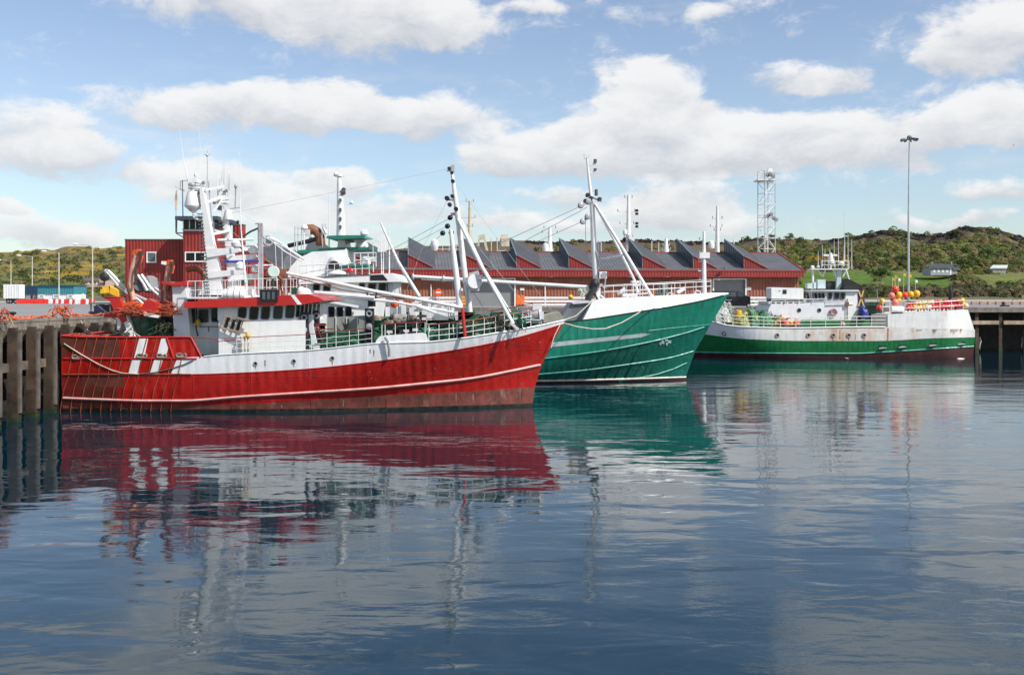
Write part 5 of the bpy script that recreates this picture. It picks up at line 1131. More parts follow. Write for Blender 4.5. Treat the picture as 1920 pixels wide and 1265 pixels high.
# mooring line from the red bow to the teal whaleback
q = [P(1052,604,67.2)]+[P(a,b,D) for a,b,D in ((1080,612,70.5),(1110,616.5,74.5),(1135,616,78),(1165,605,80.5),(1195,588,82.2),(1215,572,82.8),(1232,561,83.4),(1247,556,84.0))]
moor(q, rope, 'pale rope sagging from the red bow up to the teal whaleback', .045)
moor([P(1052,602,67.2),P(1080,592,73),P(1102,572,80),P(1113,562,86)], rope, 'pale rope rising straight from the red bow to the teal foremast', .035)

# ================================================================ white and green trawler
ED = 123.5
rail_w = crv([(1262,596),(1335,602.6),(1366,610),(1400,612.7),(1476,614.6),(1640,612.7),(1664,612.9),(1830,618)])
wg = crv([(1262,616),(1322,626.6),(1400,635.4),(1514,639),(1640,639),(1663,638.6),(1742,634.2),(1828,632)])
gb = crv([(1262,659),(1400,661.5),(1600,662.5),(1663,659.5),(1758,653.5),(1828,649)])
EB = lambda full, s, p: (lambda u: full*lerp(.8, 1., sm(u/.10))*taper(u, s, p))
eh = Hull(ED, [dict(p0=1824,p1=1290,z=-1.4,B=EB(3.4,.5,1.6)), dict(p0=1825,p1=1284,z=0.,B=EB(4.2,.6,1.8)), dict(p0=1827,p1=1279,y=gb,B=EB(4.3,.62,1.9)),
    dict(p0=1828,p1=1269,y=wg,B=EB(4.5,.68,2.2)), dict(p0=1828,p1=1262,y=rail_w,B=EB(4.55,.7,2.4))])
wtr = thing('fishing_trawler', 'rust stained white and green trawler carrying coloured floats, moored on the right', 'trawler', (XP(1560,ED), ED, 0), 'moored trawlers')
eh.mesh(80, lambda k, px: 1 if k < 2 else (0 if k == 2 else (2 if px > 1430 else 3))).build('hull', [green_hull, boot_dark, white_dirty, white_hull], wtr, angle=30)
eh.line([(x, gb(x)) for x in range(1300, 1827, 15)], .08, .02).build('boot_top_line', teal_line, wtr)
eh.line([(x, rail_w(x)) for x in range(1300, 1664, 15)], .09, .0).build('gunwale', white, wtr)
sb = crv([(1660,590),(1740,585.5),(1815,580.5)])
def sbp(a, v, side=-1):
    y = lerp(rail_w(a), sb(a), v); px = a if a < 1760 else lerp(a, a-(a-1760)/68*13*v, 1); D = eh.yk(4, a)[1]
    p = P(px, lerp(622, sb(px), v) if a > 1826 else y, D); return p if side < 0 else V((p.x, 2*ED-D, p.z))
xs = [1664.5+i*(1828-1664.5)/16 for i in range(17)]; mb = MB()
for s in (-1,1): mb.grid([[sbp(x, v, s) for x in xs] for v in (0,.5,1)])
mb.grid([[sbp(1828,v,-1) for v in (0,.5,1)],[sbp(1828,v,1) for v in (0,.5,1)]])
mb.grid([[sbp(x,1,-1) for x in xs],[sbp(x,1,1) for x in xs]]); mb.grid([[sbp(1664.5,v,-1) for v in (0,1)],[sbp(1664.5,v,1) for v in (0,1)]])
mb.build('stern_shelter', white_dirty if 0 else mat('shelter_white_paint', (.72,.72,.70), .45, var=.05, rust=.36, rcol=(.44,.25,.11), rs=.6, streak=.14, dirt=.25, soft=.13), wtr)
rs_ = mat('rust_runs', (.40,.21,.08), .8, var=.5, vs=2)
m = MB(); r = random.Random(2)
for a0,a1,h in ((1719,1730,5),(1748,1752,11),(1753,1758,12),(1760,1776,1.2),(1782,1796,8),(1800,1804,9),(1796,1804,2),(1735,1741,1.2)):
    y0 = 617-(a0-1719)*.005; D = min(eh.yk(4,a0)[1], eh.yk(4,a1)[1])-.03
    n = max(2, int((a1-a0)/1.6))
    for q in range(n):
        x = lerp(a0,a1,(q+.5)/n); w_ = (a1-a0)/n*r.uniform(.3,.52); L = h*r.uniform(.15,1)
        m.add([P(x-w_,y0,D),P(x+w_,y0,D),P(x+w_*.35,y0+L,D),P(x-w_*.3,y0+L*.9,D)], [(0,1,2,3)])
m.build('rust_run', rs_, wtr)
m = MB()
for a,w_,y0,y1 in ((1563,1.2,632,639),(1592,1,632,638),(1621,1,631,638),(1665,1.6,615,638),(1575,.8,618,636),(1604,.7,626,637)):
    D = eh.D(a, 630)-.035
    m.add([P(a-w_,y0,D),P(a+w_,y0,D),P(a+w_*.7,y1,D),P(a-w_*.5,y1-1,D)], [(0,1,2,3)])
m.build('rust_run', rs_, wtr)
for a in (1457.5,1516,1562.6,1591.6,1620.5):
    D = eh.D(a,628.3)-.04; o = MB().ring(P(a,628.3,D), .21, .07, (0,1,0), 16, 6).build('porthole', grey, wtr); MB().disc(P(a,628.3,D), .2, .04, (0,1,0), 14).build('pane', glass, o)
MB().ring(eh.on(1358,625.5,.06), .22, .06, (0,1,0), 14, 6).build('fairlead', dark, wtr)
for a,y in ((1655,650.5),(1692,648.5),(1749,645.5),(1803,643)):
    D = eh.D(a,y)-.03; m = MB(); m.pbox(a-7,a+7,y-3.2,y+3.2,D,.1); o = m.build('discharge_opening', dark, wtr)
    m = MB(); m.pprism([(a-7,y+3.4),(a+7,y+2.2),(a+7,y+1),(a+2,y+.6),(a-6,y+2)], D-.25, .25); m.build('lip', pale_stripe, o)
deck(eh, 4, 1826, 1300, .2).build('deck', deck_green, wtr)
ew = lambda a: eh.yk(4, a)[1]+.15
railing(wtr, [(x, rail_w(x)) for x in (1340,1366,1400,1476,1560,1640,1662)], ew, [1345,1359,1374,1402,1432,1463,1492,1520,1548,1577,1606,1634,1662], 1.25, mat('yellowed_rail_paint', (.66,.66,.56), .5, rust=.1), r=.04, bars=(1.,.66,.33))
HD = 120.4
m = MB(); m.pprism([(1446,570),(1600,565),(1609,565),(1609,611),(1500,611),(1440,600),(1441,580)], HD, 6.4); hs = m.build('deckhouse', mat('house_white_paint', (.70,.71,.73), .45, var=.05, rust=.12, rcol=(.42,.2,.16), rs=.6, dirt=.12), wtr)
MB().pprism([(1502,599.5),(1631,599),(1631,611.5),(1502,611.5)], HD-.12, .1).build('green_band', mat('green_band_paint', (.012,.14,.045), .45, var=.2), wtr)
m = MB(); m.prism(*plan([(1512,ED),(1522,HD+.7),(1549,HD-.02),(1609,HD-.02),(1609,HD+6.2),(1549,HD+6.2),(1522,HD+5.4)], ZP(569,HD), ZP(546,HD))); m.build('wheelhouse', grey_white, wtr)
m = MB(); m.prism(*plan([(1507,ED),(1518,HD+.4),(1547,HD-.35),(1610,HD-.35),(1610,HD+6.5),(1547,HD+6.5),(1518,HD+5.8)], ZP(546,HD), ZP(543.6,HD))); m.build('bridge_roof', white, wtr)
m = MB(); m.pprism([(1588,545),(1609,545),(1609,600),(1584,600),(1584,570)], HD-.05, .06); m.build('house_panel', white, wtr)
for a0,a1 in ((1552.5,1559.5),(1564,1573),(1576,1583.5)): window(wtr, rrect(a0,a1,549,560.3,1.6,.8), HD-.04, fr=.05)
fw = lambda a,b: (ED-(a-1512)/10*(ED-HD-.7) if a < 1522 else HD+.7-(a-1522)/27*.72)
for a0,a1 in ((1514,1517.5),(1521,1525.5),(1528,1533),(1535.5,1540),(1542,1546.5)): window(wtr, rrect(a0,a1,549.5,560.3,1,-1.5), fw, fr=.04)
for a in (1498.6,1536.4): o = MB().ring(P(a,581.4,HD-.03), .2, .05, (0,1,0), 16, 6).build('porthole', grey_dk, wtr); MB().disc(P(a,581.4,HD-.03), .2, .04, (0,1,0), 14).build('pane', glass, o)
m = MB(); m.ptube([(1589,560,HD-.15),(1589,598,HD-.15)], .05, 6); m.pbox(1587,1592,566,574,HD-.3,.2); m.build('cable_run', rustp, wtr)
railing(wtr, [(1446,569.5),(1549,567)], HD-.1, [1446,1472,1498,1524,1549], .45, white_mast, r=.04, bars=(1.,))
MB().pbar((1549,571,HD-.1),(1600,570,HD-.1),.08,.1).build('grab_rail', white, wtr)
m = MB(); m.pbox(1441,1505,565,570,HD+.2,5); o = m.build('shelter_deck', grey_white, wtr)
m = MB()
for a in range(1446,1505,11): m.pbox(a,a+7,566.5,568.5,HD+.15,.1)
m.build('dark_slot', dark, o)
t = thing('generator_box', 'white generator container on the deck of the white trawler', 'generator', P(1476,565,HD+1.5))
MB().pprism([(1446.5,540),(1449,538.5),(1504,540),(1506.5,541),(1506.5,560),(1446.5,560)], HD+.6, 2.6).build('canopy', white, t)
MB().pbox(1447,1506,560,564.8,HD+.7,2.4).build('skid', dark, t)
MB().pbox(1468,1475,543,550.5,HD+.55,.1).build('control_panel', dark, t)
m = MB(); m.pbox(1461,1463,544,546,HD+.56,.06); m.build('latch', grey, t)
# tarps and panel aft of the wheelhouse
m = MB(); m.pprism([(1582,544),(1584,536),(1590,522.5),(1600,527),(1616,536),(1617.5,544)], HD+.5, 3.5); m.build('black_canopy', black, wtr)
pl_ = MB().pprism([(1609,545),(1619,544.5),(1622,568),(1621,577),(1609,577)], HD-.1, .2).build('purple_screen', mat('purple_screen', (.08,.03,.10), .6, var=.2), wtr)
m = MB(); m.pbar((1610,545,HD-.16),(1619.5,574,HD-.16),.16,.05); m.pbar((1619,545,HD-.16),(1609.5,574,HD-.16),.16,.05); m.build('yellow_cross', mat('dull_yellow', (.6,.42,.12), .6), pl_)
m = MB(); m.mound(P(1618.5,596,HD-.5), .62, .6, 1.35, 5, rough=.18); m.build('blue_tarpaulin', mat('blue_tarpaulin', (.010,.026,.17), .45, var=.2, bump=.6, bs=3), label='crumpled blue tarpaulin heap beside the white trawler wheelhouse', cat='tarpaulin')
# bridge mast
m = MB(); m.pprism([(1568,544),(1570,512),(1566,505),(1582,505),(1577,512),(1578,544)], HD+2, .9); bm2 = m.build('bridge_mast', mat('pale_blue_grey_paint', (.45,.55,.56), .45, rust=.1), wtr)
m = MB(); m.pbox(1521,1592,503.5,505.3,HD+1.5,1.8)
for x0,x1 in ((1533,1543),(1548,1543),(1562,1568),(1588,1580)): m.pbar((x0,505,HD+2.2),(x1,519,HD+2.2),.12,.12)
m.ptube([(1524,542,HD+2),(1524,503,HD+2)], .14, 7); m.ptube([(1586,505,HD+1),(1592,525,HD+1)], .1, 6); m.build('mast_platform', white_mast, bm2)
railing(bm2, [(1540,503.5),(1592,503.5)], HD+1.5, [1540,1553,1566,1579,1592], .9, white_mast, r=.03, bars=(1.,.5))
m = MB(); m.pbar((1544,478.5,HD+2),(1570,478.2,HD+2),.16,.22); m.lathe([(.35,0),(.4,.3),(.3,.75),(.15,1.3)], P(1557.5,494,HD+2), n=12); m.pbar((1557.5,504,HD+2),(1557.5,490,HD+2),.2,.2); m.build('radar_scanner', white_mast, bm2)
for a,y,r_ in ((1577.5,494,.35),(1523,501,.25),(1534,500,.2)): dome(bm2, a, y, HD+2, r_)
m = MB(); m.pbox(1533,1548,524,541,HD+1.5,1.4); m.pbox(1514,1523,531,541,HD+1.5,1); m.pbox(1526,1531,529,541,HD+1.6,1); m.build('vent_housing', mat('pale_blue_grey_paint', (.45,.55,.56)), wtr)
m = MB(); m.pbox(1553,1567,527,542,HD+2.5,1.2); m.pbar((1552,536,HD+2),(1557,530,HD+2),.3,.4); m.build('dark_vent', dark, wtr)
for a,y0,y1,ln in ((1542,500,460,0),(1546,503,466,1),(1564,500,450,0),(1572,500,440,0),(1582,500,455,1),(1584,490,395,-1),(1590,505,436,0),(1534,500,470,0),(1597,505,448,0),(1556,476,466,0)): whip(wtr, a, y0, y1, HD+2.2, ln, .035, mt=grey_white)
# foredeck nets, yellow drum, deck gear
gn_ = mat('green_seine_net', (.07,.19,.10), .9, var=.8, vs=4, bump=1, bs=14); yn_ = mat('yellow_green_net', (.30,.31,.10), .9, var=.7, vs=4, bump=1, bs=14); bn_ = mat('pale_monofilament_net', (.42,.45,.42), .9, var=.5, vs=3, bump=1, bs=14)
for a,y,rx,h,mt,nm,lb in ((1425,611,2.6,2.3,gn_,'net_pile','bright green net heap on the white trawler foredeck'),(1395,611,2.3,1.9,yn_,'net_pile','yellowish net heap by the yellow drum on the foredeck'),(1456,612,1.9,1.6,mat('orange_yellow_net', (.33,.21,.07), .9, var=.8, vs=4, bump=1, bs=14),'net_pile','orange and yellow net heap near the deckhouse'),(1350,604,1.6,3.2,bn_,'net_pile','pale grey net bundle hanging by the bow rail')):
    m = MB(); m.mound(P(a,y,ED-2.2), rx, 1.5, h*.72, int(a), 40, 12, .45); r = random.Random(int(a))
    for q in range(30):
        x0 = r.uniform(-.9,.9)*rx; pts = [P(a,y,ED-2.2)+V((x0+r.uniform(-.5,.5)+.25*j*r.uniform(-1,1), -1.0*math.sin(j*.6)*r.uniform(.5,1.5), h*(.15+.72*math.sin(j*.75+.3)*max(.25,1-abs(x0/rx)**2))*r.uniform(.7,1.05))) for j in range(5)]; m.tube(pts, .05, 5)
    m.build(nm, mt, label=lb, cat='fishing net', group='net heaps on the white trawler')
t = thing('yellow_drum', 'yellow barrel standing among nets on the white trawler foredeck', 'barrel', P(1383.5,609,ED-3))
MB().lathe([(.46,0),(.5,.05),(.48,.55),(.5,.6),(.48,1.2),(.5,1.25),(.46,1.75)], P(1383.5,609,ED-3), n=16).build('barrel', yellow, t)
MB().lathe([(.4,1.751),(.1,1.8)], P(1383.5,609,ED-3), n=16).build('lid', mat('dull_yellow', (.6,.42,.12)), t)
t = thing('life_ring', 'white and red life ring on the white trawler deckhouse wall', 'life ring', P(1563,591.5,HD-.2))
MB().ring(P(1563,585,HD-.16), .36, .11, (0,1,0), 24, 8).build('ring', mat('pale_red_ring', (.45,.20,.18), .5, var=.5, vs=2), t)
m = MB()
for k in range(4):
    a = k*1.571+.785; c = P(1563,585,HD-.16)+V((math.cos(a)*.36, 0, math.sin(a)*.36)); m.ring(c, .125, .02, (-math.sin(a),0,math.cos(a)), 12, 6)
m.build('band', white, t)
# stern gear rail, canister and poles
railing(wtr, [(1694,587),(1740,585),(1806,581)], lambda a: eh.yk(4,a)[1]+.3, [1696,1718,1740,1762,1784,1806], 1.15, white_mast, r=.045, bars=(1.,.5))
railing(wtr, [(1655,590),(1668,590)], ED-3.6, [1655,1668], 1.6, white_mast, r=.06, bars=(1.,.6))
m = MB(); p = P(1670,580,ED-3); m.lathe([(.05,0),(.38,.05),(.42,.2),(.42,1.35),(.38,1.5),(.05,1.55)], p, (1,0,-.02), 16); o = m.build('liferaft_canister', white, wtr)
m = MB(); m.box(p.x+.1,p.x+1.4,p.y-.4,p.y+.4,p.z-.75,p.z-.42); m.build('cradle', dark, o)
m = MB(); m.pbox(1625,1660,566,573,ED,1.5); m.pbox(1630,1658,573,605,ED+1,1.5); m.build('net_hauler', mat('dark_green_hauler', (.02,.07,.05), .5, rust=.15), wtr)
MB().ptube([(1646,566,ED),(1644,540,ED)], .05, 5).build('lamp_post', grey, wtr)
MB().ball(P(1644,539,ED), .16).build('lamp', dark, wtr)
# dan buoy poles with little flags
for i,(a,y0,fc) in enumerate(((1673,520,yellow),(1678,516,yellow),(1684,521,white),(1694,512,yellow),(1705,514,yellow),(1716,524,white))):
    t = thing('marker_pole', f'thin flagged marker pole, {words_[i] if i else "first"} from the left above the floats', 'marker pole', P(a,573,ED-1.5), 'flagged poles on the stern')
    MB().ptube([(a,573,ED-1.5),(a+.5,y0,ED-1.5)], .03, 5).build('pole', mat('pale_pole', (.5,.52,.35), .6), t)
    m = MB(); p = P(a+.5,y0,ED-1.5); m.prism([p, p+V((.28,0,-.1)), p+V((.25,0,-.42)), p+V((0,0,-.35))], (0,.02,0)); m.build('flag', fc, t)
# floats
fo = mat('orange_float_skin', (.80,.060,.022), .42, var=.12); fy_ = mat('yellow_float_skin', (.78,.42,.015), .42, var=.12); fp_ = mat('pink_float_skin', (.80,.22,.17), .5, var=.15); fr = mat('red_float_skin', (.62,.025,.035), .45, var=.2); fc_ = mat('cream_float_skin', (.62,.58,.45), .5, var=.2)
def float_proto(mt):
    o = thing('float', 'x', 'float', (0,0,0)); b = MB(); b.ball((0,0,0), .42, 16, 10, 1.06); b.build('ball', mt, o)
    b = MB(); b.lathe([(.13,-.62),(.16,-.58),(.15,-.40)], (0,0,0), n=10); b.build('rope_eye', black, o)
    return o
FP = {}
def flt(px, py, D, r, mt, lb, grp):
    k = mt.name
    if k not in FP: FP[k] = float_proto(mt); o = FP[k]; o.location = P(px,py,D); o['_w'] = P(px,py,D)[:]; o['label'] = lb; o['group'] = grp
    else: o = repeat(FP[k], P(px,py,D), lb, random.Random(int(px*7)).uniform(0,3), grp)
    o.scale = (r/F*D/.42,)*3; o.rotation_euler.x = random.Random(int(px)).uniform(-.5,.5)
    return o
G1 = 'large floats stacked above the stern'
for px,py,r,mt,lb in ((1678.6,542.4,6.6,fo,'orange float on top of the cluster above the white trawler stern'),(1672,554,6.2,fp_,'pinkish red float at the left of the cluster, under the topmost one'),(1685,553,6.4,fy_,'yellow float right beneath the topmost orange float'),(1696.6,553,5.9,fo,'orange float between two yellow floats in the upper row'),(1707.5,552,6.0,fy_,'yellow float just right of the tall light mast foot'),(1718.6,550.6,6.5,fy_,'yellow float at the right end of the upper row'),(1654,565,5.6,fy_,'greenish yellow float by the rail left of the cluster'),(1649,577,5.7,fo,'orange float low at the left beneath a yellow one'),(1678.6,567,7.0,fp_,'salmon float directly behind the white canister'),(1684,563,5,fy_,'small yellow float tucked behind the salmon float')): flt(px,py,ED-2.5,r,mt,lb,G1)
G2 = 'floats heaped along the stern rail'; r = random.Random(21); seq = [fc_,fy_,fr,fc_,fr,fr,fy_,fr,fo,fr,fr,fp_,fr,fr,fr,fo,fr,fr]
nm_ = {fc_.name:'cream', fy_.name:'yellow', fr.name:'red', fo.name:'orange', fp_.name:'pink'}; cnt = {}
for row in (0,1):
    for i in range(18):
        px = 1700+i*5.9+row*2.6; mt = [fc_,fy_,fo,fc_,fr,fy_,fp_,fc_,fy_][(i*2+row*4)%9] if px < 1752 else seq[(i*3+row+4)%18]; n_ = nm_[mt.name]; cnt[(n_,row)] = cnt.get((n_,row),0)+1; c_ = cnt[(n_,row)]
        od = ['first','second','third','fourth','fifth','sixth','seventh','eighth','ninth','tenth','eleventh','twelfth','thirteenth','fourteenth','fifteenth','sixteenth','seventeenth','eighteenth'][c_-1]
        flt(px, 569.5+row*8-(px-1700)*.045+r.uniform(-.8,.8), ED-1.9-row*1.2+r.uniform(-.3,.3), r.uniform(3.9,4.8), mt, f'{n_} float, {od} {n_} one from the left in the {"lower" if row else "upper"} stern rail row', G2)
for px,py,mt,lb in ((1804,563.5,fy_,'yellow float on top at the stern corner of the heap'),(1806,570.5,fy_,'yellow float low at the stern corner of the heap'),(1811,573.5,fc_,'cream float overhanging the very stern end')): flt(px,py,ED-2.8,5.0,mt,lb,G2)
G3 = 'floats on the white trawler side deck'
for px,py,rr_,mt,lb in ((1494,605,6.6,fp_,'large pinkish red float hanging at the rail of the white deckhouse'),(1474,606.5,6.3,fp_,'pinkish red float lying by the nets on the side deck'),(1483,606,5,fy_,'yellow float between two pinkish floats on the side deck'),(1580,608,4.6,mat('faded_pink_float_skin',(.72,.42,.36),.5),'faded pink float on the rail beneath the life ring'),(1468,602,4,fo,'small orange float above the nets on the side deck')): flt(px,py,ED-4.0,rr_,mt,lb,G3)
# white water at the discharge and a floating scrap
MB().mound((XP(1802,119.0),119.0,-.05), .5, .3, .12, 3).build('splash', mat('white_water', (.75,.78,.78), .5), label='white splash of discharge water under the white trawler stern', cat='splash', kind='stuff')
m = MB(); m.add([P(1583,670,118.7),P(1589,671,118.6),P(1592,672.2,118.6),P(1586,672,118.7),P(1586,671,118.2)], [(0,1,2,3),(0,1,4),(1,2,4),(2,3,4),(3,0,4)]); m.build('floating_board', white, label='small pale board floating beside the white trawler hull', cat='board')
# ================================================================ background: red office, saw-tooth shed, yard, masts
red_clad = mat('red_cladding', (.235,.022,.017), .5, var=.13, vs=.5, dirt=.15, dcol=(.10,.012,.01))
rust_clad = mat('faded_red_cladding', (.27,.095,.055), .6, var=.16, vs=.6, dirt=.2, dcol=(.09,.03,.02))
slate = mat('grey_roof_sheet', (.050,.052,.057), .6, var=.16, vs=.4)
roof_l = mat('pale_grey_roof_sheet', (.105,.108,.115), .55, var=.15, vs=.5)
northl = mat('blue_grey_glazing', (.022,.034,.044), .35, var=.35, vs=1.5)
grey_door = mat('grey_shutter', (.20,.205,.21), .5, var=.06)
def corr(mb, a, b, z0, z1, pitch=.5, dep=.07, nrm=None, m=None, top=None):
    """corrugated wall sheet from a to b (plan points); `top(t)` may give the upper edge height"""
    a, b = V((a[0],a[1],0)), V((b[0],b[1],0)); L = (b-a).length; d = (b-a)/L; nn = nrm or V((d.y,-d.x,0)); n = max(2, int(L/pitch)); lo, hi = [], []
    for i in range(n):
        for f, o in ((0,0),(.32,0),(.5,1),(.82,1)):
            t = (i+f)/n; p = a+d*(L*t)+nn*(dep*o); lo.append(p+V((0,0,z0))); hi.append(p+V((0,0,top(t) if top else z1)))
    lo.append(b+V((0,0,z0))); hi.append(b+V((0,0,top(1) if top else z1)))
    return mb.grid([lo, hi], m)
def corr_roof(mb, p00, p01, p10, p11, pitch=.55, dep=.06, m=None):
    """ribbed roof sheet, ribs running from p0x (eave) to p1x (ridge)"""
    n = max(2, int((V(p01)-V(p00)).length/pitch)); nn = (V(p01)-V(p00)).cross(V(p10)-V(p00)).normalized(); lo, hi = [], []
    for i in range(n):
        for f, o in ((0,0),(.55,0),(.65,1),(.9,1)):
            t = (i+f)/n; lo.append(V(p00).lerp(V(p01),t)+nn*(o*dep)); hi.append(V(p10).lerp(V(p11),t)+nn*(o*dep))
    lo.append(V(p01)); hi.append(V(p11)); return mb.grid([lo, hi], m)
ANG = math.atan(194/1867.); ux = V((math.cos(ANG), math.sin(ANG), 0)); uy = V((-math.sin(ANG), math.cos(ANG), 0))
S0 = V((XP(766,163), 163, 0))
def SP(s, d, z): return S0+ux*s+uy*d+V((0,0,z))
def s_of(px, d=0.):
    k = (px-CXP)/F; o = S0+uy*d; return (o.x-k*o.y)/(k*ux.y-ux.x)
ZE, ZR, ZB, ZP_ = 11.75, 15.2, 14.25, 17.75; RDp = 10.5
sA, sB = s_of(470), s_of(1497)
shed = thing('harbour_shed', 'long red shed with grey saw-tooth roof behind the trawlers', 'shed', SP((sA+sB)/2, 0, QZ))
DOORS = [(880,965.5),(1337,1398)]
cuts = [sA]+[x for a,b in DOORS for x in (s_of(a), s_of(b))]+[sB]
mb = MB()
for i in range(0, len(cuts), 2): a, b = SP(cuts[i],0,0), SP(cuts[i+1],0,0); corr(mb, a, b, QZ, ZE-1.05, .52, .09)
for a, b in DOORS: corr(mb, SP(s_of(a),0,0), SP(s_of(b),0,0), ZP(523,163), ZE-1.05, .52, .09)
corr(mb, SP(sB,0,0), SP(sB,2*RDp,0), QZ, ZE, .52, .09, top=lambda t: ZE+(ZR-ZE)*(1-abs(2*t-1)))
mb.box(0,0,0,0,0,0) if 0 else None
mb.build('wall', rust_clad, shed)
mb = MB(); corr(mb, SP(sA-.3,-1.3,0), SP(sB+.5,-1.3,0), ZE-1.0, ZE-.08, .5, .06); mb.grid([[SP(sA-.3,-1.3,ZE-.98), SP(sB+.5,-1.3,ZE-.98)],[SP(sA-.3,0,ZE-.98), SP(sB+.5,0,ZE-.98)]])
mb.bar(SP(sA-.3,-1.32,ZE-.02), SP(sB+.55,-1.32,ZE-.02), .16, .2); mb.bar(SP(sA-.3,-1.34,ZE-1.0), SP(sB+.55,-1.34,ZE-1.0), .1, .12); mb.build('fascia', red_clad, shed)
mb = MB(); corr_roof(mb, SP(sA,-1.25,ZE), SP(sB+.4,-1.25,ZE), SP(sA,RDp,ZR), SP(sB+.4,RDp,ZR)); mb.grid([[SP(sA,RDp,ZR), SP(sB+.4,RDp,ZR)],[SP(sA,2*RDp+1,ZE), SP(sB+.4,2*RDp+1,ZE)]]); mb.build('roof', roof_l, shed)
mb = MB(); mb.bar(SP(sB+.45,-1.3,ZE+.05), SP(sB+.45,RDp,ZR+.08), .22, .22); mb.bar(SP(sB+.45,RDp,ZR+.08), SP(sB+.45,2*RDp+1,ZE+.05), .22, .22); mb.bar(SP(sA,RDp,ZR+.03), SP(sB+.4,RDp,ZR+.03), .2, .3); mb.build('verge_trim', red_trim if 0 else mat('dull_red_trim', (.26,.035,.03), .5), shed)
for x0 in (474,570,664,766,873.5,969,1067,1205,1300.5,1395.5):
    s0 = s_of(x0); s1 = s0+4.55; d0 = -.0
    A, B, Cc = SP(s0,d0,ZE+.02), SP(s0,d0,ZB), SP(s1,d0,ZE+.25)
    Pk, A2 = SP(s0,RDp,ZP_), SP(s0,RDp,ZR); Q = SP(s1+.25,RDp,ZR)
    dm = MB(); dm.add([B, Cc, Pk, Q], [(0,1,3,2)]); dm.add([A2, Pk, Q], [(0,1,2)])
    tooth = dm.build('roof_tooth', slate, shed)
    g = MB(); corr(g, A, A+(Cc-A)*1., 0, 0, .5, .05, top=None) if 0 else None
    n = 10
    lo, hi = [], []
    for i in range(n):
        for f, o in ((0,0),(.35,0),(.5,1),(.85,1)):
            t = (i+f)/n; p = SP(lerp(s0,s1,t), d0-.02-.06*o, 0); lo.append(p+V((0,0,ZE))); hi.append(p+V((0,0,lerp(ZB,ZE+.25,t))))
    g.grid([lo, hi]); g.build('gable', red_clad, tooth)
    g = MB(); g.bar(B+uy*-.14, Cc+uy*-.14+V((0,0,-.02)), .16, .14); g.build('barge_board', mat('faded_red_trim', (.36,.11,.10), .5), tooth)
    g = MB(); g.add([A+ux*-.02, B+ux*-.02, Pk+ux*-.02, A2+ux*-.02], [(0,1,2,3)]); gl = g.build('north_light', northl, tooth)
    g = MB()
    for i in range(12):
        t = i/11; g.bar(SP(s0-.06,lerp(d0,RDp,t),lerp(ZE,ZR,t)), SP(s0-.06,lerp(d0,RDp,t),lerp(ZB,ZP_,t)), .09, .09)
    g.bar(B+ux*-.05, Pk+ux*-.05, .14, .14); g.build('mullion', mat('pale_mullion', (.16,.20,.23), .5), gl)
for a, b in DOORS:
    m = MB(); sa, sb2 = s_of(a), s_of(b); z1 = ZP(523.5,163)
    m.grid([[SP(lerp(sa,sb2,t),.25+(.03 if i%2 else 0),z) for t in (0,1)] for i, z in enumerate([QZ+(z1-QZ)*k/24 for k in range(25)])]); dr = m.build('shutter_door', grey_door, shed)
    m = MB(); m.bar(SP(sa,-.14,QZ),SP(sa,-.14,z1+.1),.25,.2); m.bar(SP(sb2,-.14,QZ),SP(sb2,-.14,z1+.1),.25,.2); m.bar(SP(sa-.1,-.14,z1+.15),SP(sb2+.1,-.14,z1+.15),.25,.2); m.build('frame', white, dr)
for a,b,y0,y1 in ((975,983,539,544),(1400,1408,537.5,543),(862,868,539,545)):
    m = MB(); s = s_of(a); m.prism([SP(s,-.15,ZP(y1,163)),SP(s_of(b),-.15,ZP(y1,163)),SP(s_of(b),-.15,ZP(y0,163)),SP(s,-.15,ZP(y0,163))], uy*.05); m.build('notice_plate', white, shed)
for a in (808,1021.5,1170.5,1258):
    m = MB(); s = s_of(a); m.tube([SP(s,-.25,QZ),SP(s,-.25,ZP(533,163))], .11, 6); m.build('downpipe', white, shed)
for px in (1351,915):
    m = MB(); s = s_of(px); m.tube([SP(s,-1.5,ZE-.2),SP(s,-1.9,ZE+.3),SP(s,-2.2,ZE+.4)], .06, 5); m.lathe([(.1,0),(.4,.1),(.42,.2)], SP(s,-2.2,ZE+.3), n=10); m.build('wall_lamp', grey, shed)
# red office block with lookout tower
OD = 150.
of = thing('harbour_office', 'dark red clad harbour office with glazed lookout tower', 'office', (XP(320,OD), OD, QZ))
def clad_box(px0, px1, D, dep, z0, z1, nm, mt, parent):
    x0, x1 = XP(px0,D), XP(px1,D); mb = MB()
    corr(mb, (x0,D), (x1,D), z0, z1, .48, .08); corr(mb, (x1,D), (x1,D+dep), z0, z1, .48, .08); corr(mb, (x1,D+dep), (x0,D+dep), z0, z1, .48, .08); corr(mb, (x0,D+dep), (x0,D), z0, z1, .48, .08)
    mb.box(x0-.1,x1+.1,D-.12,D+dep+.1,z1,z1+.15,1); return mb.build(nm, [mt, grey_dk], parent)
clad_box(235, 343, OD, 12, QZ, ZP(450,OD), 'wall', red_clad, of)
clad_box(343.5, 401, OD-3, 9, QZ, ZP(431,OD-3), 'tower_wall', red_clad, of)
clad_box(402, 470, OD+2, 9, QZ, ZP(470,OD+2), 'wall', red_clad, of)
m = MB(); m.pbox(344,401,412,431,OD-2.9,8.7); lk = m.build('lookout_room', mat('dark_lookout', (.03,.03,.035), .3), of)
m = MB(); m.pbox(343,402,430,432.5,OD-3.1,9.2)
for a in (343.5,355,366.5,378,389.5,400.5): m.pbox(a-.7,a+.7,412,431,OD-3.05,.12)
m.build('window_frame', white, lk)
m = MB()
for a in (345,356.5,368,379.5,391): m.pbox(a,a+8.6,413.5,430,OD-2.98,.06)
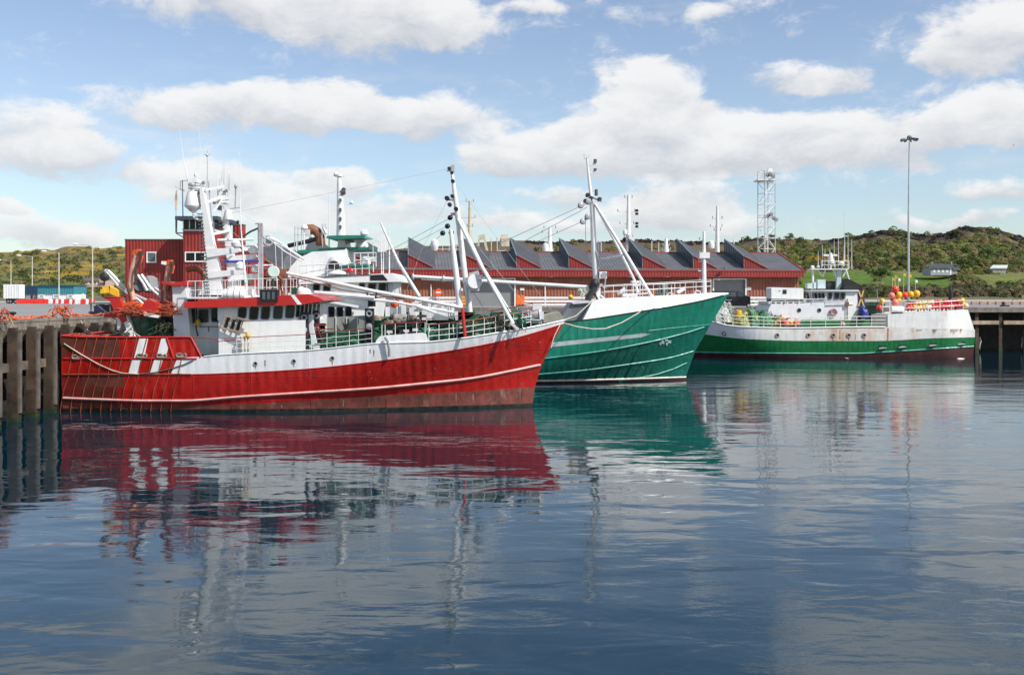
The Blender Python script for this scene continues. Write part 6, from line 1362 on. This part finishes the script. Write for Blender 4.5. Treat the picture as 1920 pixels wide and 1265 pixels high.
m.build('pane', glass, lk)
m = MB(); m.pbox(328,408,405,412,OD-4.2,11.5); m.build('roof_slab', mat('dark_blue_grey_slab', (.04,.06,.08), .5), of)
m = MB(); m.pbar((330.5,411,OD-3.5),(330.5,437,OD-3.5),.22,.22); m.pbar((330.5,437,OD-3.5),(344,437,OD-3.5),.18,.18); m.pbar((331,438,OD-3.5),(344,445,OD-2),.1,.1); m.build('balcony_frame', grey_dk, of)
m = MB(); clad_box(437, 455, OD+4, 1.5, ZP(470,OD+4), ZP(422,OD+4), 'chimney', red_clad, of)
m = MB(); m.lathe([(.2,0),(.2,.4),(.3,.45),(.05,.8)], P(446,422,OD+4.7), n=10); m.build('cowl', dark, of)
def bwin(parent, a0, a1, y0, y1, D, split=1, gm=glass):
    m = MB(); w_ = 2.0
    m.pbox(a0,a1,y0,y0+w_,D-.16,.16); m.pbox(a0,a1,y1-w_,y1,D-.2,.2); m.pbox(a0,a0+w_,y0+w_,y1-w_,D-.16,.16); m.pbox(a1-w_,a1,y0+w_,y1-w_,D-.16,.16)
    for i in range(1, split): c = lerp(a0,a1,i/split); m.pbox(c-w_/2,c+w_/2,y0+w_,y1-w_,D-.16,.16)
    o = m.build('window', white, parent); MB().pbox(a0+w_,a1-w_,y0+w_,y1-w_,D-.1,.02).build('pane', gm, o); return o
bwin(of, 274.5, 293, 472, 492.5, OD-.02, 1, mat('grey_blind_glass', (.10,.115,.12), .2))
bwin(of, 346.5, 385, 472, 491, OD-3.02, 2)
# masts of ships lying beyond the shed
def ship_mast(px, D, base, topy, r, lb, parts, mt=white_mast):
    o = thing('ship_mast', lb, 'ship mast', V((XP(px,D), D, QZ)), 'masts of ships behind the shed')
    m = MB(); m.tube([V((XP(px,D),D,QZ)), P(px,base,D), P(px,topy,D)], [r*1.25,r*1.1,r*.45], 10); m.build('pole', mt, o)
    m = MB()
    for y,w_,dx in parts: m.pbar((px-w_+dx,y,D),(px+w_+dx,y,D),.11,.14)
    m.build('crosstree', mt, o)
    m = MB()
    for y,w_,dx in parts:
        for s in (-1,1): m.ptube([(px+s*w_+dx,y,D),(px+s*w_+dx,y-5,D)], .1, 5)
    m.build('signal_lamp', grey, o)
    return o
ship_mast(881,200,520,377,.55,'beige lattice mast behind the red foremast',((378,7,0),(395,2,0),(408,14,-4),(425,5,0)), mat('beige_mast', (.50,.43,.32), .5))
o = ship_mast(1031,200,480,427,.6,'thick white radar mast between the shed roof teeth left of the teal foremast',((428,11,0),(437,14,0),(470,7,0)))
MB().lathe([(.2,0),(.6,.3),(.65,1.2),(.5,1.8),(.1,2.0)], P(1023,474,199), n=14).build('radome', white_mast, o)
o = ship_mast(1178.5,205,480,365,.6,'tall white lattice mast just right of the teal foremast strut',((371,7,0),(397,16,-4),(420,13,-3),(445,8,0)))
MB().lathe([(.2,0),(.42,.2),(.46,.8),(.3,1.1),(.05,1.2)], P(1172,441,204), n=14).build('radome', white_mast, o)
m = MB()
for a,y in ((1194,397),(1194,421)):
    for k in (0,6): m.lathe([(.3,0),(.34,.1),(.34,.4),(.2,.5)], P(a,y+k,204.5), n=8)
m.build('signal_lamp', dark, o)
m = MB(); m.pprism([(1166,452),(1190,452),(1184,440),(1180,440),(1178,452)], 204, 2); m.build('mast_foot', white_mast, o)
o = ship_mast(1345,205,490,386,.5,'tall grey mast with dark lamps behind the right part of the shed',((410,9,0),(425,11,-2),(432,6,0)), grey_white)
MB().lathe([(.2,0),(.6,.3),(.66,1.2),(.45,1.7),(.05,1.9)], P(1334,468,204), n=14).build('radome', white_mast, o)
o = ship_mast(1249,205,480,447,.6,'short white mast with lamp crosstree low behind the shed',((460,6,0),(468,8,0)))
o = ship_mast(1320,158,585,434,.45,'white mast with small brackets standing right behind the teal bow rail',((450,5,-3),(474,6,-3),(490,8,-2),(508,7,-4),(525,5,-3)))
MB().pbox(1312,1331,473,484,157.6,.9).build('mast_platform', white_mast, o)
for px,y0,y1,lb in ((1222,470,452,'thin pole left on the skyline above the shed'),(1235,470,455,'thin pole on the skyline beside the short mast'),(1376,470,448,'thin pole on the skyline above the last roof tooth'),(1127,470,452,'thin pole on the skyline right of the teal foremast')):
    m = MB(); m.tube([V((XP(px,210),210,QZ)), P(px,y1,210)], .1, 6); m.build('thin_pole', grey_white, label=lb, cat='pole', group='thin poles above the shed')
sh = thing('ship_superstructure', 'white ship upperworks with dome and beige crane frames above the shed roof', 'ship', (XP(860,195),195,QZ))
m = MB(); m.pbox(800,872,474,560,195,8); m.build('bridge_block', white, sh)
m = MB(); m.lathe([(.5,-.6),(.75,.1),(.8,.7),(.68,1.3),(.38,1.6),(.02,1.75)], P(815,464,195), n=18); m.build('radome', white_mast, sh)
railing(sh, [(806,474),(870,474)], 194.8, [806,818,830,842,856,870], 1.4, white_mast, r=.06, bars=(1.,.5))
bg = mat('beige_paint', (.55,.48,.36), .5, var=.15)
m = MB(); m.pprism([(893,480),(897,442),(908,438),(912,455),(918,480),(913,480),(906,448),(899,450),(898,480)], 195, .7); m.pprism([(933,476),(939,440),(952,440),(952,452),(946,476)], 195, 2.5); m.pbox(940,955,446,462,194.6,2); m.build('crane_frame', bg, sh)
for a in (921,932): MB().ptube([(a,480,195),(a,446,195)], .12, 6).build('post', bg, sh)
# white lattice tower
LD = 215.
lt = thing('lattice_tower', 'tall white lattice tower rising behind the right end of the shed', 'lattice tower', (XP(1437,LD), LD, QZ))
cs_ = [(XP(1421,LD),LD),(XP(1430,LD),LD-2.0),(XP(1453,LD),LD-.2),(XP(1444,LD),LD+1.8)]
zt = ZP(322,LD)
for i,(x,y) in enumerate(cs_): MB().tube([V((x,y,QZ)),V((x,y,zt))], .10, 8).build('leg', galv, lt)
for k in range(12):
    m = MB(); z0, z1 = lerp(QZ,zt,k/12), lerp(QZ,zt,(k+1)/12)
    for i in range(4):
        a, b = cs_[i], cs_[(i+1)%4]; m.tube([V((*a,z1)),V((*b,z1))], .05, 5)
        m.tube([V((*(a if (k+i)%2 else b),z0)),V((*(b if (k+i)%2 else a),z1))], .05, 5)
    m.build('brace', white_mast, lt)
m = MB()
for x,y in ((XP(1435,LD)-.25,LD),(XP(1435,LD)+.45,LD)): m.tube([V((x,y,QZ)),V((x,y,zt))], .05, 5)
for i in range(60): z = QZ+(zt-QZ)*i/60; m.tube([V((XP(1435,LD)-.25,LD,z)),V((XP(1435,LD)+.45,LD,z))], .04, 4)
m.build('rung_ladder', white_mast, lt)
m = MB(); m.pbox(1421,1455,335,338,LD-2,4); m.build('platform', white_mast, lt)
m = MB(); m.pbox(1440,1449,317,323,LD-1,1.6); m.lathe([(.5,-.4),(.6,0),(.3,.3)], P(1444,319,LD), n=12); m.build('lamp_box', white_mast, lt)
m = MB()
for a,y in ((1440,328),(1446,327),(1450,331),(1441,404),(1447,402),(1451,409),(1456,412)): lamp_head(m, P(a,y,LD-2.2), .5, (.4,-.8,-.3))
m.pbar((1420,408,LD-2),(1458,409,LD-2),.12,.12); m.pbar((1450,325,LD),(1460,326,LD),.08,.08); m.build('floodlight', grey, lt)
m = MB(); m.pbox(1420,1430,450,478,LD-2.2,.1); m.build('warning_panel', mat('orange_white_panel', (.75,.45,.35), .6, var=.5, vs=.8), lt) if 0 else None
# tall floodlight mast on the back pier
ld = 150.
fm_ = thing('floodlight_mast', 'very tall slim floodlight mast with crown of lamps above the floats', 'light mast', (XP(1704,ld), ld, QZ))
MB().tube([V((XP(1704,ld)-.05,ld,QZ)), P(1703.5,410,ld), P(1705,262,ld)], [.18,.14,.09], 12).build('pole', galv, fm_)
m = MB(); m.lathe([(.15,-.25),(.34,0),(.38,.22),(.24,.42),(.05,.5)], P(1705,260,ld), n=14); m.build('crown_hub', mat('green_grey_hub', (.10,.17,.15), .4), fm_)
for k in range(8):
    a = k*math.pi/4+.2; d = V((math.cos(a), math.sin(a), 0)); c = P(1705,261.5,ld); m = MB(); m.bar(c+d*.3, c+d*1.0, .07, .07); m.bar(c+d*.7+V((0,0,-.03)), c+d*1.30+V((0,0,-.1)), .16, .34); m.build('lamp_head', grey_dk, fm_)
# street lamps across the lorry park
def street_lamp(x, y, h, L):
    o = thing('street_lamp', 'x', 'street lamp', (x,y,QZ), 'street lamps across the lorry park')
    MB().tube([V((x,y,QZ)),V((x,y,QZ+h*.5)),V((x,y,QZ+h))], [.17,.13,.09], 10).build('post', galv if 0 else mat('cream_post', (.52,.48,.40), .5), o)
    MB().tube([V((x,y,QZ+h-.1)),V((x-L*.4,y,QZ+h+.12)),V((x-L,y,QZ+h+.25))], .06, 7).build('arm', galv, o)
    m = MB(); m.lathe([(.1,-.5),(.2,-.2),(.22,.4),(.1,.75)], V((x-L-.2,y,QZ+h+.28)), (-1,0,.06), 10); m.build('lamp_head', white, o); return o
st = None
for px,py,D,lb in ((173.5,460.5,200,'street lamp closest to the red office, tallest in the photo'),(110.5,473,229,'street lamp standing in front of the teal cabin'),(60.5,481,256,'street lamp standing before the dark blue cabin end'),(20.5,489,287,'street lamp rising behind the white lorry trailer')):
    D = min(D, 282)
    if st is None: st = street_lamp(XP(px,D), D, ZP(py,D)-QZ, 3.1); st['label'] = lb
    else:
        o = repeat(st, (XP(px,D), D, QZ), lb); o.scale.z = (ZP(py,D)-QZ)/(ZP(460.5,200)-QZ)
# site cabins, lorry trailer
cb = thing('site_cabin', 'two storey cabin, teal upper floor over white ground floor with windows', 'cabin', (XP(105,240),240,QZ))
tealc = mat('teal_cabin_sheet', (.035,.20,.24), .5, var=.08, dirt=.1); m = MB(); corr(m, (XP(70,240),240),(XP(139,240),240), ZP(551,240), ZP(535,240), .6, .05); m.box(XP(70,240),XP(139,240),240.05,247,ZP(551,240),ZP(535,240)); m.build('upper_floor', tealc, cb)
m = MB(); m.pbox(70,139,551,569,240.2,6.5); m.build('ground_floor', white, cb)
MB().pbox(69.5,139.5,534,535.2,239.6,8).build('roof', grey_dk, cb)
for a0,a1 in ((72,83),(99,111),(126,137)): bwin(cb, a0, a1, 552.5, 558.5, 240.15)
cb2 = thing('site_cabin', 'dark blue cabin with grey ground floor between the lorry and the teal cabin', 'cabin', (XP(53,243),243,QZ))
m = MB(); corr(m, (XP(36,243),243),(XP(69.5,243),243), ZP(551,243), ZP(535.5,243), .6, .05); m.box(XP(36,243),XP(69.5,243),243.05,250,ZP(551,243),ZP(535.5,243)); m.build('upper_floor', mat('dark_blue_sheet', (.012,.04,.09), .5), cb2)
m = MB(); m.pbox(36,69,551,569,243.2,6.5); m.build('ground_floor', grey, cb2)
for a0 in (38,44,58): m = MB(); m.pbox(a0,a0+3,553,560,243.1,.1); m.build('doorway', dark, cb2)
tl = thing('lorry_trailer', 'white box lorry trailer parked at the left by the cabins', 'trailer', (XP(20,228),228,QZ))
m = MB(); m.pbox(6,36,533,559.5,228,2.6); m.build('box_body', white, tl)
m = MB()
for a in (7,12,17,22,27,32,35): m.pbox(a,a+.5,534,559,227.93,.06)
m.build('door_rib', grey_white, tl)
m = MB(); m.pbox(11,34,559.5,563,228.2,2.2); m.build('chassis', dark, tl)
for a in (15,19.5,29):
    m = MB(); m.disc(P(a,565,227.95), .5, .4, (0,1,0), 16); o = m.build('wheel', black, tl); MB().disc(P(a,565,227.92), .22, .05, (0,1,0), 12).build('rim', grey, o)
# traffic barriers
def barrier(x, y, mt):
    o = thing('traffic_barrier', 'x', 'barrier', (x,y,QZ), 'plastic barriers along the lorry park')
    m = MB(); m.prism([(x-.62,y-.25,QZ),(x+.62,y-.25,QZ),(x+.62,y-.1,QZ+.5),(x+.62,y-.08,QZ+1.05),(x-.62,y-.08,QZ+1.05),(x-.62,y-.1,QZ+.5)][:6], (0,.3,0)); m.build('block', mt, o)
    m = MB(); m.box(x-.55,x-.25,y-.26,y+.2,QZ-.0,QZ+.06); m.box(x+.25,x+.55,y-.26,y+.2,QZ-.0,QZ+.06); m.build('foot', black, o); return o
rb_, wb_ = mat('red_plastic', (.60,.035,.02), .5, var=.15), mat('white_plastic', (.72,.72,.72), .5)
ordn = ['first','second','third','fourth','fifth','sixth','seventh','eighth','ninth','tenth','eleventh','twelfth','thirteenth','fourteenth','fifteenth','sixteenth','seventeenth']
BR = {}
def put_b(px, D, mt, lb):
    if mt.name not in BR: BR[mt.name] = barrier(XP(px,D), D, mt); BR[mt.name]['label'] = lb
    else: repeat(BR[mt.name], (XP(px,D), D, QZ), lb)
for i in range(6): put_b(36.5+i*9.7, 222+i*.4, rb_, f'red barrier in the solid red row, {ordn[i]} from the lorry')
k = {'r':0,'w':0}
for i in range(17):
    c = 'rwwrwrwrrwrwwrrwr'[i]; k[c] += 1; put_b(89+i*5.2, 226-i*1.1, rb_ if c == 'r' else wb_, f'{"red" if c=="r" else "white"} barrier before the teal cabin, {ordn[k[c]-1]} {"red" if c=="r" else "white"} one in the mixed row')
m = MB(); m.pprism([(151,552),(156,550),(160,560),(152,561)], 215, .15); m.pbox(153,160,560,566,215,1); m.build('sign_board', white, label='white tilted board standing among the barriers', cat='board')
# guard rails and small things on the back quay
def guard(px0, px1, D, lb):
    o = thing('guard_rail', lb, 'guard rail', (XP((px0+px1)/2,D),D,QZ), 'white guard rails before the shed')
    for y in (556.2,562.6,569): MB().pbox(px0,px1,y,y+4.0,D,.12).build('beam', white, o)
    n = max(2,int((px1-px0)/40)+1)
    for i in range(n): a = lerp(px0+2,px1-2,i/(n-1)); MB().pbox(a-1,a+1,555.5,ZP_y,D+.14,.15).build('post', galv, o)
ZP_y = HYP+(CAMH-QZ)*F/141
guard(778,868,141,'white guard rail left of the large grey door'); guard(983,1108,141,'white guard rail right of the large grey door'); guard(1407,1446,141,'white guard rail between the black van and the generator')
m = MB()
for a0 in (968,976): m.pbox(a0,a0+7.5,553,570,140.6,.9)
m.build('orange_barrier', mat('orange_plastic', (.85,.16,.02), .5), label='orange plastic barrier beside the grey door', cat='barrier')
m = MB()
for y in (555,561,567): m.pbox(865,873,y,y+4.4,140.7,.3)
m.build('striped_marker', mat('amber_plastic', (.8,.30,.03), .5), label='amber striped marker at the end of the left guard rail', cat='marker')
t = thing('round_sign', 'round orange sign on a post before the shed wall', 'road sign', (XP(822,140.5),140.5,QZ))
MB().disc(P(822,548,140.4), .52, .06, (0,1,0), 24).build('disc', mat('orange_sign', (.80,.09,.02), .5), t); MB().tube([V((XP(822,140.5),140.55,QZ)),P(822,540,140.55)], .05, 6).build('post', galv, t)
MB().pbox(818,826,546.6,549.6,140.36,.05).build('band', white, t)
# black van
vn = thing('van', 'black van parked on the quay beyond the teal bow', 'van', (XP(1376,142),142,QZ))
VD = 142.; vb = HYP+(CAMH-QZ)*F/VD
prof = [(1334,vb-4),(1333,556),(1335,547.5),(1340,545.5),(1382,545.5),(1388,547),(1398,553.5),(1410,557.5),(1414.5,561),(1415.5,vb-5),(1412,vb-3.5),(1337,vb-3.5)]
vm = mat('black_car_paint', (.010,.010,.012), .12, spec=.8)
mb = MB(); n = len(prof); L_ = []
for d,ins in ((0,1.5),(.12,0),(1.8,0),(1.92,1.5)): L_.append([P(lerp(a,1375,ins*.01), lerp(b,562,ins*.06), VD+0)+V((0,d,0)) for a,b in prof])
for r0,r1 in zip(L_[:-1],L_[1:]): mb.add(r0+r1, [(i,(i+1)%n,n+(i+1)%n,n+i) for i in range(n)])
mb.poly(L_[0]); mb.poly(L_[-1]); mb.build('body', vm, vn)
for pp in ([(1383,547.5),(1388,549),(1396,555),(1383,556)],[(1364,547.5),(1381,547.5),(1381,556),(1364,556)]): MB().pprism(pp, VD-.03, .04).build('side_window', mat('van_glass', (.05,.07,.08), .05, spec=.9), vn)
MB().prism([P(1388.5,547.2,VD+.2),P(1399,554,VD+.15),P(1399,554,VD+1.8),P(1388.5,547.2,VD+1.75)], (.02,0,.03)).build('windscreen', mat('van_glass', (.05,.07,.08)), vn)
MB().pbox(1334,1372,561.5,563,VD-.04,.04).build('side_strip', grey, vn)
MB().pprism([(1412,560),(1415.2,562),(1415.4,565),(1411,563)], VD-.02, .2).build('headlight', galv, vn)
for a in (1348,1404):
    w_ = MB().disc(P(a,vb-4.2,VD-.05), .33, .25, (0,1,0), 20).build('wheel', black, vn); MB().disc(P(a,vb-4.2,VD-.08), .19, .04, (0,1,0), 16).build('rim', galv, w_)
t = thing('parked_car', 'grey car half hidden behind the white trawler bow', 'car', (XP(1432,150),150,QZ))
vb2 = HYP+(CAMH-QZ)*F/150; pr2 = [(1414,vb2-3),(1413,568),(1420,565.5),(1426,561.5),(1440,561.5),(1446,566),(1450,568),(1450,vb2-3)]
MB().pprism(pr2, 150, 1.7).build('body', mat('silver_paint', (.35,.36,.38), .25, spec=.7), t); MB().pprism([(1422,565.5),(1427,562.3),(1439,562.3),(1444,565.8)], 149.97, .03).build('side_window', glass, t)
for a in (1420,1443): MB().disc(P(a,vb2-3.5,149.95), .3, .2, (0,1,0), 16).build('wheel', black, t)
# pink-red mesh barrier along the right pier, gear on the pier
t = thing('pier_barrier', 'long low red and pink mesh barrier along the right pier', 'barrier', (XP(1880,190),190,QZ))
m = MB(); a0, a1 = XP(1700,190), XP(2050,190); m.box(a0,a1,190,190.06,QZ+.1,QZ+.6); m.build('mesh_panel', mat('pinkish_red_mesh', (.36,.24,.21), .8, var=.3, vs=2), t)
for i in range(24): x = lerp(a0,a1,i/23); MB().box(x-.06,x+.06,189.92,189.99,QZ,QZ+.7).build('post', rail_red, t)
m = MB(); m.tube([P(1782,560,175),P(1783,548,175),P(1781,541,175),P(1783,532,175)], [.3,.34,.3,.1], 8); m.tube([V((XP(1781,175),175,QZ)),P(1780,552,175)], .2, 6); m.build('pier_post', dark, label='dark topped post on the pier right of the floats', cat='post')
m = MB(); m.box(XP(1880,160),XP(1893,160),160,161,QZ,QZ+.25); m.tube([V((XP(1884,160),160.5,QZ)),V((XP(1884,160),160.5,QZ+.7)),V((XP(1886,160),160.5,QZ+.4))], .25, 6); m.build('dark_bundle', dark, label='small dark bundle lying on the right pier', cat='bundle')
# farm buildings on the slope
fh = thing('farmhouse', 'grey slate-roofed farmhouse above the green field', 'farmhouse', hill(1768,.30))
FD = hill_D(.30)
m = MB(); m.pbox(1745,1785,502.5,516,FD,8); m.pbox(1785,1795,505,516,FD+1,6); m.build('wall', mat('blue_grey_render', (.30,.32,.36), .7, var=.1), fh)
m = MB(); m.prism([P(1743,503,FD-.5),P(1743,494.5,FD+4),P(1743,503,FD+8.5)], (XP(1788,FD)-XP(1743,FD),0,0)); m.prism([P(1785,506,FD+.6),P(1785,500,FD+3.5),P(1785,506,FD+7)], (XP(1798,FD)-XP(1785,FD),0,0)); m.build('roof', slate, fh)
for a in (1747,1783): MB().pbox(a,a+2.5,490.5,497,FD+3.6,.9).build('chimney', grey, fh)
for a in (1750,1758,1766,1774): m = MB(); m.pbox(a,a+4,505.5,510.5,FD-.06,.06); m.build('window', white, fh)
MB().pbox(1781,1784,502,515,FD-.05,.05).build('gable_strip', white, fh)
bnD = hill_D(.36); bn = thing('barn', 'low barn with pale roof on the slope at the far right', 'barn', hill(1872,.36))
m = MB(); m.pbox(1858,1886,503,512,bnD,8); m.build('wall', grey, bn)
m = MB(); m.prism([P(1856,503.5,bnD-.5),P(1862,498,bnD+5),P(1890,498,bnD+5),P(1888,503.5,bnD-.5)], (0,0,.3)); m.build('roof', mat('pale_metal_roof', (.48,.52,.48), .5), bn)
ctD = hill_D(.22); ct = thing('cottage', 'pinkish cottage at the foot of the gorse hill', 'cottage', hill(186,.22))
m = MB(); m.pbox(160,197,525.5,538,ctD,8); m.build('wall', mat('pale_pink_render', (.45,.33,.29), .7), ct)
m = MB(); m.prism([P(158,526.5,ctD-.5),P(158,520.5,ctD+4),P(158,526.5,ctD+8.5)], (XP(190,ctD)-XP(158,ctD),0,0)); m.build('roof', mat('brown_roof_tiles', (.12,.07,.06), .7), ct)
m = MB(); m.pprism([(186,530),(186,524),(192,520.5),(198,524),(198,530)], ctD-.6, .5); m.build('gable', mat('pale_pink_render', (.45,.33,.29)), ct)
for a in (164,172,180): MB().pbox(a,a+3.5,528,533,ctD-.06,.05).build('window', white, ct)
m = MB(); m.tube([P(1899.5,271.5,300),P(1901,272.3,300),P(1902.5,271,300)], [.08,.2,.05], 6); m.build('bird', grey, label='tiny gull flying at the right edge of the sky', cat='bird')
